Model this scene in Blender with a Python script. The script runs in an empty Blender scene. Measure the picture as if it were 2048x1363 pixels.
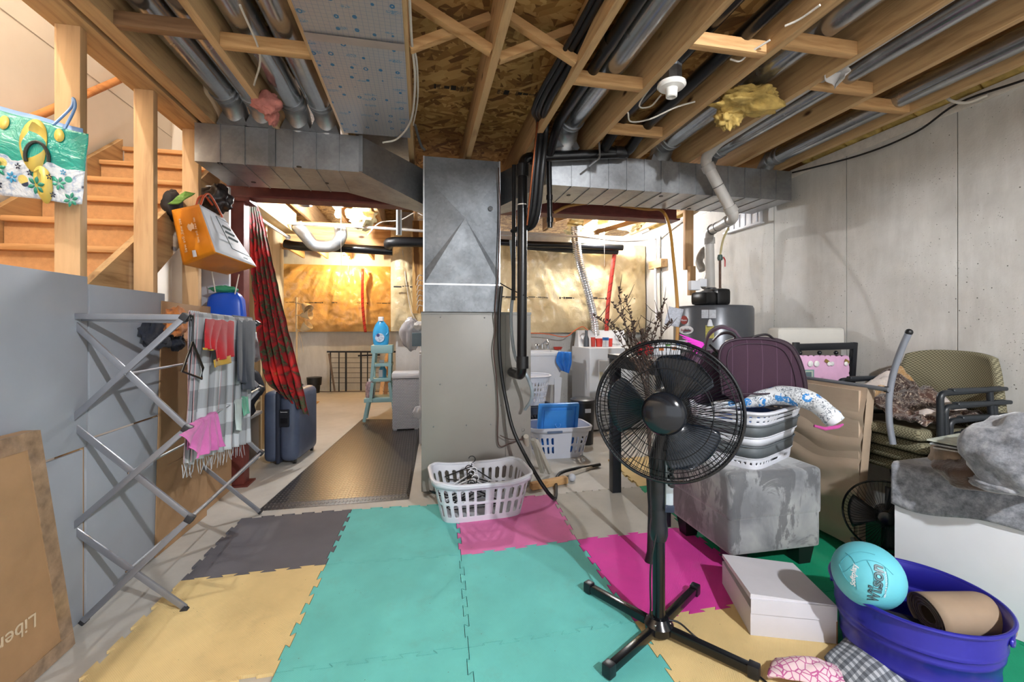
import bpy, bmesh, math, random
from mathutils import Vector, Matrix, noise
random.seed(7)
SC = bpy.context.scene
COL = SC.collection
# ---------------------------------------------------------------- camera
YAW = math.radians(11.5); FPX = 880.0; HZ = 652.0; CAMH = 1.2
cam_d = bpy.data.cameras.new('camera'); cam = bpy.data.objects.new('camera', cam_d); COL.objects.link(cam)
cam.location = (0, 0, CAMH); cam.rotation_euler = (math.pi/2, 0, -YAW)
cam_d.sensor_width = 36; cam_d.lens = FPX/2048*36; cam_d.shift_y = -(681.5-HZ)/2048; cam_d.clip_start = .02
SC.camera = cam
# ---------------------------------------------------------------- world, exposure
w = bpy.data.worlds.new('world'); SC.world = w; w.use_nodes = True
w.node_tree.nodes['Background'].inputs[0].default_value = (.92, .95, 1, 1)
w.node_tree.nodes['Background'].inputs[1].default_value = .68
vs = SC.view_settings; vs.view_transform = 'Standard'; vs.look = 'None'; vs.gamma = 1; vs.exposure = 1.5
vs.use_curve_mapping = False
BULB_W = 1.0   # overall bulb strength
# ---------------------------------------------------------------- picture coordinates of the photograph -> points of the room
CA, SA = math.cos(YAW), math.sin(YAW)
def ray(px, py):
    u = (px-1024)/FPX; v = (HZ-py)/FPX
    return Vector((SA+u*CA, CA-u*SA, v))
O = Vector((0, 0, CAMH))
def PD(px, py, d): return O+ray(px, py)*d
def PZ(px, py, z): r = ray(px, py); return O+r*((z-CAMH)/r.z)
def PX(px, py, x): r = ray(px, py); return O+r*(x/r.x)
def PY(px, py, y): r = ray(px, py); return O+r*(y/r.y)
def G(px, py): return PZ(px, py, 0)
V = Vector
# ---------------------------------------------------------------- materials
def srgb(c):
    if isinstance(c, str):
        c = [int(c[i:i+2], 16)/255 for i in (0, 2, 4)]
    return tuple((x/12.92 if x <= .04045 else ((x+.055)/1.055)**2.4) for x in c)+(1,)
class NT:
    def __init__(s, name):
        s.m = bpy.data.materials.new(name); s.m.use_nodes = True
        s.t = s.m.node_tree; s.b = s.t.nodes['Principled BSDF']
    def n(s, typ, **k):
        x = s.t.nodes.new(typ)
        for a, b in k.items():
            if a.startswith('i_'):
                key = a[2:]; key = int(key) if key.isdigit() else key.replace('_', ' ')
                s.put(x.inputs[key], b)
            else: setattr(x, a, b)
        return x
    def put(s, sock, v):
        if isinstance(v, bpy.types.NodeSocket): s.t.links.new(v, sock)
        elif isinstance(v, bpy.types.Node): s.t.links.new(v.outputs[0], sock)
        else: sock.default_value = v
    def coord(s, kind='Object', scale=(1, 1, 1), rot=(0, 0, 0), loc=(0, 0, 0)):
        c = s.n('ShaderNodeTexCoord')
        mp = s.n('ShaderNodeMapping'); s.t.links.new(c.outputs[kind], mp.inputs[0])
        mp.inputs['Scale'].default_value = scale; mp.inputs['Rotation'].default_value = rot; mp.inputs['Location'].default_value = loc
        return mp.outputs[0]
    def noise(s, vec, scale, detail=4, rough=.55, dist=0):
        x = s.n('ShaderNodeTexNoise'); s.put(x.inputs['Vector'], vec)
        x.inputs['Scale'].default_value = scale; x.inputs['Detail'].default_value = detail
        x.inputs['Roughness'].default_value = rough; x.inputs['Distortion'].default_value = dist
        return x.outputs[0]
    def vor(s, vec, scale, feature='F1', rand=1, out=0):
        x = s.n('ShaderNodeTexVoronoi', feature=feature); s.put(x.inputs['Vector'], vec)
        x.inputs['Scale'].default_value = scale; x.inputs['Randomness'].default_value = rand
        return x.outputs[out]
    def ramp(s, fac, stops, interp='LINEAR'):
        x = s.n('ShaderNodeValToRGB'); s.put(x.inputs[0], fac); e = x.color_ramp.elements; x.color_ramp.interpolation = interp
        while len(e) < len(stops): e.new(.5)
        for i, (p, c) in enumerate(stops):
            e[i].position = p; e[i].color = srgb(c) if not isinstance(c, float) else (c, c, c, 1)
        return x.outputs[0]
    def mix(s, fac, a, b, mode='MIX'):
        x = s.n('ShaderNodeMix', data_type='RGBA', blend_type=mode)
        s.put(x.inputs[0], fac)
        s.put(x.inputs[6], srgb(a) if isinstance(a, (str,)) else a); s.put(x.inputs[7], srgb(b) if isinstance(b, str) else b)
        return x.outputs[2]
    def math(s, op, a, b=0.0, c=0.0):
        x = s.n('ShaderNodeMath', operation=op); s.put(x.inputs[0], a); s.put(x.inputs[1], b); s.put(x.inputs[2], c)
        return x.outputs[0]
    def sep(s, vec):
        x = s.n('ShaderNodeSeparateXYZ'); s.put(x.inputs[0], vec); return x.outputs
    def bump(s, h, strength=.3, dist=.01):
        x = s.n('ShaderNodeBump'); s.put(x.inputs['Height'], h); x.inputs['Strength'].default_value = strength
        x.inputs['Distance'].default_value = dist; s.put(s.b.inputs['Normal'], x.outputs[0]); return x
    def set(s, **k):
        for a, b in k.items(): s.put(s.b.inputs[{'col': 'Base Color', 'rough': 'Roughness', 'metal': 'Metallic', 'alpha': 'Alpha', 'coat': 'Coat Weight', 'spec': 'Specular IOR Level', 'sheen': 'Sheen Weight', 'trans': 'Transmission Weight', 'sss': 'Subsurface Weight'}[a]], b)
        return s.m
_mats = {}
def plain(c, rough=.5, metal=0, var=.08, vs_=6, bump=0, bs=60, kind='Object', sheen=0, coat=0):
    key = (c, rough, metal, var, vs_, bump, bs, sheen, coat)
    if key in _mats: return _mats[key]
    t = NT('surface_'+c); v = t.coord(kind)
    n1 = t.noise(v, vs_, 5, .6)
    k = srgb(c)[:3]
    lo = tuple(max(0, x*(1-var*2)) for x in k)+(1,); hi = tuple(min(1, x*(1+var)) for x in k)+(1,)
    f = t.ramp(n1, [(.3, 0.0), (.7, 1.0)])
    t.set(col=t.mix(f, lo, hi), rough=rough, metal=metal, sheen=sheen, coat=coat)
    if bump: t.bump(t.noise(v, bs, 3), bump, .004)
    _mats[key] = t.m
    return t.m
def wood(name, a='9c7246', b='c9a06c', axis=1, knots=True, rough=.7):
    t = NT(name); sc = [9, 9, 9]; sc[axis] = .7
    v = t.coord('Object', tuple(sc)); n1 = t.noise(v, 2.2, 6, .6, .6)
    sc2 = [60, 60, 60]; sc2[axis] = 1.2
    n2 = t.noise(t.coord('Object', tuple(sc2)), 1.5, 3)
    c = t.ramp(n1, [(.32, a), (.5, b), (.72, tuple(min(1, int(b[i:i+2], 16)/255*1.07) for i in (0, 2, 4)))])
    c = t.mix(t.math('MULTIPLY', n2, .35), c, a)
    if knots:
        ks = [5, 5, 5]; ks[axis] = 2.2
        kn = t.vor(t.coord('Object', tuple(ks)), 1.0, 'F1')
        c = t.mix(t.ramp(kn, [(.05, 1.0), (.10, 0.0)]), c, '4a2c16')
    t.set(col=c, rough=rough, spec=.3); t.bump(n2, .15, .003)
    return t.m
def fabric(c, var=.12, sc=300, rough=.95):
    return plain(c, rough, 0, var, 9, .5, sc, sheen=.15)
# ---------------------------------------------------------------- mesh building
class MB:
    def __init__(s): s.bm = bmesh.new(); s.uv = s.bm.loops.layers.uv.new('uv'); s.mi = 0
    def _face(s, vs, uvs=None):
        try: f = s.bm.faces.new(vs)
        except ValueError: return None
        f.material_index = s.mi
        if uvs:
            for l, c in zip(f.loops, uvs): l[s.uv].uv = c
        return f
    def box(s, c, size, rot=None, bev=0, seg=2):
        t = bmesh.new(); bmesh.ops.create_cube(t, size=1)
        for v in t.verts: v.co = Vector((v.co.x*size[0], v.co.y*size[1], v.co.z*size[2]))
        if bev: bmesh.ops.bevel(t, geom=list(t.edges), offset=min(bev, min(size)*.49), segments=seg, profile=.6, affect='EDGES')
        m = Matrix.Translation(Vector(c))@(rot.to_4x4() if rot else Matrix.Identity(4))
        s._merge(t, m); return s
    def _merge(s, t, m=None):
        mp = {}
        for v in t.verts: mp[v] = s.bm.verts.new(m@v.co if m else v.co)
        for f in t.faces: s._face([mp[v] for v in f.verts])
        t.free()
    def bb(s, x0, x1, y0, y1, z0, z1, bev=0):
        return s.box(((x0+x1)/2, (y0+y1)/2, (z0+z1)/2), (abs(x1-x0), abs(y1-y0), abs(z1-z0)), None, bev)
    def beam(s, p0, p1, w, h, up=(0, 0, 1), bev=0):
        p0, p1 = Vector(p0), Vector(p1); d = (p1-p0); L = d.length; y = d.normalized(); x = y.cross(Vector(up))
        if x.length < 1e-4: x = y.cross(Vector((1, 0, 0)))
        x.normalize(); z = x.cross(y)
        s.box((p0+p1)/2, (w, L, h), Matrix((x, y, z)).transposed(), bev); return s
    def tube(s, pts, r, seg=12, cap=True, closed=False, flat=1.0):
        pts = [Vector(p) for p in pts]; n = len(pts); rs = r if isinstance(r, (list, tuple)) else [r]*n
        up = None; rings = []
        for i in range(n):
            if closed: d = pts[(i+1) % n]-pts[i-1]
            else: d = pts[min(i+1, n-1)]-pts[max(i-1, 0)]
            d.normalize()
            if up is None:
                up = Vector((0, 0, 1)) if abs(d.z) < .9 else Vector((1, 0, 0))
            x = d.cross(up).normalized(); up = x.cross(d).normalized()
            rings.append([s.bm.verts.new(pts[i]+(x*math.cos(a)+up*math.sin(a)*flat)*rs[i]) for a in [2*math.pi*k/seg for k in range(seg)]])
        m = n if closed else n-1
        for i in range(m):
            A, B = rings[i], rings[(i+1) % n]
            for k in range(seg): s._face([A[k], A[(k+1) % seg], B[(k+1) % seg], B[k]], [(k/seg, i/n), ((k+1)/seg, i/n), ((k+1)/seg, (i+1)/n), (k/seg, (i+1)/n)])
        if cap and not closed: s._face(rings[0][::-1]); s._face(rings[-1])
        return s
    def lathe(s, prof, o=(0, 0, 0), seg=32, axis=None, sx=1, sy=1, close=False):
        M = Matrix.Identity(3)
        if axis is not None: M = Vector((0, 0, 1)).rotation_difference(Vector(axis)).to_matrix()
        o = Vector(o); rings = []
        for (r, z) in prof:
            rings.append([s.bm.verts.new(o+M@Vector((r*sx*math.cos(2*math.pi*k/seg), r*sy*math.sin(2*math.pi*k/seg), z))) for k in range(seg)] if r > 1e-5 else [s.bm.verts.new(o+M@Vector((0, 0, z)))])
        for i in range(len(rings)-1):
            A, B = rings[i], rings[i+1]
            for k in range(seg):
                k2 = (k+1) % seg
                if len(A) == 1 and len(B) == 1: continue
                if len(A) == 1: s._face([A[0], B[k2], B[k]])
                elif len(B) == 1: s._face([A[k], A[k2], B[0]])
                else: s._face([A[k], A[k2], B[k2], B[k]], [(k/seg, i/len(rings)), ((k+1)/seg, i/len(rings)), ((k+1)/seg, (i+1)/len(rings)), (k/seg, (i+1)/len(rings))])
        return s
    def prism(s, poly, off):
        off = Vector(off); a = [s.bm.verts.new(Vector(p)) for p in poly]; b = [s.bm.verts.new(Vector(p)+off) for p in poly]
        s._face(a[::-1]); s._face(b); n = len(a)
        for i in range(n): s._face([a[i], a[(i+1) % n], b[(i+1) % n], b[i]])
        return s
    def frus(s, q0, q1):
        "solid between two quads (lists of 4 points)"
        a = [s.bm.verts.new(Vector(p)) for p in q0]; b = [s.bm.verts.new(Vector(p)) for p in q1]
        s._face(a[::-1]); s._face(b)
        for i in range(4): s._face([a[i], a[(i+1) % 4], b[(i+1) % 4], b[i]])
        return s
    def grid(s, f, nu, nv, closed=False):
        V_ = [[s.bm.verts.new(Vector(f(i/nu, j/nv))) for j in range(nv+1)] for i in range(nu+(0 if closed else 1))]
        for i in range(nu):
            i2 = (i+1) % nu if closed else i+1
            for j in range(nv):
                s._face([V_[i][j], V_[i2][j], V_[i2][j+1], V_[i][j+1]], [(i/nu, j/nv), ((i+1)/nu, j/nv), ((i+1)/nu, (j+1)/nv), (i/nu, (j+1)/nv)])
        return s
    def sphere(s, c, r, seg=16, sc=(1, 1, 1), rot=None):
        t = bmesh.new(); bmesh.ops.create_uvsphere(t, u_segments=seg, v_segments=max(6, seg//2), radius=r)
        m = Matrix.Translation(Vector(c))@(rot.to_4x4() if rot else Matrix.Identity(4))@Matrix.Diagonal((*sc, 1))
        s._merge(t, m); return s
    def build(s, name, mat, parent=None, smooth=35, loc=None, solid=0, label=None, sub=0, weld=False):
        if weld: bmesh.ops.remove_doubles(s.bm, verts=s.bm.verts, dist=.0005)
        bmesh.ops.recalc_face_normals(s.bm, faces=s.bm.faces)
        if parent is not None: org = ORG[parent.name]
        else:
            if loc is None:
                xs = [v.co for v in s.bm.verts]
                lo = Vector([min(c[i] for c in xs) for i in range(3)]); hi = Vector([max(c[i] for c in xs) for i in range(3)])
                loc = Vector(((lo.x+hi.x)/2, (lo.y+hi.y)/2, lo.z))
            org = Vector(loc)
        for v in s.bm.verts: v.co -= org
        me = bpy.data.meshes.new(name); s.bm.to_mesh(me); s.bm.free()
        for m in (mat if isinstance(mat, (list, tuple)) else [mat]): me.materials.append(m)
        me.polygons.foreach_set('use_smooth', [True]*len(me.polygons))
        if smooth < 180: me.set_sharp_from_angle(angle=math.radians(smooth))
        o = bpy.data.objects.new(name, me); COL.objects.link(o)
        if parent is not None: o.parent = parent
        else: o.location = org
        ORG[o.name] = org
        if solid:
            md = o.modifiers.new('thickness', 'SOLIDIFY'); md.thickness = solid; md.offset = 0
        if sub:
            md = o.modifiers.new('smooth', 'SUBSURF'); md.levels = sub; md.render_levels = sub
        if label: o['label'] = label
        return o
ORG = {}
def tag(o, label, cat, group=None, kind=None):
    o['label'] = label; o['category'] = cat
    if group: o['group'] = group
    if kind: o['kind'] = kind
    return o
def thing(name, label, cat, loc, group=None):
    o = bpy.data.objects.new(name, None); COL.objects.link(o); o.empty_display_size = .1
    o.location = loc; ORG[o.name] = Vector(loc)
    return tag(o, label, cat, group)
def struct(mb, name, mat, **k):
    o = mb.build(name, mat, **k); o['kind'] = 'structure'; return o
def dup(o, loc, label=None, rotz=None, scale=None):
    def cp(x, par):
        c = x.copy(); COL.objects.link(c)
        if par is not None: c.parent = par
        ORG[c.name] = Vector(loc)
        for ch in [q for q in COL.objects if q.parent == x]: cp(ch, c)
        return c
    r = cp(o, None); r.location = loc
    if rotz is not None: r.rotation_euler.z = rotz
    if scale: r.scale = scale
    if label: r['label'] = label
    return r
def smoothpath(pts, n=8):
    pts = [Vector(p) for p in pts]; out = []
    P = [pts[0]*2-pts[1]]+pts+[pts[-1]*2-pts[-2]]
    for i in range(1, len(P)-2):
        for k in range(n):
            t = k/n; a, b, c, d = P[i-1], P[i], P[i+1], P[i+2]
            out.append(.5*((2*b)+(-a+c)*t+(2*a-5*b+4*c-d)*t*t+(-a+3*b-3*c+d)*t**3))
    out.append(pts[-1]); return out
def nz(p, s=1.0, k=0): return noise.noise(Vector(p)*s+Vector((k*7.3, k*3.1, k*5.7)))
def textmesh(txt, size, origin, xdir, up, mat, parent, name='lettering', extr=.0008, align='CENTER', shear=0, bold=0, curve=None):
    fc = bpy.data.curves.new(name, 'FONT'); fc.body = txt; fc.size = size; fc.extrude = extr; fc.align_x = align; fc.align_y = 'CENTER'; fc.shear = shear; fc.offset = bold; fc.resolution_u = 3
    to = bpy.data.objects.new('t', fc); me = bpy.data.meshes.new_from_object(to); bpy.data.objects.remove(to); 
    x = Vector(xdir).normalized(); u = Vector(up); u = (u-x*u.dot(x)).normalized(); z = x.cross(u)
    M = Matrix((x, u, z)).transposed(); org = ORG[parent.name] if parent is not None else Vector(origin)
    for v in me.vertices:
        p = v.co.copy()
        v.co = (Vector(curve(p)) if curve else Vector(origin)+M@p)-org
    me.materials.clear(); me.materials.append(mat)
    o = bpy.data.objects.new(name, me); COL.objects.link(o)
    if parent is not None: o.parent = parent
    else: o.location = org
    ORG[o.name] = org
    return o
# ---------------------------------------------------------------- bare bulbs (the room's lamps)
def emit(name, c, s):
    t = NT(name); t.put(t.b.inputs['Emission Color'], c+(1,)); t.b.inputs['Emission Strength'].default_value = s; t.b.inputs['Base Color'].default_value = (.8, .8, .8, 1); return t.m
PORC = plain('e6e3dd', .25, 0, .02)
def bulb(loc, power, c, label, string=.5, zt=None, ths=None):
    t = thing('bare_bulb_lamp', label, 'lamp', loc, 'ceiling bulbs with pull strings') if ths is None else ths
    x, y, z = loc; zt = zt or z+.16
    r = .032
    MB().lathe([(0, z-r*1.1), (r*.6, z-r*.85), (r, z), (r*.85, z+r*.7), (r*.5, z+r*1.5), (.012, z+r*1.9)], (x, y, 0), 12).build('bulb', emit('bulb_glow', c, power*BULB_W), t)
    MB().lathe([(.018, z+r*1.6), (.022, z+.075), (.055, z+.085), (.06, z+.1), (.0, z+.101)], (x, y, 0), 20).build('holder', PORC, t)
    if string: MB().tube([(x+.03, y, z+.08), (x+.031, y, z-string)], .0022, 6).build('pull_string', PORC, t)
    return t
def place_bulbs():
    bulb((1.335, -1.12, 2.485), 3300, (.93, .96, 1), 'bare bulb behind the photographer', 0)
    bulb((-1.9, .9, 3.9), 1500, (1, .95, .86), 'bare bulb high in the stairwell', 0)
    bulb((-.84, 4.72, 2.33), 780, (.93, .96, 1), 'glowing bare bulb left of the furnace with a long pull string', .55)
    bulb((2.15, 5.05, 2.33), 800, (.93, .96, 1), 'glowing bare bulb above the washing machine', .4)
    bulb((-1.30, 8.1, 2.33), 640, (1, .74, .40), 'far glowing bulb in the orange insulated cold room', .4)
# ================================================================ MATERIALS OF THE SHELL
JZ = 2.43; JH = .235
def m_concrete_floor():
    t = NT('concrete_floor'); v = t.coord('Object'); n1 = t.noise(v, 1.3, 7, .65); n2 = t.noise(v, 14, 6, .7)
    c = t.ramp(n1, [(.3, 'b4b0a8'), (.55, 'c9c5bd'), (.75, 'd5d1c9')])
    c = t.mix(t.math('MULTIPLY', n2, .35), c, '8f887c')
    t.set(col=c, rough=.62); t.bump(n2, .2, .004); return t.m
def m_concrete_wall():
    t = NT('concrete_wall'); v = t.coord('Object')
    n1 = t.noise(v, 1.1, 8, .65, .4); n2 = t.noise(t.coord('Object', (6, 6, 1.2)), 3, 5, .6); n3 = t.noise(v, 90, 3)
    c = t.ramp(n1, [(.3, 'b0ada8'), (.5, 'c5c3be'), (.7, 'd4d2cf')])
    c = t.mix(t.ramp(n2, [(.45, 0.0), (.75, .45)]), c, 'dad8d4')
    pits = t.ramp(t.vor(v, 26, 'F1'), [(.06, 1.0), (.10, 0.0)])
    patch = t.ramp(t.noise(v, 2.3, 3), [(.5, 0.0), (.6, 1.0)])
    pit = t.math('MULTIPLY', pits, patch)
    small = t.math('MULTIPLY', t.ramp(t.vor(v, 60, 'F1'), [(.07, 1.0), (.12, 0.0)]), t.ramp(t.noise(v, 4, 3), [(.5, 0.0), (.58, 1.0)]))
    pit = t.math('MAXIMUM', pit, small)
    c = t.mix(pit, c, '5d5953'); t.set(col=c, rough=.85, spec=.25)
    h = t.math('SUBTRACT', t.math('MULTIPLY', n3, .3), pit); t.bump(h, .5, .006); return t.m
def m_osb():
    t = NT('osb'); v = t.coord('Object')
    wob = t.n('ShaderNodeTexNoise'); t.put(wob.inputs['Vector'], v); wob.inputs['Scale'].default_value = 5
    vv = t.n('ShaderNodeVectorMath', operation='MULTIPLY_ADD'); t.put(vv.inputs[0], wob.outputs[1]); vv.inputs[1].default_value = (.03, .03, .03); t.put(vv.inputs[2], v)
    cols = []
    for k, (rz, sc) in enumerate([(.3, (10, 34, 1)), (1.4, (11, 38, 1)), (2.4, (9, 30, 1))]):
        mp = t.n('ShaderNodeMapping', vector_type='TEXTURE'); t.put(mp.inputs[0], vv.outputs[0]); mp.inputs['Rotation'].default_value = (0, 0, rz); mp.inputs['Scale'].default_value = tuple(1/q for q in sc); mp.inputs['Location'].default_value = (k*.37, k*.21, 0)
        x = t.n('ShaderNodeTexVoronoi'); t.put(x.inputs['Vector'], mp.outputs[0]); x.inputs['Scale'].default_value = 1
        s_ = t.sep(x.outputs[1]); cols.append((s_[0], s_[1]))
    sel = t.ramp(cols[0][1], [(.4, 0.0), (.42, 1.0)], 'CONSTANT')
    f = t.mix(sel, cols[0][0], cols[1][0]); sel2 = t.ramp(cols[2][1], [(.6, 0.0), (.62, 1.0)], 'CONSTANT'); f = t.mix(sel2, f, cols[2][0])
    c = t.ramp(f, [(.0, '6b4723'), (.25, '8f6636'), (.6, 'aa8048'), (1, 'c79f64')])
    t.set(col=c, rough=.7, spec=.3); return t.m
def m_galv(name='galvanised_steel', a='7f8082', b='a9abad', rough=.42):
    t = NT(name); v = t.coord('Object'); n1 = t.noise(v, 3.2, 5, .6, .5); sp = t.vor(v, 55, 'F1', 1, 1)
    c = t.ramp(n1, [(.3, a), (.7, b)]); spg = t.ramp(t.sep(sp)[0], [(0, .35), (1, .85)]); c = t.mix(.08, c, spg)
    t.set(col=c, rough=t.ramp(t.noise(v, 8, 5), [(.3, rough-.05), (.7, rough+.08)]), metal=.92)
    t.bump(t.noise(v, 5, 3), .06, .02); return t.m
def m_poly(name, a, b, wr=.35):
    t = NT(name); v = t.coord('Object'); n1 = t.noise(v, 2.2, 6, .6, 1.0); n2 = t.noise(v, 9, 5, .6, 2.0)
    c = t.ramp(n1, [(.3, a), (.7, b)]); t.set(col=c, rough=.28, coat=.5, spec=.6)
    t.bump(n2, wr, .03); return t.m
W_Y = wood('pine_along_joist', '96744e', 'c6a376', axis=1); W_Z = wood('pine_upright', 'b0835a', 'd3ae82', axis=2); W_X = wood('pine_across', 'a87b4c', 'cda472', axis=0)
W_D = wood('pine_aged', '6b4c33', '8a6a4c', axis=0)
W_ST = wood('stair_pine', 'b07c4a', 'cf9d68', axis=0); W_CHIP = plain('c99663', .8, 0, .07, 40, .2, 300)
CF, CW, OSB, GALV = m_concrete_floor(), m_concrete_wall(), m_osb(), m_galv()
DRYW = plain('e9e0d4', .8, 0, .03, 2); WHITEP = plain('dfe0e2', .5, 0, .03)
BLACKP = plain('0c0c0e', .28, 0, .1); BLACKM = plain('101012', .45, 0, .1); PVC = plain('b9b4ae', .45, 0, .06)
REDST = plain('6e3128', .55, 0, .15, 12, .2, 60); WIREW = plain('cfc8bd', .5); WIREB = plain('15110f', .5)
COPPER = plain('9a5a3a', .35, .8); INSY = plain('c2a45c', .95, 0, .22, 14, .8, 60); INSP = plain('c77f74', .95, 0, .2, 14, .8, 60)
INSC = plain('d8cda0', .95, 0, .15, 14, .8, 60); WHPL = plain('e3e4e8', .4, 0, .02); PRINT = plain('3b3630', .7)
# ================================================================ ROOM SHELL
RX = 2.95; BY = 5.55; FY = 8.75; JX = -.32; LX = -2.34
struct(MB().bb(-4.2, RX+.25, -3.2, FY+.2, -.12, 0), 'floor', CF)
# right foundation wall with its two form seams cut as grooves
mb = MB(); seams = sorted(PX(x, 600, RX).y for x in (1548, 1693, 1915))
y0 = -3.2
for y in seams+[BY+.2]:
    mb.bb(RX, RX+.25, y0, y-.003 if y < BY else y, 0, 2.42); y0 = y+.003
mb.bb(RX+.012, RX+.25, -3.2, BY, 0, 2.42)
struct(mb, 'wall_right', CW)
struct(MB().bb(RX-.006, RX+.25, -3.2, BY, 2.405, 2.47), 'trim_1', plain('d9d2c8', .9, 0, .08, 20, .5, 40))
struct(MB().bb(RX+.11, RX+.25, -3.2, BY, 2.47, 2.68), 'trim_2', W_Y)
# back wall, right half, steps back at the left into the cold room
struct(MB().bb(JX, RX+.25, BY, BY+.25, 0, 2.42), 'wall_back', CW)
WARM = m_concrete_wall(); WARM.name = 'concrete_wall_far'
struct(MB().bb(-4.2, JX+.25, FY, FY+.25, 0, 2.68), 'wall_far', WARM)
struct(MB().bb(JX, JX+.25, BY+.25, FY, 0, 2.68), 'wall_recess', CW)
# ceiling: OSB subfloor between the stair opening and the right wall, and behind it
XO = -1.23  # edge of the stair opening
struct(MB().bb(XO, RX+.25, -3.2, FY+.2, JZ+JH, JZ+JH+.02), 'ceiling', OSB)
struct(MB().bb(-4.2, XO, 4.75, FY+.2, JZ+JH, JZ+JH+.02), 'ceiling_storage', OSB)
# stairwell walls
struct(MB().bb(LX-.1, LX, -3.2, 4.75, 0, 5.0), 'wall_stairwell', DRYW)
struct(MB().bb(LX-.1, -1.64, 4.75, 4.85, 0, 5.0), 'wall_stair_head', DRYW)
struct(MB().bb(-1.49, -1.41, 3.6, 4.75, 2.68, 5.0), 'wall_stair_upper', DRYW)
struct(MB().bb(LX-.1, XO, -3.2, 4.85, 5.0, 5.1), 'ceiling_stairwell', DRYW)
struct(MB().bb(XO-.25, XO, -3.2, 3.6, 2.69, 5.0), 'wall_landing', DRYW)
struct(MB().bb(-4.2, -4.1, 4.75, FY, 0, 2.68), 'wall_storage', CW)
# drywall seam strips (a taped joint)
struct(MB().bb(LX, LX+.003, -1, 4.75, 2.995, 3.0), 'trim_3', plain('b9ae9f', .8))
# ---------------------------------------------------------------- joists, each a thing
names = {-3: 'above the left pair of round ducts', -2: 'along the left edge of the foil-faced duct', -1: 'along the right edge of the foil-faced duct',
 0: 'in the middle of the bare ceiling, running to the furnace top', 1: 'just right of the black cable bundle', 2: 'beside the white lampholder, left of it',
 3: 'right of the lampholder and its white cables', 4: 'between the yellow batt scrap and the long silver duct', 5: 'right of the white plastic scrap', 6: 'nearest the concrete wall'}
for k in range(-3, 7):
    xr = .347+.4055*k
    ye = BY-.03 if xr > JX else FY-.2
    o = MB().bb(xr-.038, xr, -3.0, ye, JZ, JZ+JH-.001, .003).build('floor_joist', W_Y)
    tag(o, 'long pine floor joist '+names[k], 'joist', 'bare ceiling joists')
for k, y0_, lab in ((-4, 3.8, 'pine floor joist above the curtain rod'), (-5, 5.62, 'pine joist of the cold room second from its left'), (-6, 5.62, 'leftmost visible pine joist of the cold room')):
    xr = .347+.4055*k
    tag(MB().bb(xr-.038, xr, y0_, FY-.2, JZ, JZ+JH-.001, .003).build('floor_joist', W_Y), lab, 'joist', 'bare ceiling joists')
tag(MB().bb(-1.31, -1.235, -3.0, 3.6, JZ+.001, JZ+JH-.001, .003).build('trimmer_joist', W_Y), 'doubled pine trimmer joist at the edge of the stair opening', 'joist', 'bare ceiling joists')
tag(MB().bb(-1.49, -1.33, -3.0, 3.5, JZ+.04, JZ+.3, .004).bb(-1.485, -1.335, -3.0, 3.5, JZ, JZ+.038, .003).build('stair_opening_beam', W_Y), 'pine beam and plate carried by the posts beside the stairs', 'beam')
# posts beside the stairs
for (xa, y, lab) in ((-1.465, 2.12, 'wide pine post nearest the camera behind the flip-flop bag'), (-1.465, 2.62, 'middle pine post between the stairs and the drying rack'), (-1.465, 3.09, 'far pine post carrying the hanging orange bag')):
    tag(MB().bb(xa, xa+.09, y, y+.04, 0, JZ, .003).build('stair_post', W_Z), lab, 'post', 'pine posts beside the stairs')
tag(MB().bb(-1.60, -1.51, 3.40, 3.44, 0, 2.42, .003).build('stair_post', W_Z), 'pine post half hidden beside the red steel column', 'post', 'pine posts beside the stairs')
# ---------------------------------------------------------------- stairs
st = thing('staircase', 'open pine basement stairs with chipboard risers behind the posts', 'stairs', (-1.9, 2.2, 0))
R_, Gx = .195, .251
for n in range(-6, 7):
    z = 1.425+R_*n; y = 2.454+Gx*n
    if n == 6: yb = 4.74
    else: yb = y+Gx+.02
    MB().bb(-2.28, -1.53, y-.025, yb, z-.035, z, .012).build('tread', W_ST, st)
    if n > -6: MB().bb(-2.28, -1.53, y+.005, y+.02, z-R_, z-.036).build('riser', W_CHIP, st)
for xx in (-2.32, -1.53):
    q = [(xx, 2.454-6.8*Gx, 1.425-6.8*R_+.03), (xx, 2.454+6*Gx, 1.425+6*R_+.06), (xx, 2.454+6*Gx, 1.425+6*R_-.22), (xx, 2.454-5.6*Gx, 0.01), (xx, 2.454-6.8*Gx, .01)]
    MB().prism(q, (.035, 0, 0)).build('stringer', W_Y, st)
h = thing('handrail', 'round pine handrail climbing the white stairwell wall', 'handrail', (LX+.06, 2.4, 2.3))
pa = PX(60, 238, LX+.07); pb = PX(248, 155, LX+.07); dd = (pb-pa)
MB().tube([pa-dd*1.0, pb+dd*.9], .024, 16).build('rail', wood('handrail_pine', 'a8693a', 'c98a52', axis=1), h)
for t_ in (-.4, .9): MB().tube([pa+dd*t_, pa+dd*t_+V((-.07, 0, -.04))], .008, 8).build('bracket', GALV, h)
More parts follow.
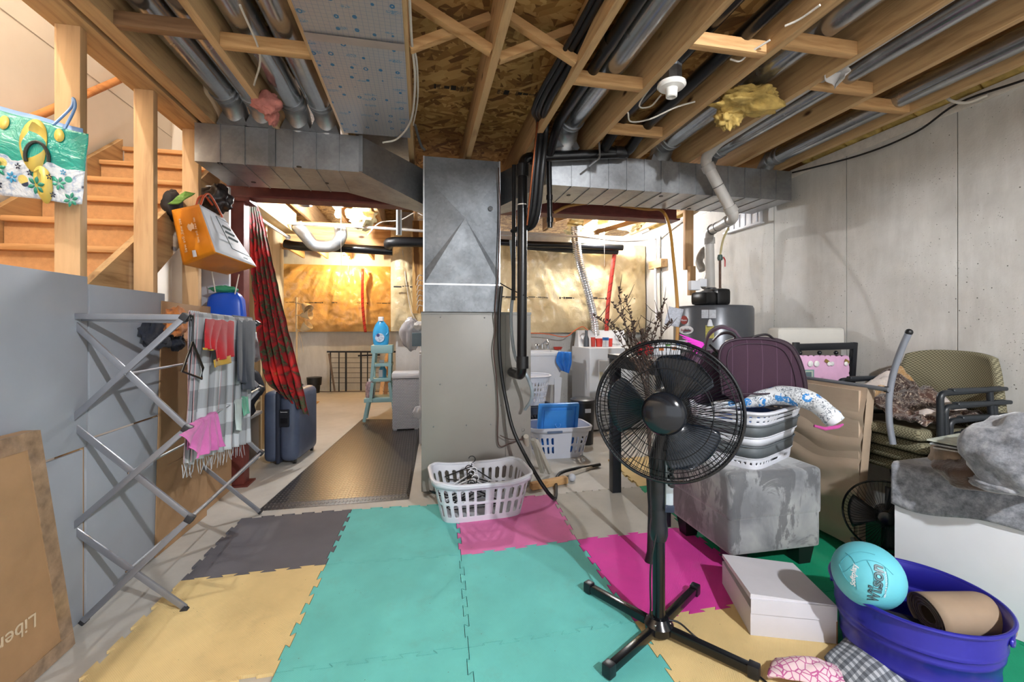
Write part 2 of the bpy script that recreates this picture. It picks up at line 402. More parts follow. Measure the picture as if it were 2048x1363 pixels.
# ---------------------------------------------------------------- strip bridging between joists
def strip(k, y, lab, z=JZ+.03, mat=None, w_=.04, h_=.06, dx=0):
    xa = .347+.4055*k if k >= -3 else -1.235; xb = .347+.4055*(k+1)-.038
    tag(MB().box(((xa+xb)/2, y, z), (xb-xa, w_, h_), None, .003).build('bridging_strip', mat or W_X), lab, 'bridging', 'wood bridging between the joists')
strip(-3, 2.16, 'pale wood strip crossing the right pair of round ducts')
strip(1, 2.12, 'wood strip crossing the silver duct left of the lampholder')
strip(2, 1.74, 'wood strip crossing the two black pipes above the lampholder')
strip(2, 2.62, 'wood strip crossing the black pipes below the lampholder')
strip(3, 1.66, 'wood strip crossing the silver duct above the yellow batt scrap')
strip(4, 1.92, 'wood strip with a white plastic scrap beside it')
strip(5, 2.04, 'short wood strip nearest the concrete wall')
strip(-4, 2.1, 'dark aged wood strip crossing the left pair of round ducts', mat=W_D)
def cross(k, y, labs):
    xa = .347+.4055*k; xb = .347+.4055*(k+1)-.038
    for s_, lab in zip((0, 1), labs):
        a = V((xa, y+.05*s_, JZ+.205)); b = V((xb, y+.05*s_, JZ+.02))
        if s_: a, b = V((xa, y+.05, JZ+.02)), V((xb, y+.05, JZ+.205))
        tag(MB().beam(a, b, .04, .04, bev=.003).build('cross_bridging', W_X), lab, 'bridging', 'wood bridging between the joists')
cross(-1, 1.98, ('diagonal brace left of the middle joist, falling to the right', 'diagonal brace left of the middle joist, rising to the right'))
cross(0, 1.98, ('diagonal brace right of the middle joist, falling to the right', 'diagonal brace right of the middle joist, rising to the right'))

# inked grade stamp on the subfloor
mb = MB(); random.seed(3)
pa_, pb_ = PZ(868, 172, JZ+JH), PZ(1076, 190, JZ+JH); d_ = (pb_-pa_); 
t_ = 0.0
while t_ < 1:
    w_ = random.choice((.012, .02, .035, .05)); p = pa_+d_*t_; hgt = random.choice((.02, .03, .05))
    if random.random() < .85: mb.bb(p.x, p.x+d_.length*w_, p.y-hgt/2, p.y+hgt/2, JZ+JH-.0015, JZ+JH-.0002) if random.random() < .5 else [mb.bb(p.x+k*.006, p.x+k*.006+.003, p.y-hgt/2, p.y+hgt/2, JZ+JH-.0015, JZ+JH-.0002) for k in range(3)]
    t_ += w_+.012
o = mb.build('grade_stamp', plain('241a12', .8), bpy.data.objects['ceiling']); random.seed(11)
place_bulbs()
# ================================================================ DUCTS
# left trunk duct
DZ0, DZ1, DY0, DY1 = 2.195, 2.428, 2.98, 3.45
ld = thing('trunk_duct', 'galvanised left trunk duct from the stairs to the furnace plenum', 'duct', (-.6, 3.2, DZ0))
xk = PY(722, 265, DY0).x; yend = 3.42
mb = MB()
# plan outline: straight run, then turning back to the plenum
pl = [(-1.347, DY0), (xk, DY0), (.02, 3.36), (.02, 3.62), (xk-.16, DY1), (-1.347, DY1)]
zb = [DZ0, DZ0, DZ0-.09, DZ0-.09, DZ0, DZ0]; zt = [DZ1, DZ1, DZ1-.06, DZ1-.06, DZ1, DZ1]
def slab(mb, pts, zb, zt):
    a = [mb.bm.verts.new((p[0], p[1], z)) for p, z in zip(pts, zb)]; b = [mb.bm.verts.new((p[0], p[1], z)) for p, z in zip(pts, zt)]
    n = len(pts)
    for i in range(n): mb._face([a[i], a[(i+1) % n], b[(i+1) % n], b[i]])
    return a, b
a, b = slab(mb, pl, zb, zt)
for r in (a, b): mb._face([r[0], r[1], r[4], r[5]]); mb._face([r[1], r[2], r[3], r[4]])
mb.build('duct_body', GALV, ld, smooth=10)
mb = MB()
for i in range(1, 7):
    x = -1.347+(xk+1.347)*i/7
    mb.bb(x-.004, x+.004, DY0-.006, DY0+.01, DZ0-.004, DZ1); mb.bb(x-.003, x+.003, DY0, DY1, DZ0-.005, DZ0+.004)
mb.build('seam', GALV, ld, smooth=10)
xs = -1.347+(xk+1.347)*.45; STRAP = m_galv('steel_strap', '6f7072', '8d8f91')
MB().bb(xs-.02, xs+.02, DY0-.012, DY0, DZ0-.004, DZ1+.0).build('strap', STRAP, ld); MB().bb(xk-.012, xk+.012, DY0-.014, DY0, DZ0, DZ1).build('strap', STRAP, ld)
for px, py in ((440, 326), (598, 333), (653, 366), (507, 364)):
    p = PZ(px, py, DZ0); MB().lathe([(.0, -.004), (.014, -.004), (.016, 0)], p, 12).build('hole_plug', BLACKM, ld)
# right trunk duct
rd = thing('trunk_duct', 'galvanised right trunk duct from the furnace plenum to the concrete wall', 'duct', (1.8, 3.2, DZ0))
mb = MB(); pl = [(.53, 3.40), (.85, DY0), (2.87, DY0), (2.87, 3.40), (1.0, 3.40), (.53, 3.62)]
zb = [DZ0-.09, DZ0, DZ0, DZ0, DZ0, DZ0-.09]; zt = [DZ1-.06, DZ1, DZ1, DZ1, DZ1, DZ1-.06]
a, b = slab(mb, pl, zb, zt)
for r in (a, b): mb._face([r[0], r[1], r[4], r[5]]); mb._face([r[1], r[2], r[3], r[4]])
mb.build('duct_body', GALV, rd, smooth=10)
mb = MB()
for i in range(1, 14):
    x = .9+1.97*i/14; s_ = .004 if i not in (6, 10) else .01
    mb.bb(x-s_, x+s_, DY0-.007, DY0+.01, DZ0-.004, DZ1); mb.bb(x-.003, x+.003, DY0, 3.40, DZ0-.005, DZ0+.004)
mb.build('seam', GALV, rd, smooth=10)
for px, py in ((1137, 390), (1322, 392), (1378, 417)):
    p = PZ(px, py, DZ0); MB().lathe([(.0, -.004), (.014, -.004), (.016, 0)], p, 12).build('hole_plug', BLACKM, rd)
# steel beam resting on the red column
tag(MB().bb(-1.45, 2.3, 3.62, 3.76, 2.165, 2.18).bb(-1.45, 2.3, 3.68, 3.70, 2.18, 2.42).bb(-1.45, 2.3, 3.62, 3.76, 2.418, 2.428).build('steel_beam', REDST), 'red-brown steel beam running behind both trunk ducts', 'beam')
co = thing('steel_column', 'red-brown square steel column beside the floral curtain', 'column', (-1.37, 3.7, 0))
MB().bb(-1.425, -1.315, 3.64, 3.75, 0.012, 2.135, .004).build('shaft', REDST, co)
MB().bb(-1.46, -1.28, 3.61, 3.78, 0, .012).build('base_plate', REDST, co); MB().bb(-1.47, -1.27, 3.62, 3.78, 2.135, 2.163).build('cap_plate', REDST, co)
# ---------------------------------------------------------------- round ducts
RDUCT = m_galv('round_duct_steel', 'a4a6a8', 'bcbec0', .20)
def rduct(cx, yend, r, lab, boot=True, z=None, ystart=-2.9):
    z = z or JZ+.235-r-.02
    t = thing('round_duct', lab, 'duct', (cx, yend, z), 'round supply ducts between the joists')
    MB().tube([(cx, ystart, z), (cx, yend-.12, z)], r, 28).build('pipe', RDUCT, t)
    mb = MB()
    for s_ in (0, .4, 1.0): mb.tube([(cx, yend-.14+s_*.1, z), (cx, yend-.13+s_*.1, z)], r+.006, 28)
    a = [(cx, yend-.13, z), (cx, yend-.05, z), (cx+.005, yend+.0, z-.02), (cx+.01, yend+.05, z-.07), (cx+.01, yend+.08, z-.13)]
    mb.tube(smoothpath(a, 3), r*1.02, 28).build('elbow', GALV, t, smooth=20)
    if boot:
        zz = DZ1+.001; w_ = r*1.25
        MB().frus([(cx-r*.8, yend+.01, z-.06), (cx+r*.8, yend+.01, z-.06), (cx+r*.8, yend+.14, z-.06), (cx-r*.8, yend+.14, z-.06)],
                  [(cx-w_, yend-.0, zz), (cx+w_, yend-.0, zz), (cx+w_, yend+.2, zz), (cx-w_, yend+.2, zz)]).build('boot', GALV, t, smooth=20)
    return t
rduct(-1.14, 2.97, .068, 'leftmost round silver duct beside the stair opening beam')
rduct(-.985, 2.97, .068, 'round silver duct second from the stair opening, with a dark screw plug')
rduct(-.78, 2.97, .072, 'round silver duct with the pink insulation scrap at its elbow')
rduct(-.61, 2.97, .072, 'round silver duct next to the foil-faced duct')
rduct(.965, 2.88, .078, 'round silver duct ending behind the horizontal black drain pipe')
rduct(1.77, 3.02, .078, 'round silver duct with a yellow batt scrap hanging from it')
rduct(2.17, 3.02, .055, 'long silver duct seen left of the white plastic scrap', z=2.515)
rduct(2.66, 3.0, .055, 'short round duct elbow nearest the concrete wall', z=2.50)
# foil faced return duct between joists
foil = NT('foil_print'); v = foil.coord('Object'); se = foil.sep(v)
def line(t, s_, per, th):
    f = t.math('ABSOLUTE', t.math('SUBTRACT', t.math('FRACT', t.math('MULTIPLY', s_, 1/per)), .5)); return t.math('LESS_THAN', f, th)
g = foil.math('MAXIMUM', line(foil, se[0], .022, .04), line(foil, se[1], .022, .04))
mot = foil.math('LESS_THAN', foil.vor(foil.coord('Object', (1, .8, 0)), 14, 'F1', .25), .16)
mot2 = foil.math('GREATER_THAN', foil.vor(foil.coord('Object', (1, .8, 0)), 14, 'F1', .25), .09)
wr = foil.math('MULTIPLY', foil.math('LESS_THAN', foil.vor(foil.coord('Object', (.45, 1.2, 0), loc=(.1, .05, 0)), 13, 'F1', .3), .2), foil.math('GREATER_THAN', foil.noise(v, 240, 2), .5))
c = foil.mix(foil.math('MULTIPLY', g, .5), 'b9b6b6', '5d7fa8')
c = foil.mix(foil.math('MULTIPLY', mot, mot2), c, '3d7fae'); c = foil.mix(foil.math('MULTIPLY', wr, .8), c, '5b93bb')
foil.set(col=c, rough=.38, metal=.55); foil.bump(foil.noise(v, 7, 4), .25, .02)
fd = thing('return_duct', 'flat foil-faced return duct panel printed with a blue grid', 'duct', (-.27, 2, JZ))
xa, xb = .347-.4055*2+.0, .347-.4055-.038
for y0, y1, dz in ((-2.9, 1.98, 0), (1.985, 2.93, .004)):
    MB().bb(xa-.02, xb+.02, y0, y1, JZ-.006-dz, JZ-.001, .001).build('foil_panel', foil.m, fd)
MB().bb(xa-.02, xb+.02, 1.96, 2.01, JZ-.0115, JZ-.0105).build('foil_tape', plain('b5aaa4', .4, .5), fd)
MB().bb(xa, xb, -2.9, 3.9, JZ+.12, JZ+.2).build('duct_back', GALV, fd)
# ================================================================ FURNACE
CABM = plain('8d8982', .45, .1, .03, 3)
FX0, FX1, FYY = -.008, .795, 3.2
fu = thing('furnace', 'grey sheet-metal furnace cabinet with galvanised plenum above it', 'furnace', (.4, 3.4, 0))
MB().bb(FX0, FX1, FYY, FYY+.55, .02, 1.30, .004).build('cabinet', CABM, fu)
mb = MB(); mb.bb(FX0-.002, FX1+.002, FYY-.006, FYY+.552, 1.285, 1.304); mb.bb(.60, .604, FYY-.003, FYY, .03, 1.28); mb.build('cabinet_trim', plain('77746e', .4, .2), fu)
mb = MB()
for px, py in ((881, 634), (969, 635), (880, 768), (973, 770), (867, 853), (933, 850), (982, 848), (1002, 748), (1002, 680), (1002, 810)):
    mb.sphere(PY(px, py, FYY-.002), .005, 8)
mb.build('screw', GALV, fu)
for px, py in ((1046, 859), (1046, 873)): MB().lathe([(0, 0), (.011, 0), (.012, .004)], PY(px, py, FYY), 14, axis=(0, -1, 0)).build('knockout', BLACKM, fu)
pn = MB(); P0, P1 = .012, .548; py_ = 3.165; yb_ = 3.62
zf = PY(920, 560, py_).z
# plenum: lower box, creased transition, upper box
pn.bb(P0, P1, py_, yb_, 1.304, 1.50)
PLN = m_galv('plenum_steel', '686c70', '8b8f93', .58)
pn.build('plenum_base', PLN, fu, smooth=10)
pm = MB(); zt_ = 2.40; A = pm.bm.verts.new
ap = PY(930, 436, py_-.03); zl = PY(850, 540, py_).z
pts = {k: A(V(c)) for k, c in dict(bl=(P0, py_, 1.50), br=(P1, py_, 1.50), ml=(P0, py_+.012, zl), mr=(P1, py_+.012, zl), ap=(ap.x, py_-.035, ap.z), ul=(P0, py_+.012, 2.27), ur=(P1, py_+.012, 2.27), tl=(P0, py_-.0, zt_), tr=(P1, py_-.0, zt_), um=(PY(895, 345, py_).x, py_+.02, 2.27)).items()}
for f in (('bl', 'br', 'ap'), ('bl', 'ap', 'ml'), ('br', 'mr', 'ap'), ('ml', 'ap', 'ul'), ('ap', 'mr', 'ur'), ('ap', 'ur', 'tr', 'tl', 'ul')):
    pm._face([pts[k] for k in f])
pm.bb(P0, P1, py_+.035, yb_, 1.50, zt_)
pm.build('plenum', PLN, fu, smooth=5)
MB().bb(P0-.008, P0+.002, py_-.008, py_+.03, 1.304, 2.40).bb(P1-.002, P1+.008, py_-.008, py_+.03, 1.304, 2.40).bb(P0, P1, py_-.004, py_+.03, 1.494, 1.504).build('plenum_flange', m_galv('flange', 'b5b7b8', 'd5d7d8'), fu)
MB().lathe([(0, 0), (.016, 0), (.017, .003)], PY(981, 417, py_-.012), 16, axis=(0, -1, 0)).build('access_hole', BLACKM, fu)
# ================================================================ PIPES
def pipe(name, pts, r, mat, lab, cat='pipe', group=None, seg=14, n=6, coll=(), smooth_=True, collr=1.25, colm=None):
    pts = [V(p) for p in pts]
    path = smoothpath(pts, n) if smooth_ and len(pts) > 2 else pts
    if coll:
        t = thing(name, lab, cat, pts[-1], group); MB().tube(path, r, seg).build('tube', mat, t)
        for (p, d) in coll:
            p = V(p); d = V(d).normalized(); MB().tube([p-d*r*.9, p+d*r*.9], r*collr, seg).build('coupling', colm or mat, t)
        return t
    return tag(MB().tube(path, r, seg).build(name, mat), lab, cat, group)
def elb(pts, rad=.05, n=5):
    "round the corners of a polyline"
    pts = [V(p) for p in pts]; out = [pts[0]]
    for i in range(1, len(pts)-1):
        a, b, c = pts[i-1], pts[i], pts[i+1]; u = (a-b).normalized(); w_ = (c-b).normalized()
        r = min(rad, (a-b).length*.45, (c-b).length*.45); s_, e = b+u*r, b+w_*r
        for k in range(n+1):
            q = k/n; out.append(s_*(1-q)**2+b*2*q*(1-q)+e*q*q)
    out.append(pts[-1]); return out
Yp = 2.88
va = PY(1045, 312, Yp); vb = PY(1045, 745, Yp)
dp = thing('drain_pipe', 'thick vertical black drain pipe in front of the furnace, turning in at its foot', 'pipe', vb)
pR = PY(1255, 303, Yp)
MB().tube(elb([PY(1090, 745, 3.3)*1, V((vb.x-.03, Yp+.28, vb.z-.02)), V((vb.x-.005, Yp, vb.z-.02)), V((va.x, Yp, va.z-.01)), V((pR.x, Yp, pR.z-.01))], .06)[2:], .033, 18).build('tube', BLACKP, dp)
for p_, q_ in ((vb+V((0, 0, .03)), vb+V((0, 0, .11))), (V((va.x, Yp, va.z-.14)), V((va.x, Yp, va.z-.06))), (V((va.x+.06, Yp, va.z-.01)), V((va.x+.14, Yp, va.z-.01))), (pR-V((.1, 0, .01)), pR-V((.02, 0, .01)))): MB().tube([p_, q_], .041, 18).build('coupling', BLACKM, dp)
for py in (410, 735): MB().tube([PY(1045, py, Yp)-V((0, 0, .004)), PY(1045, py, Yp)+V((0, 0, .004))], .036, 18).build('cable_tie', WIREW, dp)
pipe('drain_pipe', elb([V((1.25, -2.9, 2.585)), V((1.25, 2.62, 2.53)), V((1.23, Yp, pR.z-.01)), V((pR.x-.05, Yp, pR.z-.01))], .12), .036, BLACKP, 'black ceiling pipe left of the pair above the lampholder', group='black drain pipes', smooth_=False)
pipe('drain_pipe', elb([V((1.42, -2.9, 2.585)), V((1.42, 2.66, 2.50)), V((1.42, 2.9, 2.42)), V((1.25, 2.98, 2.46))], .12), .036, BLACKP, 'black ceiling pipe right of the pair above the lampholder', group='black drain pipes', smooth_=False)
pipe('drain_pipe', elb([V((.845, -2.9, 2.56)), V((.845, 2.7, 2.49)), V((.84, 2.86, 2.36))], .1), .03, BLACKP, 'black ceiling pipe between the cable bundle and the silver duct', group='black drain pipes', smooth_=False, coll=[(V((.845, 1.9, 2.51)), V((0, 1, 0)))])
pipe('drain_pipe', elb([PY(1098, 318, 2.9), PY(1100, 455, 2.9)], .1), .018, BLACKP, 'short black pipe stub with couplings right of the thick drain pipe', coll=[(PY(1099, 395, 2.9), V((0, 0, 1))), (PY(1100, 440, 2.9), V((0, 0, 1)))], smooth_=False)
q = [V((.70, -1.0, 2.50)), V((.70, 1.6, 2.52)), V((.64, 2.35, 2.44)), PY(1083, 245, 2.7), PY(1075, 330, 2.72), PY(1062, 440, 2.86), PY(1030, 460, 3.0)]
for i, (dx, r) in enumerate(((0, .019), (.04, .019), (-.03, .012))):
    pipe('refrigerant_line', [p+V((dx*(1 if j < 3 else .8), 0, -.004*i)) for j, p in enumerate(q)], r, BLACKM, ('thick insulated black line dropping beside the drain pipe', 'insulated black line right in the bundle from the ceiling', 'thin black line left in the bundle from the ceiling')[i], 'cable', 'black line bundle')
pipe('refrigerant_line', [PY(1076, 235, 2.67), PY(1066, 330, 2.69), PY(1054, 450, 2.82)], .006, COPPER, 'thin copper line between the insulated black lines', 'pipe')
# thick black hose down the furnace front to the floor
pipe('black_hose', [PY(1003, 572, 3.12), PY(998, 640, 3.13), PY(1000, 720, 3.13), PY(1012, 800, 3.12), PY(1035, 880, 3.02), V((.86, 2.85, .045)), G(1120, 952)+V((0, 0, .025)), G(1200, 934)+V((0, 0, .025))], .013, BLACKM, 'black hose down the furnace front curving out over the floor', 'hose')
pipe('clear_hose', [PY(1022, 480, 3.1), PY(1027, 560, 3.12), PY(1022, 640, 3.12), PY(1030, 710, 3.08), PY(1048, 740, 3.0), PY(1063, 775, 2.98), PY(1062, 800, 3.02), PY(1050, 818, 3.1)], .012, plain('9aa6ae', .15, 0, .1), 'grey clear hose ending in a plastic fitting right on the furnace', 'hose')
pipe('thermostat_wire', [PY(997, 335, 3.13), PY(1000, 420, 3.13), PY(996, 545, 3.13), PY(990, 620, 3.15), PY(991, 660, 3.17), PY(987, 700, 3.16), PY(993, 760, 3.17), PY(996, 820, 3.17), PY(997, 888, 3.17), PY(1020, 886, 3.16), PY(1046, 876, 3.17)], .0045, plain('4b332c', .6), 'thin brown twisted wire stapled down the furnace edge', 'cable')
pipe('thermostat_wire', [PY(1000, 870, 3.16), PY(1020, 878, 3.14), PY(1046, 878, 3.17)], .003, plain('4b332c', .6), 'thin brown wire looping into the lower furnace knockout', 'cable')
pipe('thermostat_wire', [PY(1000, 566, 3.12), PY(1025, 580, 3.0), PY(1048, 590, 2.84)], .004, WIREB, 'twisted dark wire tied across to the drain pipe', 'cable')
pipe('drain_pipe', [PY(1028, 330, 3.02), PY(1027, 600, 3.04)], .014, BLACKM, 'slim dark pipe just left of the thick drain pipe', smooth_=False)
hk = PY(1205, 290, Yp)
tag(MB().tube(elb([PY(1198, 282, Yp-.05), PY(1200, 315, Yp-.055), PY(1178, 332, Yp-.05)], .02), .007, 8).build('pipe_hook', GALV), 'bent steel hook holding the horizontal black pipe', 'hook')
# white PVC vent of the water heater
P1_, P2_, P3_, P4_ = PY(1408, 318, 2.84), PY(1470, 435, 2.86), PY(1418, 462, 3.38), PY(1421, 582, 3.42)
vent = thing('vent_pipe', 'off-white plastic vent pipe zigzagging from the joists down to the water heater', 'pipe', P4_)
MB().tube(elb([V((2.02, .5, 2.52)), V((2.0, 2.7, 2.47)), P1_, P2_, P3_, P4_], .06), .038, 20).build('tube', PVC, vent)
def cuff(a, b, t_, L=.05, r=.046, nm='coupling', m=plain('a9a49e', .4)):
    a, b = V(a), V(b); p = a.lerp(b, t_); d = (b-a).normalized(); MB().tube([p-d*L/2, p+d*L/2], r, 20).build(nm, m, vent)
cuff(P1_, P2_, .14); cuff(P1_, P2_, .86); cuff(P2_, P3_, .2); cuff(P3_, P4_, .16)
BND = plain('55504c', .6); cuff(P1_, P2_, .45, .006, .0405, 'band', BND); cuff(P2_, P3_, .62, .01, .0405, 'band', BND); cuff(P2_, P3_, .85, .02, .044, 'band', BND)
# brown flexible gas line
pipe('gas_hose', [PY(1108, 425, 3.57), PY(1140, 411, 3.56), PY(1200, 406, 3.56), PY(1290, 418, 3.54), PY(1322, 420, 3.48), PY(1338, 450, 3.3), PY(1347, 520, 3.1), PY(1354, 600, 3.0), PY(1355, 660, 2.95), PY(1350, 720, 2.9)], .0125, plain('b07f3c', .45), 'brown flexible hose arching over to the water heater', 'hose')
# white cables
def cable(pts, lab, r=.0045, m=WIREW): return pipe('cable', pts, r, m, lab, 'cable')
cable([V((xb+.045, 1.0, 2.46)), PZ(822, 60, 2.45), PZ(830, 160, 2.44), PZ(822, 240, 2.42), PY(795, 277, 2.93), PY(765, 285, 2.95)], 'white cable along the joist beside the foil duct ending over the left duct', .006)
cable([PZ(826, 90, 2.46), PZ(834, 130, 2.45), PZ(835, 200, 2.45), PZ(826, 250, 2.45)], 'second white cable bulging beside the foil duct', .005)
cable([PZ(830, 250, 2.46), PY(842, 290, 3.12), PY(850, 300, 3.14)], 'grey cable entering behind the plenum top', .009, plain('5d5b59', .5))
cable([PZ(480, 10, 2.45), PZ(520, 110, 2.44), PZ(508, 170, 2.44)], 'white cable along the joist beside the left silver ducts')
cable([V((1.19, 1.9, 2.5)), PZ(1280, 205, 2.44), PZ(1300, 213, 2.42), PZ(1322, 190, 2.43)], 'short white cable into the lampholder box')
cable([PZ(1256, 225, 2.42), PZ(1262, 243, 2.40), PZ(1300, 238, 2.40), PZ(1350, 215, 2.42), PZ(1390, 203, 2.44)], 'white cable looping from joist to joist below the lampholder')
cable([PZ(1460, 118, 2.44), PZ(1480, 122, 2.43), PZ(1500, 105, 2.44), PZ(1540, 80, 2.45)], 'thin white cable stapled beside the right black pipe')
cable([PZ(1570, 52, 2.44), PZ(1600, 38, 2.44), PZ(1640, 10, 2.44)], 'white cable on top of the wood strip right of the lampholder')
cable([PX(1585, 345, 2.93), PX(1720, 310, 2.90), PX(1830, 265, 2.90), PX(1915, 207, 2.90), PX(2048, 160, 2.90)], 'dark cable sagging along the top of the concrete wall', .006, WIREB)
cable([PX(1885, 178, 2.86), PX(1900, 200, 2.86), PX(1935, 205, 2.9), PX(1975, 190, 2.92)], 'pale cable loop over the yellow batt on the concrete wall', .008)
# lampholder
lh = thing('ceiling_lampholder', 'empty white porcelain lampholder on a metal ceiling box', 'lampholder', PZ(1343, 160, JZ))
c = PZ(1343, 172, 2.405)
MB().lathe([(0, .10), (.05, .10), (.05, .012), (0, .012)], c, 8).build('box', GALV, lh)
MB().lathe([(0, .012), (.068, .012), (.07, .0), (.06, -.01), (.03, -.014), (.027, -.055), (.021, -.058), (.02, -.03), (0, -.03)], c, 32).build('socket', PORC, lh)
MB().bb(c.x-.085, c.x-.02, c.y+.02, c.y+.045, c.z+.07, c.z+.1).build('bracket', GALV, lh)
# ================================================================ INSULATION SCRAPS (lumps of batt)
def lump(name, mat, c, s, lab, seed, det=.35, res=40, group=None, hf=1):
    c = V(c); mb = MB(); mb.sphere((0, 0, 0), 1, res)
    for v in mb.bm.verts:
        n_ = v.co.normalized(); k = 1+det*nz(n_, 1.8, seed)+hf*det*.45*nz(n_, 4, seed+1)+hf*det*.22*nz(n_, 9, seed+2)
        v.co = V((n_.x*s[0]*k, n_.y*s[1]*k, n_.z*s[2]*k))+c
    return tag(mb.build(name, mat, smooth=180), lab, 'insulation', group)
lump('insulation_scrap', INSP, PD(532, 205, 2.42), (.075, .04, .06), 'pink insulation scrap stuffed above the left trunk duct', 1)
lump('insulation_scrap', INSP, PD(545, 232, 2.5), (.035, .04, .05), 'small pink tuft just under the larger pink insulation scrap', 21)
lump('insulation_scrap', INSY, PZ(1492, 205, 2.43), (.16, .12, .05), 'yellow batt scrap under the silver duct', 2, .6, 64)
lump('insulation_scrap', INSY, PZ(1458, 235, 2.38), (.07, .06, .07), 'drooping yellow tuft below the yellow batt scrap', 3, .5, 64)
tag(MB().grid(lambda u, w_: PZ(1655+45*u+6*math.sin(w_*5), 135+w_*(45-30*abs(u-.45)*2), 2.47-.05*w_)+V((0, .01*math.sin(u*14), 0)), 14, 10).build('plastic_scrap', plain('d9d6d4', .3), solid=.002), 'scrap of white plastic hanging by the right silver duct', 'plastic scrap')
# yellow batts along the rim above the concrete wall
def batt(y0, y1, z0, z1, seed, lab, th=.17, mat=INSY):
    mb = MB(); x1 = RX+.10
    def f(u, w_):
        a = w_*math.pi; y = y0+(y1-y0)*u; zc = (z0+z1)/2; hz = (z1-z0)/2
        e = min(1, 6*min(u, 1-u)+.5); p = V((x1-th*math.sin(a)*e, y, zc+hz*math.cos(a)))
        k = .035*nz(p, 9, seed)+.02*nz(p, 22, seed+1)
        return p+V((-k*2*math.sin(a), 0, k*.6))
    mb.grid(f, 50, 12); mb.bb(x1-.02, x1, y0, y1, z0, z1)
    return tag(mb.build('insulation_batt', mat, smooth=180), lab, 'insulation', 'yellow batts along the top of the concrete wall')
ys = [PX(x, 300, RX).y for x in (1600, 1690, 1760, 1830, 1900, 1960, 2048)]
labs = ['yellow batt tucked above the wall at the duct end', 'second yellow batt from the duct end, thick and shaggy', 'third yellow batt from the duct end', 'yellow batt where the pale cable loops', 'pale yellow batt bulging out at the joist gap', 'yellow batt nearest the camera at the picture edge']
for i in range(6): batt(ys[i+1]-.01, ys[i], 2.46-.0*i, 2.66, 30+i, labs[i], .16+.03*(i % 2))
batt(-.5, ys[6]-.01, 2.46, 2.66, 44, 'yellow batt running out of the picture above the wall')
batt(3.6, 5.4, 2.44, 2.66, 50, 'yellow batt above the wall beyond the trunk duct')
# ================================================================ BACK OF THE BASEMENT
POLY = m_poly('poly_over_batts', 'c4a978', 'ecdab0'); POLYO = m_poly('poly_over_batts_bulb_tint', 'b98a48', 'ddb26c')  # warm bulb's orange cast is painted into the far sheet's colour
TAPE = NT('red_tape'); v = TAPE.coord('Object', (1, 1, 1), (0, .6, 0)); TAPE.set(col=TAPE.mix(line(TAPE, TAPE.sep(v)[2], .07, .07), 'c03426', '7a1d16'), rough=.4); TAPE = TAPE.m
def poly_wall(x0, x1, y, z0, z1, mat, lab, seed, nu=110, nv=60, fan=None, end=None):
    t = thing('insulation_blanket', lab, 'insulation', ((x0+x1)/2, y, z0), 'plastic-covered insulation blankets')
    def f(u, w_):
        x = x0+(x1-x0)*u; z = z0+(z1-z0)*w_; e = min(1, 8*min(w_, 1-w_)+.12)*min(1, 12*min(u, 1-u)+.25)
        cx, cz = fan if fan else ((x0+x1)/2, z1+.4)
        ang = math.atan2(x-cx, cz-z); rr = math.hypot(x-cx, cz-z)
        k = .045*nz((ang*5, rr*.8, 0), 1.6, seed)+.022*abs(nz((ang*14, rr*1.2, 3), 1.2, seed+1))+.012*nz((x, 0, z), 11, seed+2)+.03*nz((x, 0, z), 2.6, seed+3)
        return (x, y-.05*e-k*e*1.3, z)
    MB().grid(f, nu, nv).build('plastic_sheet', mat, t, smooth=180)
    MB().bb(x0, x1, y+.03, y+.10, z0, z1).build('batt', INSY, t)
    return t
IW = BY-.11
right_poly = poly_wall(.35, RX-.02, IW, 1.12, 2.28, POLY, 'tan plastic-covered insulation on the back wall above the sink and dryer', 3, fan=(1.0, 3.3))
left_poly = poly_wall(JX-.05, .34, IW, 1.14, 2.36, POLY, 'narrow tan plastic-covered insulation left of the furnace', 9, 50, 60, fan=(-.3, 3.2))
far_poly = poly_wall(-3.2, JX-.02, FY-.11, 1.10, 2.33, POLYO, 'plastic-covered insulation coloured with orange bulb light on the far wall of the cold room', 15, 130, 60, fan=(-1.45, 3.0))
def marks(t, x0, x1, y, z, n, s):
    mb = MB(); x = x0
    while x < x1:
        w_ = random.choice((.02, .05, .012, .09)); mb.bb(x, x+w_, y-.001, y, z+random.uniform(-.008, .008), z+.01+random.uniform(0, .012)); x += w_+random.choice((.006, .008, .15, .008))
    mb.build('printed_line', PRINT, t)
marks(right_poly, .9, 2.85, IW-.125, 1.55, 30, 1); marks(left_poly, -.33, -.05, IW-.125, 1.66, 8, 1); marks(far_poly, -2.4, -.5, FY-.235, 1.62, 30, 1)
def strip3(pts, wd, y, mat, t, name='red_tape'):
    mb = MB(); pts = smoothpath(pts, 6); vs_ = []
    for p in pts: vs_.append((mb.bm.verts.new(p+V((-wd/2, 0, 0))), mb.bm.verts.new(p+V((wd/2, 0, 0)))))
    for a, b in zip(vs_, vs_[1:]): mb._face([a[0], a[1], b[1], b[0]])
    mb.build(name, mat, t, solid=.002)
strip3([PY(x, y, IW-.17) for x, y in ((1230, 500), (1222, 560), (1216, 610), (1213, 661))], .055, 0, TAPE, right_poly)
strip3([PY(x, y, FY-.33) for x, y in ((725, 537), (725, 600), (728, 640), (731, 664))], .05, 0, TAPE, far_poly)
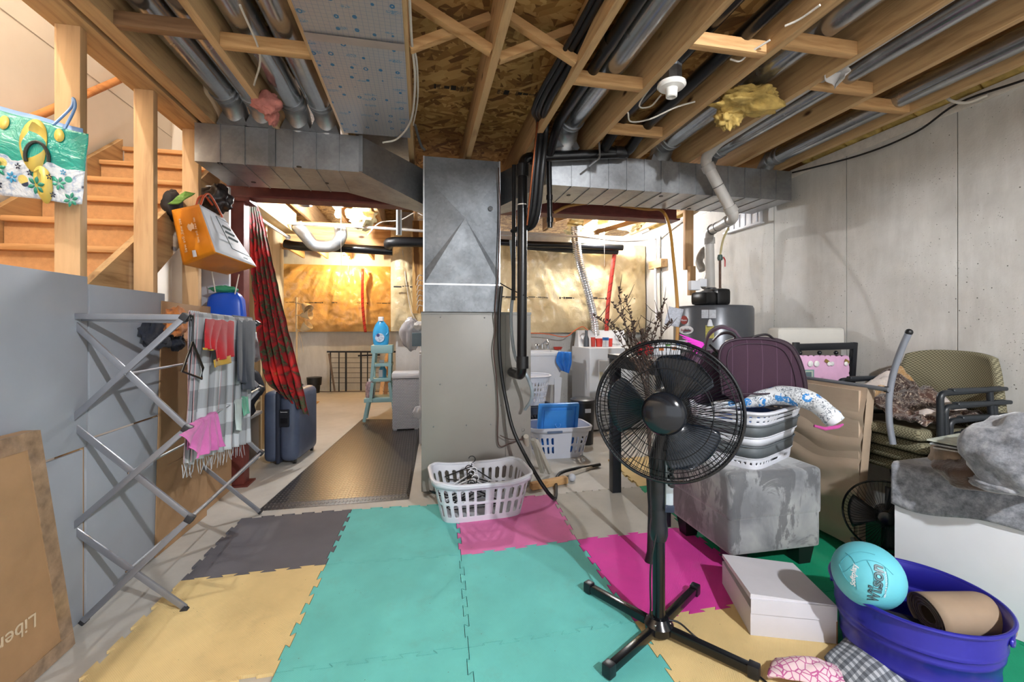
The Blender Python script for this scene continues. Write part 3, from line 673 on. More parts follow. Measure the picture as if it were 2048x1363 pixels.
# second joist bay pieces and header over the cold room opening
tag(MB().bb(-1.66, JX-.0, 5.42, 5.5, 2.10, 2.15, .003).bb(-1.66, JX-.02, 5.5, 5.54, 2.09, 2.42, .003).build('header_beam', W_X), 'pine header over the opening to the orange cold room', 'beam')
tag(MB().bb(-1.72, -1.58, 5.40, 5.54, 0, 2.42, .003).build('door_post', wood('pine_pale', 'c8ab7c', 'e0c9a0', axis=2)), 'pale pine post at the left of the cold room opening', 'post')
tag(MB().bb(-1.62, -1.50, 4.55, 4.59, 0, 2.2, .003).bb(-1.60, -1.50, 4.70, 4.74, 0, 2.2, .003).build('door_post', wood('pine_pale2', 'c8ab7c', 'e0c9a0', axis=2)), 'pale double stud just behind the floral curtain', 'post')
tag(MB().bb(-1.485, -1.34, 3.80, 5.15, 2.20, 2.42, .003).build('header_beam', wood('pine_header', 'bf9a63', 'd9ba85', axis=1)), 'wide pine header above the curtain rod', 'beam')
rod = thing('curtain_rod', 'grey round curtain rod above the floral curtain', 'rod', (-1.4, 4.4, 2.15))
MB().tube([(-1.42, 3.72, 2.155), (-1.40, 5.03, 2.145)], .015, 14).build('tube', PVC, rod); MB().sphere((-1.40, 5.05, 2.145), .028, 16).build('end_cap', WHPL, rod)
# pipes at the back
pipe('drain_pipe', [PY(570, 487, 5.32), PY(600, 492, 5.30), PY(690, 496, 5.30), PY(785, 502, 5.30)], .05, BLACKP, 'thick black pipe over the cold room opening')
pipe('drain_pipe', [PY(776, 487, 5.1)+V((0, .1, 0)), PY(784, 484, 5.05), PY(848, 484, 5.05)], .055, BLACKM, 'short thick black pipe left of the furnace plenum')
pipe('drain_pipe', [PY(1000, 484, 5.2), PY(1060, 488, 5.2), PY(1130, 490, 5.2), PY(1245, 495, 5.2)], .038, BLACKP, 'black pipe along the top of the tan insulation')
pipe('drain_pipe', [PY(1040, 492, 5.28), PY(1130, 499, 5.28), PY(1235, 503, 5.28)], .038, BLACKM, 'second black pipe, under the one along the tan insulation')
pipe('conduit', [PY(560, 446, 4.8), PY(700, 452, 4.9), PY(850, 462, 4.9)], .015, PVC, 'thin grey conduit crossing below the left bulb')
pipe('conduit', [PY(1000, 470, 5.0), PY(1150, 472, 5.0), PY(1250, 482, 5.1), PX(1320, 470, 2.88), PX(1400, 410, 2.88)], .012, PVC, 'thin grey conduit below the right bulb turning along the concrete wall')
pipe('conduit', [V((PY(798, 405, 4.6).x, 4.6, 2.66)), PY(798, 470, 4.6)], .028, plain('8f9a9f', .4), 'grey upright conduit end left of the plenum')
pipe('conduit', [PX(1311, 472, 2.88), PX(1311, 560, 2.88), PX(1313, 640, 2.88)], .016, WHPL, 'white upright conduit on the concrete wall by the twigs')
for a, b, lb in (((1322, 470), (1322, 700), 'black wire hanging on the concrete wall beside the white conduit'),): pipe('cable', [PX(*a, 2.93), PX(*b, 2.93)], .006, WIREB, lb, 'cable')
tag(MB().bb(2.86, 2.949, PX(1303, 520, 2.9).y-.3, PX(1303, 520, 2.9).y-.0, 1.2+.145*PX(1318, 518, 2.9).y, 1.2+.165*PX(1318, 518, 2.9).y, .003).build('wood_block', W_Y), 'short pine block on the concrete wall', 'block')
fl = thing('flexible_duct', 'silver flexible dryer duct dropping behind the dryer', 'duct', PY(1190, 668, 5.2))
pp = smoothpath([PY(1150, 452, 5.1), PY(1153, 490, 5.12), PY(1160, 530, 5.15), PY(1174, 580, 5.2), PY(1186, 630, 5.25), PY(1192, 680, 5.3)], 22)
MB().tube(pp, [.052+.005*(i % 2) for i in range(len(pp))], 18).build('foil_hose', m_galv('foil', 'b4b6b8', 'e2e4e6', .2), fl)
sd = thing('flexible_duct', 'silver duct loop wrapped in clear plastic under the left bulb', 'duct', PY(645, 495, 5.1))
MB().tube(smoothpath([PY(592, 448, 5.0), PY(612, 472, 5.04), PY(630, 490, 5.1), PY(665, 491, 5.1), PY(681, 474, 5.04), PY(680, 452, 5.0)], 10), .065, 18).build('foil_hose', m_galv('foil2', '9fa1a3', 'c4c6c8', .45), sd)
lump('insulation_scrap', INSC, PY(725, 436, 4.95), (.14, .12, .10), 'cream insulation tuft beside the left glowing bulb', 61, .6)
lump('insulation_scrap', INSC, PY(1160, 462, 5.2), (.17, .10, .09), 'cream insulation tuft where the dryer duct rises', 62, .6)
lump('insulation_scrap', INSC, PY(1190, 442, 5.15), (.30, .14, .07), 'long cream insulation tuft across the joists above the dryer', 63, .5)
lump('insulation_scrap', INSC, PY(1262, 444, 5.2), (.22, .14, .10), 'cream insulation lump right of the one above the dryer', 64, .5)
tag(MB().tube(smoothpath([PY(x, y, 4.9) for x, y in ((735, 470), (760, 445), (800, 440), (830, 425), (845, 430))], 6), .006, 8).build('cable', WIREW), 'white cable tangle by the left bulb', 'cable')
pipe('cable', [PY(805, 500, 5.37), PY(812, 560, 5.36), PY(822, 620, 5.36), PY(838, 648, 5.37)], .005, WIREW, 'white cable hanging over the tan insulation left of the furnace', 'cable')
pn_ = thing('electrical_panel_board', 'chipboard panel with white wires left of the furnace', 'panel', PY(835, 600, 5.2))
MB().bb(PY(825, 600, 5.25).x, .1, 5.25, 5.27, 1.35, 2.43).build('board', OSB, pn_)
for i in range(7): MB().tube(smoothpath([PY(846, 552+i*10, 5.2), PY(838, 550+i*10, 5.16), PY(834, 560+i*10, 5.2)], 4), .005, 6).build('wire', WIREW, pn_)
# extra wood seen behind the ducts
for i, (px0, py0, px1, py1, lb) in enumerate(((1110, 440, 1180, 418, 'pine brace rising right behind the black pipe stub'), (598, 392, 735, 404, 'white-lit wood strip above the left bulb'), (1190, 465, 1330, 425, 'pine strip rising right above the right bulb'))):
    tag(MB().beam(PY(px0, py0, 4.6), PY(px1, py1, 4.6), .04, .05, bev=.003).build('bridging_strip', W_X), lb, 'bridging')
rduct(-1.1, 4.4, .06, 'round duct end behind the left trunk duct', boot=False, ystart=3.8, z=2.47)
# ---------------------------------------------------------------- slotted baskets
def rrect(a, b, th, n=5.0):
    c, s_ = math.cos(th), math.sin(th)
    return (a*math.copysign(abs(c)**(2/n), c), b*math.copysign(abs(s_)**(2/n), s_))
def basket(name, lab, cat, base, bot, top, h, rz, hole, mat, rimr=.012, nu=220, nv=36, dip=0, n=5.0, group=None, rimw=.012, rimmat=None, skirt=0):
    t = thing(name, lab, cat, base, group); B = V(base); R = Matrix.Rotation(rz, 3, 'Z')
    def P_(u, w_, e=0):
        th = 2*math.pi*u; a = bot[0]+(top[0]-bot[0])*w_+e; b = bot[1]+(top[1]-bot[1])*w_+e; x, y = rrect(a, b, th, n)
        return B+R@V((x, y, 0))+V((0, 0, h*w_-dip*w_**3*math.cos(th*2)**2*(1 if abs(math.sin(th)) > .5 else 0)))
    mb = MB(); G_ = [[mb.bm.verts.new(P_(i/nu, j/nv)) for j in range(nv+1)] for i in range(nu)]
    # arclength-like u so that the slots are even
    for i in range(nu):
        for j in range(nv):
            if not hole((i+.5)/nu, (j+.5)/nv): mb._face([G_[i][j], G_[(i+1) % nu][j], G_[(i+1) % nu][j+1], G_[i][j+1]])
    mb._face([G_[i][0] for i in range(nu)][::-1])
    mb.build('body', mat, t, smooth=60, solid=.003)
    pts = [P_(i/100, 1, rimr*.5) for i in range(100)]
    MB().tube(pts, rimr, 10, closed=True, flat=.7).build('rim', rimmat or mat, t)
    if skirt:
        mb = MB(); mb.grid(lambda u, w_: P_(u, 1-skirt/h*w_, rimr*1.2), 100, 2, closed=True); mb.build('rim_band', rimmat or mat, t, solid=.003)
    return t, P_
def ev(u, n=5.0): return u
def slots(cols, rows, fw=.5, gap=.12, lo=.12, hi=.86):
    def f(u, w_):
        if w_ < lo or w_ > hi: return False
        a = (u*cols) % 1; r = ((w_-lo)/(hi-lo)*rows) % 1
        x = abs(a-.5)/(fw/2); y = max(0, (abs(r-.5)-(.5-gap)+.12)/.12)
        return x < 1 and abs(r-.5) < (.5-gap) and x*x+y*y < 1
    return f
# superellipse parameter spreads corners; remap so that slots are evenly spaced
def even_basket_hole(bot, top, h, n, cols_len, rows, fw, gap, lo, hi, corner=True):
    N = 2000; a, b = (bot[0]+top[0])/2, (bot[1]+top[1])/2; L = [0]
    pr = V((*rrect(a, b, 0, n), 0))
    for i in range(1, N+1):
        p = V((*rrect(a, b, 2*math.pi*i/N, n), 0)); L.append(L[-1]+(p-pr).length); pr = p
    tot = L[-1]; cols = round(tot/cols_len); s_ = slots(cols, rows, fw, gap, lo, hi)
    def f(u, w_): i = int(u*N); return s_((L[i]+(L[min(i+1, N)]-L[i])*(u*N-i))/tot, w_)
    return f
WH_B = plain('d4d6de', .45, 0, .02)
def eb(name, lab, cat, base, bot, top, h, rz, mat, rows=2, cols_len=.036, fw=.5, gap=.1, lo=.1, hi=.82, n=5.0, **k):
    # parametrise by arclength: build with a dense u
    return basket(name, lab, cat, base, bot, top, h, rz, even_basket_hole(bot, top, h, n, cols_len, rows, fw, gap, lo, hi), mat, n=n, nu=420, nv=44, **k)
# ---------------------------------------------------------------- laundry corner
sk = thing('laundry_sink', 'white plastic laundry sink with chrome tap', 'sink', (1.45, 5.1, 0))
sx0, sx1 = 1.02, 1.62; sz = .90
MB().frus([(sx0+.05, 4.92, .52), (sx1-.07, 4.92, .52), (sx1-.07, 5.36, .52), (sx0+.05, 5.36, .52)], [(sx0, 4.86, sz-.03), (sx1-.02, 4.86, sz-.03), (sx1-.02, 5.4, sz-.03), (sx0, 5.4, sz-.03)]).build('basin', WHPL, sk)
MB().bb(sx0-.02, sx1, 4.84, 4.88, sz-.04, sz, .006).bb(sx0-.02, sx1, 5.36, 5.42, sz-.04, sz, .006).bb(sx0-.02, sx0+.02, 4.84, 5.42, sz-.04, sz).bb(sx1-.04, sx1, 4.84, 5.42, sz-.04, sz).build('rim', WHPL, sk)
for x in (sx0+.04, sx1-.12):
    for y in (4.9, 5.3): MB().frus([(x, y, 0), (x+.04, y, 0), (x+.04, y+.06, 0), (x, y+.06, 0)], [(x, y, .6), (x+.09, y, .6), (x+.09, y+.06, .6), (x, y+.06, .6)]).build('leg', WHPL, sk)
CHR = plain('c9cbcc', .15, 1, .03)
tp = PY(1085, 697, 5.3)
MB().tube([tp, tp+V((0, 0, .06)), tp+V((.03, -.12, .11)), tp+V((.03, -.14, .08))], .011, 10).build('tap', CHR, sk)
for dx in (-.07, .07): MB().lathe([(.02, 0), (.02, .04), (.03, .045), (.025, .06), (0, .065)], tp+V((dx, 0, 0)), 12).build('tap_handle', CHR, sk)
tag(MB().lathe([(.0, 0), (.045, 0), (.06, .035), (.055, .035), (.04, .006), (0, .006)], (PY(1116, 700, 5.38).x, 5.39, sz+.001), 20).build('soap_dish', plain('c0453a', .4)), 'red soap dish on the sink edge', 'dish')
def drape(name, lab, cat, ptsL, ptsR, mat, folds=5, amp=.02, solid=.004, nu=40, nv=40, seed=0, group=None, out=(0, -1, 0), noise_amp=.01, over=0):
    "cloth between a left and a right edge curve, falling from top to bottom, with folds"
    L = smoothpath(ptsL, 10); R = smoothpath(ptsR, 10); o = V(out)
    def at(path, w_):
        s_ = w_*(len(path)-1); i = min(int(s_), len(path)-2); return path[i].lerp(path[i+1], s_-i)
    def f(u, w_):
        a, b = at(L, w_), at(R, w_); p = a.lerp(b, u); k = math.sin(u*folds*2*math.pi+1.5*nz((w_*1.5, u*2, seed), 1))*amp*(.35+.65*w_)
        return p+o*(k+noise_amp*nz((p.x, p.y, p.z), 12, seed))
    mb = MB(); mb.grid(f, nu, nv)
    return tag(mb.build(name, mat, smooth=180, solid=solid), lab, cat, group)
BLUEC = fabric('2a77cf')
drape('cleaning_cloth', 'bright blue cloth draped over the sink rim', 'cloth', [PY(1120, 704, 4.9), PY(1116, 704, 4.825), PY(1112, 722, 4.82), PY(1122, 740, 4.82)], [PY(1142, 705, 4.9), PY(1143, 705, 4.825), PY(1143, 725, 4.82), PY(1137, 746, 4.82)], BLUEC, 3, .012)
# dryer
DR = plain('d3d5d8', .3, 0, .01)
dx0, dx1, dyf, dyb, dz = 1.86, 2.55, 4.72, 5.33, .95
dr = thing('clothes_dryer', 'white clothes dryer with rounded front door and slanted control panel', 'dryer', (2.2, 5.0, 0))
MB().bb(dx0, dx1, dyf, dyb, .02, dz, .012).build('body', DR, dr)
MB().box(((dx0+dx1)/2+.02, dyf-.008, .52), (.52, .018, .58), None, .03, 3).build('door', DR, dr)
hd = MB().box((dx0+.13, dyf-.022, .62), (.045, .018, .12), None, .015).build('handle', plain('cfc9b0', .4), dr)
cp = MB(); zc = dz
cp.prism([(dx0+.03, dyb-.17, zc), (dx0+.06, dyb-.05, zc+.20), (dx0+.06, dyb, zc+.20), (dx0+.03, dyb, zc)], (dx1-dx0-.06, 0, 0))
cp.build('control_panel', DR, dr)
def on_cp(px, py): p = PY(px, py, dyb-.12); return p
for px, r in ((1167, .05), (1234, .035)):
    c = PY(px, 675, dyb-.13); MB().lathe([(r*.7, -.002), (r*.7, .018), (0, .018)], c, 24, axis=(0, -1, .6)).build('dial', DR, dr); MB().tube([c+V((r*math.cos(a), -.004, r*math.sin(a))) for a in [i*.35-1 for i in range(12)]], .0025, 6).build('dial_mark', plain('4a4d52', .5), dr)
textmesh('Whirlpool', .028, PY(1232, 688, dyb-.165), (1, 0, 0), (0, .5, 1), plain('4a4d52', .5), dr)
def bottle(name, lab, cat, c, prof, mat, capm=None, capprof=None, sx=1, sy=1, seg=20, rz=0):
    t = thing(name, lab, cat, c); MB().lathe(prof, c, seg, sx=sx, sy=sy).build('body', mat, t, smooth=50)
    if capprof: MB().lathe(capprof, c, seg).build('cap', capm, t)
    return t
zt_ = dz+.001
bottle('spray_can', 'dark grey narrow bottle standing on the dryer', 'bottle', (PY(1174, 688, 5.08).x, 5.1, zt_), [(0, 0), (.035, 0), (.033, .10), (.018, .14), (.018, .2), (0, .2)], plain('4a4f55', .4))
for px, lb, cc, r, hh in ((1188, 'leftmost red translucent cup on the dryer', 'c0463c', .028, .115), (1200, 'wider red tub beside the leftmost cup on the dryer', 'd9463c', .045, .10), (1222, 'small red cup right of the white tub on the dryer', 'd9463c', .032, .10)):
    bottle('plastic_cup', lb, 'cup', (PY(px, 690, 5.02).x, 5.05, zt_), [(0, 0), (r*.85, 0), (r, hh), (r*.92, hh), (r*.8, .01), (0, .01)], plain(cc, .25, 0, .05))
wt = bottle('detergent_tub', 'white tub with a blue lid on the dryer', 'tub', (PY(1212, 690, 4.95).x, 4.96, zt_), [(0, 0), (.035, 0), (.036, .08), (.03, .085), (0, .085)], plain('d7dbe0', .35), plain('2c6fb5', .4), [(.038, .08), (.038, .115), (0, .115)])
pipe('extension_cord', [PY(1040, 665, 5.3), PY(1090, 667, 5.3), PY(1130, 673, 5.3), PY(1150, 660, 5.28), PY(1165, 653, 5.26), PY(1176, 660, 5.2)], .006, plain('d0683c', .5), 'orange cord looping over the ledge behind the dryer', 'cord')
# black bin
bn = thing('waste_bin', 'small black round waste bin in front of the dryer', 'bin', (1.62, 4.3, 0))
MB().lathe([(0, 0), (.105, 0), (.12, .42), (0, .42)], (1.62, 4.3, 0), 28).build('body', plain('232327', .4), bn)
MB().lathe([(.128, .42), (.13, .45), (.10, .465), (0, .468)], (1.62, 4.3, 0), 28).build('lid', plain('3d3e42', .35), bn)
MB().bb(1.60, 1.66, 4.178, 4.183, .33, .37).build('sticker', WHPL, bn)
# stacked round baskets left
GB = plain('3e4658', .5)
b1, _ = eb('laundry_basket', 'dark blue-grey laundry basket under the round white basket', 'laundry basket', (1.10, 4.62, 0), (.20, .17), (.25, .2), .36, .0, GB, rows=2, n=3.0)
b2, _ = eb('laundry_basket', 'round white laundry basket on top of the dark basket', 'laundry basket', (1.10, 4.62, .372), (.19, .17), (.25, .21), .30, 0, WH_B, rows=4, cols_len=.034, n=2.4, gap=.16)
# big white basket with blue lid
b3, _ = eb('laundry_basket', 'white laundry basket on the concrete holding a blue box lid', 'laundry basket', (1.24, 3.98, 0), (.22, .15), (.29, .20), .28, 0, plain('c9ccd8', .4, 0, .02), rows=2, cols_len=.045, fw=.42, lo=.14, hi=.74, skirt=.035)
MB().box(PY(1110, 864, 3.76), (.14, .008, .022), None, .003).build('handle_strip', plain('5c6b88', .5), b3)
BLID = plain('3f8fe0', .35, 0, .05)
lid = thing('box_lid', 'bright blue plastic box lid standing in the white basket', 'lid', (1.24, 3.95, .05))
R_l = Matrix.Rotation(.22, 3, 'X')
MB().box((1.235, 3.95, .28), (.38, .012, .42), R_l, .005).build('panel', BLID, lid)
m_ = MB()
for dx, dz_, sx_, sz_ in ((0, .2, .38, .03), (-.18, 0, .03, .40), (.18, 0, .03, .40)): m_.box(V((1.235, 3.937, .28))+R_l@V((dx, 0, dz_)), (sx_, .03, sz_), R_l, .006)
m_.box(V((1.235, 3.94, .28))+R_l@V((0, .0, .0)), (.27, .016, .30), R_l, .004); m_.build('raised_edge', BLID, lid)
MB().lathe([(.03, 0), (.03, .006), (.022, .006), (.022, 0)], V((1.235, 3.931, .28)), 6, axis=(0, -1, .22)).build('emblem', BLID, lid)
lump('folded_clothes', BLUEC, (1.24, 3.98, .11), (.17, .11, .10), 'blue laundry seen through the slots of the white basket', 71)['category'] = 'laundry'
# sticks and wood by the furnace foot
tag(MB().tube([G(1058, 950)+V((0, 0, .02)), PY(1052, 872, 3.15)], .02, 10).build('wood_stick', plain('b8b0a2', .7)), 'pale stick leaning on the furnace corner', 'stick')
tag(MB().beam(G(1085, 948)+V((0, 0, .02)), PY(1066, 878, 3.3), .03, .03).build('wood_stick', plain('aaa59a', .7)), 'grey stick leaning just right of the furnace', 'stick')
tag(MB().beam(G(1100, 950)+V((0, 0, .02)), PY(1072, 880, 3.32), .025, .03).build('wood_stick', plain('bdb6aa', .7)), 'second grey stick leaning right of the furnace', 'stick')
wb = thing('wood_block', 'pine wood block with a cloth-wrapped end on the concrete floor', 'block', G(1098, 975))
MB().beam(G(1062, 980)+V((0, 0, .03)), G(1133, 966)+V((0, 0, .03)), .05, .05, bev=.006).build('wood', W_X, wb); MB().sphere(G(1144, 962)+V((0, 0, .03)), .03, 14).build('wrapped_end', plain('b9bcc4', .5), wb)
tag(MB().beam(G(1100, 965)+V((0, 0, .015)), G(1200, 935)+V((0, .04, .015)), .03, .02).build('wood_stick', plain('b3aa9b', .7)), 'long flat stick lying on the floor beside the black hose', 'stick')
# ---------------------------------------------------------------- left back: stool, hamper, railing, lamp
MINT = plain('8fb5b8', .45, 0, .04)
ss = thing('step_stool', 'pale blue-green wooden step stool with detergent on top', 'step stool', (-.6, 5.75, 0))
sy = 5.62
def sp(px, py): return PY(px, py, sy)
a = sp(742, 690); b = sp(785, 690)
MB().bb(a.x, b.x, sy-.02, sy+.30, a.z-.10, a.z, .008).build('top', MINT, ss)
for y in (sy, sy+.25):
    for (t0, t1, w_) in (((748, 706), (743, 760), .04), ((780, 706), (779, 760), .04), ((745, 765), (741, 803), .045), ((779, 765), (784, 803), .04), ((736, 803), (728, 843), .04), ((786, 803), (790, 843), .04)):
        MB().beam(PY(*t0, sy)+V((0, y-sy, 0)), V((PY(*t1, sy).x, y, max(0.0, PY(*t1, sy).z))), .035, w_, up=(0, 1, 0)).build('leg', MINT, ss)
for (xa, xb, yy, hh) in ((744, 784, 730, .035), (743, 782, 760, .04), (728, 786, 801, .05)):
    MB().bb(PY(xa, yy, sy).x, PY(xb, yy, sy).x, sy-.01, sy+.30, PY(xa, yy, sy).z-hh/2, PY(xa, yy, sy).z+hh/2, .004).build('step', MINT, ss)
bc = V((PY(762, 690, sy+.1).x, sy+.1, a.z+.001))
db = thing('detergent_bottle', 'blue laundry detergent bottle with a white cap on the step stool', 'bottle', bc)
LB = plain('3aa3dc', .25, 0, .08, 10)
MB().lathe([(0, 0), (.085, 0), (.095, .03), (.10, .12), (.095, .18), (.07, .25), (.04, .29), (.03, .30), (0, .30)], bc, 24, sy=.5).build('body', LB, db, smooth=60)
MB().lathe([(.035, .295), (.036, .345), (.03, .35), (0, .35)], bc, 20).build('cap', WHPL, db)
MB().tube(smoothpath([bc+V((.04, -.02, .26)), bc+V((.075, -.02, .22)), bc+V((.085, -.02, .15)), bc+V((.06, -.03, .12))], 4), .014, 10).build('handle', LB, db)
MB().lathe([(0, 0), (.055, 0), (.055, .002), (0, .002)], bc+V((-.01, -.053, .09)), 20, axis=(0, -1, 0)).build('label', plain('c9d5ea', .4, 0, .25, 40), db)
MB().lathe([(0, 0), (.02, 0), (.02, .001), (0, .001)], bc+V((-.03, -.057, .12)), 12, axis=(0, -1, 0)).build('label_mark', plain('4b4a86', .4), db)
sc_ = V((PY(764, 757, sy).x, sy+.1, PY(760, 760, sy).z+.021))
sb = thing('spray_bottle', 'blue and white spray bottle on the stool shelf', 'bottle', sc_)
MB().lathe([(0, 0), (.045, 0), (.045, .10), (.02, .15), (.015, .17), (0, .17)], sc_, 18, sy=.6).build('body', plain('4d9fc0', .3), sb); MB().box(sc_+V((-.012, 0, .195)), (.06, .025, .05), None, .008).build('trigger_head', WHPL, sb); MB().bb(sc_.x-.046, sc_.x-.0, sc_.y-.03, sc_.y-.027, sc_.z+.01, sc_.z+.1).build('label', WHPL, sb)
jc = V((PY(738, 798, sy).x, sy+.1, PY(738, 801, sy).z+.026))
jr = thing('glass_jar', 'clear jar of pink and blue bits on the low step', 'jar', jc)
MB().lathe([(0, 0), (.05, 0), (.055, .03), (.055, .16), (.03, .2), (0, .2)], jc, 20).build('glass', plain('a98f94', .15, 0, .35, 30), jr); MB().lathe([(.0, 0), (.02, 0), (.02, .03), (0, .03)], jc+V((0, 0, .2)), 12).build('knot', WHPL, jr)
# wicker hamper
wk = NT('wicker'); v = wk.coord('Object'); se = wk.sep(v)
row = wk.math('MULTIPLY', se[2], 62); alt = wk.math('MULTIPLY', wk.math('FLOOR', row), .5); colx = wk.math('ADD', wk.math('MULTIPLY', wk.math('ADD', se[0], se[1]), 55), alt)
hh_ = wk.math('MULTIPLY', wk.math('ABSOLUTE', wk.math('SINE', wk.math('MULTIPLY', row, math.pi))), wk.math('ABSOLUTE', wk.math('SINE', wk.math('MULTIPLY', colx, math.pi))))
wk.set(col=wk.mix(wk.ramp(hh_, [(.05, 1.0), (.35, 0.0)]), 'd2d2d8', '77777f'), rough=.5); wk.bump(hh_, .9, .006); WICK = wk.m
hp = thing('laundry_hamper', 'white woven plastic hamper with a lid standing on the black mat', 'hamper', (-.19, 5.2, 0))
hx0, hx1, hy0 = -.335, -.04, 5.16
MB().frus([(hx0+.0, hy0, .03), (hx1, hy0, .03), (hx1, hy0+.25, .03), (hx0, hy0+.25, .03)], [(hx0, hy0, .60), (hx1, hy0, .60), (hx1, hy0+.25, .60), (hx0, hy0+.25, .60)]).build('body', WICK, hp)
MB().bb(hx0-.008, hx1+.008, hy0-.008, hy0+.258, .602, .67, .02).build('lid', WHPL, hp)
for x in (hx0+.03, hx1-.03): MB().bb(x-.02, x+.02, hy0+.01, hy0+.24, .016, .03).build('foot', WHPL, hp)
ws = thing('washing_machine', 'white washing machine almost hidden behind the furnace', 'washing machine', (.2, 4.7, 0))
wx = PY(838, 780, 4.5).x
MB().bb(wx, wx+.66, 4.5, 5.1, .02, .92, .01).build('body', DR, ws); MB().bb(wx+.01, wx+.6, 4.98, 5.1, .92, 1.05, .01).build('control_panel', DR, ws)
tag(MB().bb(0, .05, 4.56, 4.62, .921, 1.1).bb(PY(824, 690, 4.55).x, .1, 4.55, 4.65, PY(824, 694, 4.35).z, PY(824, 666, 4.35).z, .004).build('shelf', plain('7e95a2', .5)), 'blue-grey shelf edge behind the furnace', 'shelf')
lump('plastic_bag', plain('bdbcc0', .25, 0, .06), PY(822, 668, 4.75), (.11, .07, .17), 'white plastic bag hanging by the furnace', 81, .25)['category'] = 'plastic bag'
lump('paper_towel', plain('dcdad6', .8), PY(838, 652, 4.6), (.05, .05, .05), 'crumpled white paper on the blue-grey shelf', 82, .25)['category'] = 'paper'
lump('cloth_scrap', plain('d8d8dc', .9), PY(836, 824, 4.47), (.05, .03, .06), 'white cloth scrap hanging beside the hamper', 83, .25)['category'] = 'cloth'
# railing on the far wall
rl = thing('metal_railing', 'black metal railing leaning on the far concrete wall', 'railing', (-1.2, 8.45, 0))
RY = 8.45
def q_(px, py): return PY(px, py, RY)
MB().beam(q_(654, 703), q_(800, 703), .03, .03).build('top_rail', BLACKM, rl)
for px in (661, 678, 692, 722, 735, 750): MB().beam(V((q_(px, 780).x, RY, .02)), q_(px, 704), .03 if px in (692, 722) else .018, .02, up=(0, 1, 0)).build('baluster', BLACKM, rl)
for py in (715, 725, 735, 745, 755, 765): MB().beam(q_(661, py), q_(760, py), .008, .008).build('wire', BLACKM, rl)
MB().beam(q_(716, 711), q_(760, 709), .03, .03).build('cross_rail', BLACKM, rl)
tag(MB().beam(q_(672, 782)+V((0, -.12, .02)), q_(659, 706)+V((0, -.05, 0)), .03, .02, up=(0, 1, 0)).build('metal_bar', plain('6d5a48', .5, .3)), 'brown bar leaning on the left end of the railing', 'bar')
for i, (x0, x1) in enumerate(((760, 778), (770, 782))):
    tag(MB().beam(V((PY(x0, 800, 7.5).x, 7.5, .02)), PY(x1, 690, 8.3), .06, .03, up=(0, 1, 0)).build('wood_board', W_D if i else W_Z), ('pale board leaning behind the step stool', 'dark board leaning behind the step stool')[i], 'board')
tag(MB().beam(G(640, 783), G(845, 783), .03, .02).build('metal_bar', plain('6d5a50', .5, .2)), 'thin pipe lying along the foot of the far wall', 'pipe')
cn = G(630, 784)+V((0, -.05, 0))
tag(MB().lathe([(0, 0), (.09, 0), (.10, .13), (.12, .14), (.13, .28), (0, .28)], cn, 20).build('plant_pot', BLACKM), 'small black pot at the foot of the far wall', 'pot')
tag(MB().bb(-1.95, -1.60, 6.95, 7.45, .001, .012, .004).build('floor_grate', plain('c4964f', .7, 0, .15, 30)), 'tan rectangular pad on the cold room floor', 'pad')
# cream three-headed lamp
lp = thing('floor_lamp', 'cream three-headed floor lamp in front of the orange-tinted insulation', 'floor lamp', (PY(593, 650, 8.15).x, 8.15, 0))
CREAM = plain('d9c39c', .4); c0 = PY(593, 650, 8.15)
MB().tube([(c0.x, 8.15, .03), (c0.x, 8.15, PY(593, 594, 8.15).z)], .016, 12).build('pole', CREAM, lp); MB().lathe([(0, 0), (.14, 0), (.13, .03), (0, .035)], (c0.x, 8.15, 0), 24).build('base', CREAM, lp)
for (sx_, sy_, ex, ey, hx, hy, ax) in ((593, 605, 606, 608, 613, 606, (.6, -.5, -.5)), (593, 630, 602, 630, 614, 627, (1, -.3, .1)), (593, 658, 603, 661, 614, 655, (.8, -.3, .7))):
    s_ = PY(sx_, sy_, 8.15); e = PY(ex, ey, 8.05); MB().tube([s_, e], .009, 8).build('arm', CREAM, lp)
    MB().lathe([(0, 0), (.03, .0), (.045, .04), (.075, .10), (.09, .17), (.085, .17), (.04, .05), (0, .02)], e, 20, axis=ax).build('lamp_shade', CREAM, lp)
for dx in (.05, .09): MB().tube(smoothpath([(c0.x, 8.14, 1.2), (c0.x+dx, 8.12, .95), (c0.x+dx*1.3, 8.12, .75)], 5), .003, 6).build('cord', CREAM, lp)
# ---------------------------------------------------------------- floral curtain
fc = NT('poinsettia_print'); v = fc.coord('UV', (1.7, 7, 0))
vn = fc.n('ShaderNodeTexVoronoi'); fc.put(vn.inputs['Vector'], v); vn.inputs['Scale'].default_value = 1; vn.inputs['Randomness'].default_value = .75
df = fc.n('ShaderNodeVectorMath', operation='SUBTRACT'); fc.put(df.inputs[0], v); fc.put(df.inputs[1], vn.outputs['Position']); sd_ = fc.sep(df.outputs[0])
ang = fc.math('ARCTAN2', sd_[1], sd_[0]); rot_ = fc.math('MULTIPLY', fc.sep(vn.outputs['Color'])[0], 6.0)
pet = fc.math('ABSOLUTE', fc.math('COSINE', fc.math('MULTIPLY', fc.math('ADD', ang, rot_), 3.0)))
fr2 = fc.math('DIVIDE', vn.outputs['Distance'], fc.math('ADD', .26, fc.math('MULTIPLY', pet, .38)))
nn_ = fc.noise(v, 5, 4, .6, 1)
bgc = fc.ramp(nn_, [(.36, '32391f'), (.46, '4d5a38'), (.52, '6e1216'), (.62, '9a191c'), (.72, '3c4429')])
flw = fc.ramp(fr2, [(0, 'd9b04a'), (.12, 'c9402a'), (.2, 'e8352c'), (.6, 'd01f20'), (.9, '9c1518')])
c = fc.mix(fc.math('LESS_THAN', fr2, .95), bgc, flw)
fc.set(col=c, rough=.8, sheen=.1); FLOR = fc.m
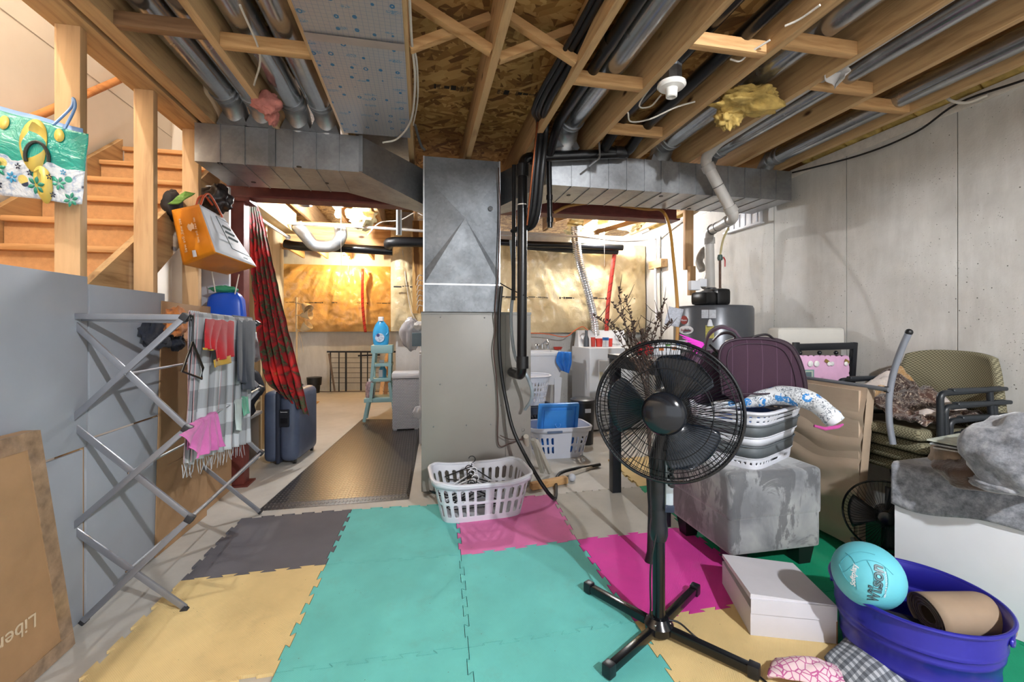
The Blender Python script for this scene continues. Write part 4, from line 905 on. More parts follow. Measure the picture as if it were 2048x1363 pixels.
Lc = [PY(x, y, yy) for x, y, yy in ((496, 374, 3.80), (499, 440, 3.82), (502, 520, 3.9), (508, 600, 3.95), (518, 690, 4.0), (532, 760, 4.05), (560, 784, 4.1))]
Rc = [PY(x, y, yy) for x, y, yy in ((512, 400, 3.95), (528, 450, 4.0), (545, 520, 4.0), (560, 590, 4.0), (578, 665, 4.02), (600, 755, 4.05), (616, 832, 4.1))]
cur = drape('curtain', 'red poinsettia print curtain gathered on the rod and swept over the blue suitcase', 'curtain', Lc, Rc, FLOR, 5, .035, .004, 90, 90, 5, noise_amp=.02)
# ---------------------------------------------------------------- suitcase
SUIT = plain('4c566c', .45, 0, .12, 5, .1, 40)
su = thing('suitcase', 'dark blue-grey hard suitcase standing below the floral curtain', 'suitcase', (-1.25, 4.35, 0))
R_s = Matrix.Rotation(-.12, 3, 'Z'); cs = V((-1.16, 4.36, .335))
def sbox(dx0, dx1, dy0, dy1, dz0, dz1, bev, name, mat, par, seg=3):
    return MB().box(cs+R_s@V(((dx0+dx1)/2, (dy0+dy1)/2, (dz0+dz1)/2)), (dx1-dx0, dy1-dy0, dz1-dz0), R_s, bev, seg).build(name, mat, par)
sbox(-.155, -.03, -.26, .26, -.31, .30, .06, 'shell', SUIT, su, 4); sbox(-.025, .13, -.26, .26, -.31, .30, .075, 'shell', SUIT, su, 4)
sbox(-.045, -.01, -.268, .268, -.318, .308, .03, 'rim', plain('2c3140', .4), su)
lt = sbox(-.01, .07, -.275, -.255, .0, .15, .008, 'latch_plate', plain('1d2028', .35), su); sbox(.0, .06, -.28, -.27, .03, .075, .006, 'latch', plain('10131a', .3), su)
textmesh('Samsonite', .014, cs+R_s@V((.03, -.277, .13)), R_s@V((1, 0, 0)), (0, 0, 1), WHPL, su)
MB().tube(smoothpath([cs+R_s@V((.0, y_, z_)) for y_, z_ in ((-.10, .30), (-.09, .35), (0, .36), (.09, .35), (.10, .30))], 5), .014, 10).build('handle', SUIT, su)
for y_ in (-.2, .2): MB().lathe([(0, -.012), (.025, -.012), (.025, .012), (0, .012)], cs+R_s@V((.09, y_, -.31)), 14, axis=(1, 0, 0)).build('wheel', BLACKM, su)
# dark storage behind the curtain
tag(MB().box((-1.62, 4.15, .20), (.34, .45, .40), None, .02).build('storage_bin', plain('33363c', .4)), 'dark storage bin behind the red column', 'bin')
tag(MB().box((-1.62, 4.15, .42), (.38, .49, .03), None, .01).build('bin_lid', plain('8c9096', .4)), 'grey lid on the storage bin behind the red column', 'lid')
lump('dark_bag', plain('14161f', .7), (-1.50, 4.05, .66), (.15, .16, .22), 'black bag piled on the storage bin behind the drying rack', 91)['category'] = 'bag'
lump('plastic_bag', plain('a9acb3', .3), (-1.50, 4.2, 1.02), (.12, .14, .16), 'crumpled clear plastic bag above the black bag', 92)['category'] = 'plastic bag'
# ================================================================ FLOOR MATS
def foam(name, c, rough=.75):
    t = NT(name); v = t.coord('Object'); n1 = t.noise(v, 3, 5, .6); k = srgb(c)[:3]
    col = t.mix(t.ramp(n1, [(.35, 0.0), (.7, 1.0)]), tuple(x*.86 for x in k)+(1,), tuple(min(1, x*1.05) for x in k)+(1,))
    sp = t.math('MULTIPLY', t.ramp(t.vor(v, 22, 'F1'), [(.035, 1.0), (.05, 0.0)]), .6)
    col = t.mix(sp, col, '4c4a40'); col = t.mix(t.math('MULTIPLY', t.ramp(t.noise(v, 9, 6, .7), [(.55, 0.0), (.7, 1.0)]), .12), col, '6d6a5c')
    s_ = t.sep(v); rib = t.math('MULTIPLY', t.math('SINE', t.math('MULTIPLY', s_[0], 900)), t.math('SINE', t.math('MULTIPLY', s_[1], 900)))
    t.set(col=col, rough=rough, spec=.3); t.bump(rib, .25, .002); return t.m
TEAL, YEL, CHAR, PINK, MAG, GREY, GRN = foam('teal_foam', '6ac3bd'), foam('yellow_foam', 'e0c58c'), foam('charcoal_foam', '646268'), foam('pink_foam', 'de78b0'), foam('magenta_foam', 'd6409f'), foam('grey_foam', 'b0aba1'), foam('green_foam', '0d8f66')
def jig(a, b, n=11, amp=.0095):
    a, b = V(a), V(b); d = b-a; nrm = V((-d.y, d.x, 0)).normalized(); out = []
    for i in range(1, n-1):
        s_ = 1 if i % 2 else -1; t0, t1 = i/n, (i+1)/n
        out += [a+d*(t0-.14/n)+nrm*amp*s_, a+d*(t1+.14/n)+nrm*amp*s_]
    return [a+d*(1/n)]+out+[a+d*((n-1)/n)]
_edges = {}
def edge(a, b):
    k = (tuple(round(x, 3) for x in a[:2]), tuple(round(x, 3) for x in b[:2])); r = (k[1], k[0])
    if r in _edges: return list(reversed(_edges[r]))
    if k not in _edges: _edges[k] = jig(a, b)
    return list(_edges[k])
TH = .012
def tile(cs, mat, lab):
    pts = []
    for i in range(4): pts += [V(cs[i])]+edge(cs[i], cs[(i+1) % 4])
    c = sum((V(p) for p in cs), V())/4
    pts = [c+(p-c)*.9962 for p in pts]
    pts = [V((p.x, p.y, .001)) for p in pts]
    tag(MB().prism(pts, (0, 0, TH)).build('foam_tile', mat, smooth=20), lab, 'foam mat', 'interlocking foam floor tiles')
g = {k: G(*p) for k, p in {'a2': (704, 1021.5), 'z1': (361, 1166), 'z2': (483, 1040), 'a1': (652, 1133), 'a0': (550, 1352), 'b1': (922, 1114), 'b0': (937, 1301), 'c1': (1154, 1083), 'c0': (1269, 1248), 'c2': (1102, 991)}.items()}
g['z0'] = g['z1']+g['a0']-g['a1']; g['b2'] = g['a2']+g['b1']-g['a1']; g['d1'] = G(1372, 1058); g['d0'] = g['d1']+g['c0']-g['c1']; g['d2'] = g['d1']+g['c2']-g['c1']
g['am'] = g['a0']*2-g['a1']; g['bm'] = g['b0']*2-g['b1']; g['cm'] = g['c0']*2-g['c1']; g['dm'] = g['d0']*2-g['d1']; g['zm'] = g['z0']*2-g['z1']
g['e1'] = g['d1']*2-g['c1']; g['e0'] = g['d0']*2-g['c0']; g['em'] = g['dm']*2-g['cm']; g['f1'] = g['e1']*2-g['d1']; g['f0'] = g['e0']*2-g['d0']; g['fm'] = g['em']*2-g['dm']
g['e2'] = g['d2']*2-g['c2']; g['d3'] = g['d2']*2-g['d1']; g['e3'] = g['e2']*2-g['e1']; g['f2'] = g['f1']*2-g['f0']
for ks, m, lab in (('z1 a1 a2 z2', CHAR, 'charcoal foam tile left of the far teal tile'), ('z0 a0 a1 z1', YEL, 'yellow foam tile under the foot of the drying rack'), ('a1 b1 b2 a2', TEAL, 'teal foam tile farthest back, beside the white slotted basket'),
    ('a0 b0 b1 a1', TEAL, 'large teal foam tile right of the yellow tile near the rack'), ('b0 c0 c1 b1', TEAL, 'teal foam tile reaching to the left foot of the fan'), ('b1 c1 c2 b2', PINK, 'pink foam tile under the white basket of hangers'),
    ('c1 d1 d2 c2', GREY, 'pale grey foam tile crossed by a table leg shadow'), ('c0 d0 d1 c1', MAG, 'magenta foam tile behind the fan pole'), ('cm dm d0 c0', YEL, 'yellow foam tile under the fan base and white box'),
    ('am bm b0 a0', TEAL, 'teal foam tile at the bottom edge, left of centre'), ('bm cm c0 b0', TEAL, 'teal foam tile at the bottom edge under the near fan foot'), ('d0 e0 e1 d1', GRN, 'green foam tile between the white flat box and the ottoman'),
    ('dm em e0 d0', GRN, 'green foam tile under the purple tub'), ('d1 e1 e2 d2', GRN, 'green foam tile beneath the ottoman'), ('d2 e2 e3 d3', YEL, 'small visible piece of yellow foam tile beyond the grey tile'), ('e0 f0 f1 e1', GRN, 'green foam tile under the stacked chairs'), ('em fm f0 e0', GRN, 'green foam tile at the lower right corner')):
    tile([g[k] for k in ks.split()], m, lab)
# black diamond mat
dm = NT('diamond_rubber'); v = dm.coord('Object', (1, 1, 1), (0, 0, .0)); se = dm.sep(v)
A_ = dm.math('MULTIPLY', se[0], 130); B_ = dm.math('MULTIPLY', se[1], 80)
hh_ = dm.math('MULTIPLY', dm.math('SINE', dm.math('ADD', A_, B_)), dm.math('SINE', dm.math('SUBTRACT', A_, B_))); hh_ = dm.ramp(hh_, [(.2, 0.0), (.6, 1.0)])
rg = dm.math('ABSOLUTE', dm.math('SINE', dm.math('MULTIPLY', se[0], 115)))
dm.set(col=dm.mix(hh_, '242323', '5b5654'), rough=.33, spec=.8); dm.bump(hh_, 1.0, .008)  # raised diamonds painted lighter for sheen, grooves darker for shade
mc = [G(515, 1022), G(818, 998), G(846, 838), G(724, 838)]
mc[3] = mc[0]+(mc[3]-mc[0]); mt = MB(); lo = [p+V((0, 0, .002)) for p in mc]; cc = sum(mc, V())/4
hi = [cc+(p-cc)*.95+V((0, 0, .016)) for p in mc]; hi = [V((p.x, p.y, .016)) for p in hi]
tag(mt.frus(lo, hi).build('rubber_mat', dm.m, smooth=5), 'black diamond-pattern rubber mat reflecting warm light', 'mat')
# ================================================================ PANELS AND CARDBOARD ON THE LEFT
FOAMB = plain('a3a9b2', .55, 0, .04, 3)
for y0, y1, z0, z1, lab in ((.6, 2.14, .705, 1.405, 'upper grey sheet at the left edge of the picture'), (2.15, 2.70, .735, 1.375, 'upper grey sheet just below the middle stair post'), (.6, 2.115, .002, .695, 'lower grey sheet behind the leaning cardboard box'), (2.135, 2.66, .002, .725, 'lower grey sheet behind the drying rack')):
    tag(MB().bb(-1.372, -1.362, y0, y1, z0, z1, .001).build('grey_sheet', FOAMB), lab, 'sheet', 'grey sheets lining the stair side')
CARD = plain('a98560', .75, 0, .08, 4, .1, 90); CARD2 = plain('8f6f4e', .8, 0, .1, 3); TAPEB = plain('a08468', .25, 0, .2, 20, coat=.5)
cb = thing('cardboard_sheet', 'tall brown cardboard sheet standing behind the drying rack', 'cardboard', (-1.36, 2.9, 0))
MB().frus([(-1.355, 2.60, .002), (-1.34, 3.12, .002), (-1.352, 3.12, .002), (-1.36, 2.60, .002)], [(-1.355, 2.66, 1.335), (-1.34, 3.14, 1.32), (-1.352, 3.14, 1.32), (-1.36, 2.66, 1.335)]).build('sheet', CARD, cb)
MB().box((-1.345, 2.9, .45), (.004, .42, .003)).build('crease', CARD2, cb)
tag(MB().bb(-1.395, -1.375, 3.15, 3.58, .002, 1.33, .002).build('cardboard_sheet', CARD), 'shorter brown cardboard panel just left of the red steel column', 'cardboard')
lb = thing('cardboard_box', 'flat brown cardboard box leaning at the lower left corner of the picture', 'cardboard box', (-1.29, 1.6, 0))
LBX = -1.285
MB().frus([(LBX, .9, .002), (LBX, 1.955, .002), (LBX-.05, 1.955, .002), (LBX-.05, .9, .002)], [(LBX, .9, .86), (LBX+.0, 1.80, .845), (LBX-.05, 1.80, .845), (LBX-.05, .9, .86)]).build('panel', CARD, lb)
MB().frus([(LBX+.002, 1.90, .004), (LBX+.002, 1.955, .004), (LBX, 1.955, .004), (LBX, 1.90, .004)], [(LBX+.002, 1.74, .845), (LBX+.002, 1.80, .845), (LBX, 1.80, .845), (LBX, 1.74, .845)]).build('packing_tape', TAPEB, lb)
MB().bb(LBX, LBX+.003, .9, 1.78, .79, .848).build('packing_tape', TAPEB, lb); MB().bb(LBX, LBX+.004, .9, 1.94, .004, .06).build('packing_tape', TAPEB, lb)
textmesh('Liberty', .07, PX(28, 1285, LBX+.003), (0, -1, -.12), (0, 0, -1), plain('d9c4a6', .7), lb, curve=lambda p: V((LBX+.0025, 0, 0))+PX(28, 1287, LBX).yz.to_3d().zxy*1 if False else V((LBX+.0025+p.z, PX(18, 1275, LBX).y-p.x, PX(18, 1275, LBX).z-p.y-.0*p.x)))
# white panel behind the blue bag
tag(MB().bb(-1.56, -1.345, 3.46, 3.49, .6, 2.19, .002).build('drywall_sheet', plain('cfd2d8', .5, 0, .02)), 'white upright panel between the far post and the red column', 'panel')
# ================================================================ DRYING RACK
ALU = plain('8f9198', .3, .45, .03); DKP = plain('2b2b2f', .5)
rk = thing('drying_rack', 'grey folding accordion drying rack hung with small clothes', 'drying rack', (-1.15, 2.6, 0))
NYr, FYr = 2.08, 3.08
N = [(PY(130, 632, NYr), PY(370, 634, NYr)), (PY(137, 846, NYr), PY(374, 857, NYr)), (PY(141, 1057, NYr), PY(380, 1036, NYr)), (PY(168, 1243, NYr), PY(369, 1219, NYr))]
F_ = [(PY(386, 648, FYr), PY(514, 646, FYr)), (PY(387, 778, FYr), PY(520, 775, FYr)), (PY(386, 915, FYr), PY(522, 905, FYr)), (PY(386, 1040, FYr), PY(520, 1020, FYr))]
for fr, dy in ((N, -.012), (F_, .012)):
    for i in (3,):
        fr[i] = tuple(V((p.x, p.y, .018)) for p in fr[i])
for fr, s_ in ((N, 1), (F_, -1)):
    for i in range(3):
        a, b = fr[i]; c_, d = fr[i+1]
        MB().beam(a+V((0, .006*s_, 0)), d+V((0, .006*s_, 0)), .024, .012, up=(0, 1, 0), bev=.003).build('cross_bar', ALU, rk)
        MB().beam(b+V((0, -.006*s_+.0, 0)), c_+V((0, -.006*s_, 0)), .024, .012, up=(0, 1, 0), bev=.003).build('cross_bar', ALU, rk)
        m_ = (a+d)/2; MB().lathe([(0, 0), (.005, 0), (.004, .003), (0, .004)], m_+V((0, -.014, 0)), 10, axis=(0, -1, 0)).build('rivet', CHR, rk)
    for p in fr[0]+fr[1]+fr[2]: MB().box(p+V((0, 0, 0)), (.03, .03, .03), Matrix.Rotation(.6, 3, 'Y'), .004).build('joint', DKP, rk)
    for p in fr[3]: MB().box(p-V((0, 0, .004)), (.022, .022, .024), Matrix.Rotation(.8, 3, 'Y'), .003).build('foot_cap', DKP, rk)
MB().beam(N[0][0]+V((0, -.004, .0)), N[0][1]+V((0, -.004, 0)), .012, .024, bev=.003).build('top_bar', ALU, rk)
MB().beam(N[0][0]+V((.03, .03, -.012)), N[0][1]+V((-.01, .03, -.02)), .010, .014, bev=.003).build('top_bar', ALU, rk)
RODM = plain('b4b6bc', .3, .2, .02)
for i in range(3):
    for j in (0, 1): MB().tube([N[i][j]+V((0, .012, 0)), F_[i][j]-V((0, .012, 0))], .006, 10).build('rod', RODM, rk)
    MB().tube([(N[i][0]+N[i+1][1])/2+V((0, .015, 0)), (F_[i][0]+F_[i+1][1])/2-V((0, .015, 0))], .0055, 10).build('rod', RODM, rk)
# clothes on the rack: out = +x (towards the room)
def rodpt(i, j, px):
    "point on rod (level i, side j) that projects to picture column px"
    a, b = N[i][j], F_[i][j]; lo, hi = 0., 1.
    for _ in range(40):
        m = (lo+hi)/2; p = a.lerp(b, m)-O; u = (p.x*CA-p.y*SA)/(p.x*SA+p.y*CA)*FPX+1024
        if u < px: lo = m
        else: hi = m
    return a.lerp(b, lo)
def hang(name, lab, cat, i, j, x0, x1, botL, botR, mat, folds=3, amp=.008, seed=0, back=.1, off=.008, nu=40, nv=36, solid=.0025, group=None):
    "cloth hung over a rod: short rear flap, over the rod, long front flap"
    pa, pb = rodpt(i, j, x0), rodpt(i, j, x1); e = V((.008, 0, 0)); X = pa.x+.012
    def bt(p, q): r = PX(p, q, X+off); return r
    L = [pa+V((-.014, 0, -back)), pa+V((-.012, 0, 0)), pa+V((0, 0, .009)), pa+V((.012, 0, 0))]+[pa.lerp(bt(*botL), k)+V((.012, 0, 0)) for k in (.4, .75, 1)]
    R = [pb+V((-.014, 0, -back)), pb+V((-.012, 0, 0)), pb+V((0, 0, .009)), pb+V((.012, 0, 0))]+[pb.lerp(bt(*botR), k)+V((.012, 0, 0)) for k in (.4, .75, 1)]
    Ls, Rs = smoothpath(L, 8), smoothpath(R, 8)
    def at(path, w_):
        s_ = w_*(len(path)-1); q = min(int(s_), len(path)-2); return path[q].lerp(path[q+1], s_-q)
    def f(u, w_):
        p = at(Ls, w_).lerp(at(Rs, w_), u); k = max(0, w_-.45)*1.8
        return p+V((abs(math.sin(u*folds*math.pi+seed+.6*nz((u*3, w_*3, seed))))*amp*k*2, math.cos(u*folds*2*math.pi+seed)*amp*.6*k, .0))
    o = MB().grid(f, nu, nv).build(name, mat, smooth=180, solid=solid)
    return tag(o, lab, cat, group) if cat else o
pl_ = NT('grey_plaid'); v = pl_.coord('UV', (1, 1, 1)); se = pl_.sep(v)
def band(t, s_, n, wd): return t.math('LESS_THAN', t.math('FRACT', t.math('MULTIPLY', s_, n)), wd)
b1_, b2_ = band(pl_, se[0], 5, .45), band(pl_, se[1], 7, .45)
k_ = pl_.math('MULTIPLY', pl_.math('ADD', b1_, b2_), .5); c = pl_.ramp(k_, [(0, 'c3c6cb'), (.5, '96989d'), (1, '66666b')])
c = pl_.mix(pl_.math('MULTIPLY', band(pl_, se[0], 5, .03), .6), c, 'b56a6a'); c = pl_.mix(pl_.math('MULTIPLY', pl_.noise(pl_.coord('UV', (60, 3, 1)), 3, 3), .35), c, 'd5d8dc')
pl_.set(col=c, rough=.95); PLAID = pl_.m
hang('plaid_scarf', 'long grey plaid fringed scarf hanging from the top rack rod', 'scarf', 0, 1, 388, 500, (362, 925), (489, 885), PLAID, 7, .013, 1, .35, -.045, 80, 60)
sc2 = hang('plaid_scarf', 'inner fold of the grey plaid scarf nearest the hanger', 'scarf', 0, 1, 383, 402, (356, 925), (376, 930), PLAID, 2, .006, 2, .4, -.055, 20, 50)
mb = MB()
for k in range(34):
    p = PX(364+k*3.7, 926-k*1.2+random.uniform(-4, 6), -1.035+random.uniform(-.01, .012)); mb.tube([p, p+V((random.uniform(-.006, .006), random.uniform(-.006, .006), -.03)), p+V((random.uniform(-.01, .01), 0, -.055-random.uniform(0, .02)))], [.0022, .002, .001], 5)
fr_ = mb.build('scarf_fringe', fabric('b3b6ba')); tag(fr_, 'pale fringe along the lower end of the plaid scarf', 'fringe', kind='stuff')
RED = fabric('b01620'); YELC = fabric('c79a2c')
def short_part(x0, x1, bl, br, hemL, hemR, seed, lab):
    o = hang('red_shorts', lab, 'shorts', 0, 1, x0, x1, bl, br, RED, 2, .010, seed, .12, .028)
    X = rodpt(0, 1, x0).x+.012+.028+.014
    a, b, c_, d = PX(bl[0], bl[1]-2, X), PX(br[0], br[1]-2, X), PX(*hemR, X), PX(*hemL, X)
    ORGo = ORG[o.name]
    mb = MB(); mb.grid(lambda u, w_: a.lerp(b, u).lerp(d.lerp(c_, u), w_)+V((.006*math.sin(u*7+seed)+.008, 0, 0)), 14, 4)
    m = mb.build('yellow_hem', YELC, o, smooth=180, solid=.003)
    return o
short_part(404, 440, (401, 697), (421, 700), (402, 699), (421, 701), 0, 'red cloth leg with small white lettering on the rack')
short_part(418, 462, (421, 722), (456, 712), (423, 735), (458, 725), 2, 'red baby shorts with a yellow hem on the top rack rod')
DG = fabric('3b3f4a')
hang('grey_leggings', 'dark grey leggings leg hanging nearest the red shorts', 'leggings', 0, 1, 468, 486, (462, 762), (480, 766), DG, 1, .012, 1, .4, .012, solid=.006, group='dark leggings on the rack')
hang('grey_leggings', 'dark grey leggings leg hanging nearest the floral curtain', 'leggings', 0, 1, 484, 506, (480, 778), (502, 780), DG, 1, .012, 3, .4, .018, solid=.006, group='dark leggings on the rack')
PK = fabric('d670b4')
hang('pink_cloth', 'pink cloth over the middle rack rod, pointed left flap', 'cloth', 1, 1, 382, 412, (349, 870), (385, 915), PK, 2, .012, 0, .1, .01)
hang('pink_cloth', 'pink cloth over the middle rack rod, hanging right half', 'cloth', 1, 1, 400, 428, (372, 918), (434, 893), PK, 3, .014, 1, .1, .018)
hang('baby_sock', 'white and mint baby sock on the middle rack rod', 'sock', 1, 1, 464, 480, (466, 860), (476, 862), fabric('c5d2cf'), 1, .008, 0, .08, .01, group='baby socks on the rack')
hang('baby_sock', 'mint green baby sock on the middle rack rod', 'sock', 1, 1, 478, 490, (478, 832), (491, 826), fabric('5fae90'), 1, .006, 1, .08, .01, group='baby socks on the rack')
lump('baby_clothes', fabric('262b38'), rodpt(0, 0, 290)+V((.055, 0, -.06)), (.045, .13, .07), 'navy baby garment bunched on the left top rack rod', 101, .5)['category'] = 'clothes'
lump('baby_clothes', fabric('262b38'), rodpt(0, 0, 325)+V((.06, 0, -.10)), (.035, .07, .05), 'lower navy sleeve under the peach baby garment', 104, .45)['category'] = 'clothes'
lump('baby_clothes', fabric('f0914e', .3), rodpt(0, 0, 300)+V((.12, .0, .0)), (.035, .085, .075), 'peach and orange baby garment over the navy one', 102, .45)['category'] = 'clothes'
lump('baby_clothes', fabric('f2b48c', .25), rodpt(0, 0, 328)+V((.13, .03, -.05)), (.03, .07, .075), 'peach ruffle at the right end of the navy garment', 103, .5)['category'] = 'clothes'
# hanger
hg = thing('coat_hanger', 'black plastic hanger hooked on the top rack rod', 'hanger', rodpt(0, 1, 382))
def hp_(x, y, X=-.955): return PX(x, y, X)
MB().tube(smoothpath([hp_(378, 640), hp_(380, 631), hp_(385, 632), hp_(386, 645), hp_(385, 690)], 5), .004, 8).build('hook', BLACKM, hg)
MB().tube([hp_(385, 684), hp_(364, 742), hp_(403, 757), hp_(406, 735), hp_(385, 684)], .0055, 8).build('frame', BLACKP, hg)
# ================================================================ BAGS
ORB = plain('e08a1c', .45, 0, .06, 8, .2, 8); WHB = plain('c9ccd2', .4, 0, .04, 6, .2, 8)
ob = thing('shopping_bag', 'orange and white paper shopping bag tilting off the far stair post', 'bag', PY(420, 470, 2.95))
A1, B1, C1, D1, E1, F1, G1 = PY(398, 408, 2.86), PY(431, 503, 2.82), PY(343, 420, 2.97), PY(366, 529, 2.93), PY(448, 436, 3.14), PY(513, 533, 3.12), PY(455, 549, 3.24)
def quadg(a, b, c_, d, nm, mat, k=.006, sd=0):
    return MB().grid(lambda u, w_: a.lerp(b, u).lerp(d.lerp(c_, u), w_)+V((0, nz((u*3, w_*3, sd), 1)*k*min(1, 6*min(u, 1-u, w_, 1-w_)), 0)), 16, 16).build(nm, mat, ob, solid=.0015)
H1 = C1+E1-A1
quadg(C1, A1, B1, D1, 'orange_side', ORB, .02, 1); quadg(A1, E1, F1, B1, 'white_front', WHB, .015, 2); quadg(D1, B1, F1, G1, 'orange_base', ORB, .03, 3); quadg(C1, H1, G1, D1, 'back_side', WHB, .01, 4); quadg(H1, E1, F1, G1, 'side_panel', ORB, .01, 5)
def onf(a, b, d, u, w_, off): n_ = (b-a).cross(d-a).normalized(); n_ = n_ if n_.dot(O-a) > 0 else -n_; return a+(b-a)*u+(d-a)*w_+n_*off
ex, ey = (A1-C1), (D1-C1)
LOGO = plain('e9c9a8', .6)
p = onf(C1, A1, D1, .62, .38, .012); xd = ex.normalized(); yd = ey.normalized()
MB().prism([p+xd*x_*.028+yd*y_*.028 for x_, y_ in ((-1, -.3), (-.5, -.8), (0, -.5), (.5, -.9), (1, -.3), (.8, .6), (.3, .5), (-.2, .9), (-.8, .5))], (0, -.001, 0)).build('emblem', LOGO, ob)
for (u_, w_, L) in ((.28, .5, 1), (.78, .45, 1)):
    p = onf(C1, A1, D1, u_, w_, .012); textmesh('eat well, live well', .022 if u_ > .5 else .03, p, ey, -ex if True else ex, LOGO, ob)
p = onf(C1, A1, D1, .55, .85, .012); MB().prism([p+xd*a+yd*b for a, b in ((-.015, -.02), (.015, -.02), (.015, .02), (-.015, .02))], (0, -.001, 0)).build('small_label', WHB, ob)
ex2, ey2 = (E1-A1), (B1-A1)
p0 = onf(A1, E1, B1, .0, .0, .012); GR = plain('4e5a5c', .6)
def w2(u, w_): return p0+ex2.lerp(F1-B1, w_)*u+ey2*w_
mb = MB()
for a, b in (((.45, .12), (.45, .80)), ((.45, .80), (.97, .84)), ((.45, .12), (.9, .14))): mb.beam(w2(*a), w2(*b), .002, .004)
mb.build('printed_frame', GR, ob)
for i in range(3): MB().beam(w2(.52, .30+.12*i), w2(.8, .32+.12*i), .002, .012).build('printed_line', GR, ob)
textmesh('\u25b3 PAPER', .014, w2(.72, .92), ex2, -ey2, GR, ob)
RB = plain('c8532a', .5)
for q in (((400, 412, 2.9), (408, 392, 2.95), (418, 388, 3.0), (430, 405, 3.05), (445, 434, 3.1)), ((392, 412, 2.98), (398, 395, 3.0), (410, 392, 3.05), (425, 410, 3.1))): MB().tube(smoothpath([PY(*k) for k in q], 5), .006, 8).build('handle', RB, ob)
lump('dark_bag', plain('2a2120', .3, 0, .3, 10), PY(432, 398, 3.2), (.09, .06, .09), 'glossy dark brown bag hanging behind the orange shopping bag', 111, .4)['category'] = 'bag'
lump('dark_bag', plain('241c1c', .7, 0, .4, 12), PY(345, 410, 3.02), (.05, .06, .09), 'black patterned bag peeking out left of the orange shopping bag', 112, .2)['category'] = 'bag'
gc = NT('green_dots'); v = gc.coord('Object'); gc.set(col=gc.mix(gc.ramp(gc.vor(v, 130, 'F1', .1), [(.25, 1.0), (.3, 0.0)]), '6f9a45', 'b9cf8c'), rough=.9)
tag(MB().grid(lambda u, w_: PY(336+34*u+20*w_, 408-26*u+4*w_*u, 2.96)+V((0, .004*math.sin(u*9), -.0)), 8, 8).build('green_cloth', gc.m, solid=.01), 'green dotted cloth corner sticking out of the orange bag', 'cloth')
bb_ = thing('blue_bag', 'bright blue drawstring bag hanging under the orange shopping bag', 'bag', PY(452, 600, 3.3))
BB = plain('1250c4', .35, 0, .06, 5); cb_ = PY(453, 628, 3.30)
mb = MB(); mb.sphere((0, 0, 0), 1, 32)
for v_ in mb.bm.verts:
    n_ = v_.co.copy(); q = [math.copysign(abs(x)**.5, x) for x in n_]; v_.co = V((q[0]*.115*(1-.08*max(0, q[2]))+.008*nz(n_, 3, 1), q[1]*.05, q[2]*.15+.012*nz(n_, 2.5, 2)))+cb_
mb.build('pouch', BB, bb_, smooth=180)
lump('green_lining', plain('3a9a72', .5), PY(447, 578, 3.3), (.085, .035, .022), 'x', 115, .3)
o = bpy.data.objects['green_lining']; o.parent = bb_; o.location = ORG[o.name]-ORG[bb_.name]; del o['category']; o['label'] = 'green ruffled lining'
for a, b in (((422, 535), (431, 585)), ((478, 548), (470, 588))): MB().tube([PY(*a, 3.28), PY(*b, 3.26)], .004, 8).build('drawstring', WIREW, bb_)
# flip-flop print bag on the near post
ft = NT('beach_print'); v = ft.coord('UV'); se = ft.sep(v); ns = ft.noise(ft.coord('UV', (2.2, 1, 1)), 3, 2)
lim = ft.math('GREATER_THAN', se[1], ft.math('ADD', .32, ft.math('MULTIPLY', ns, .28)))
fl_ = ft.vor(ft.coord('UV', (9, 5, 1)), 1.0, 'F1', 1, 1); fd_ = ft.vor(ft.coord('UV', (9, 5, 1)), 1.0, 'F1', 1)
low = ft.ramp(ft.noise(ft.coord('UV', (14, 7, 1)), 2, 4), [(.35, '9fb3cf'), (.5, 'dadfe6'), (.7, 'c9d6e2')])
hue = ft.sep(fl_)[0]; dot = ft.ramp(hue, [(0, '2f9a86'), (.45, '3aa7c9'), (.6, 'd9c56e'), (.8, '22304f')], 'CONSTANT')
low = ft.mix(ft.ramp(fd_, [(.27, 1.0), (.30, 0.0)]), low, dot)
ft.set(col=ft.mix(lim, low, '1c9c8c'), rough=.3, coat=.3); ft.bump(ft.noise(ft.coord('UV', (3, 2, 1)), 2, 4, .6, 1), .5, .03)
fb = thing('beach_bag', 'glossy teal beach bag printed with flip-flops hanging on the near stair post', 'bag', PY(100, 330, 2.06))
yb0 = 2.04
TL_, TR_, BR_, BL_ = PY(-160, 178, yb0), PY(177, 268, yb0), PY(164, 408, yb0), PY(-160, 372, yb0)
def fbp(u, w_, off=0): return BL_.lerp(BR_, u).lerp(TL_.lerp(TR_, u), w_)+V((0, -.03*math.sin(math.pi*w_)*math.sin(math.pi*min(1, u*1.02))+.006*nz((u*6, w_*4, 1))-off, .006*nz((u*5, 0, 3))))
MB().grid(fbp, 60, 30).build('front_panel', ft.m, fb, smooth=180, solid=.002)
MB().grid(lambda u, w_: V((-.03*w_, .03*w_**.5, .03*w_))+fbp(u*.985, w_), 30, 12).build('back_panel', plain('7ea4d8', .4, 0, .1), fb, smooth=180, solid=.002)
YS = plain('d8bf5c', .4)
def blob(cu, cw, au, aw, rot, mat, nm, n=24, off=.004, egg=.0):
    ptsb = []
    for i in range(n):
        a = 2*math.pi*i/n; x_, y_ = au*math.cos(a)*(1+egg*math.sin(a)), aw*math.sin(a)
        ptsb.append(fbp(cu+(x_*math.cos(rot)-y_*math.sin(rot)*.5), cw+(x_*math.sin(rot)*2+y_*math.cos(rot)), off))
    return ptsb
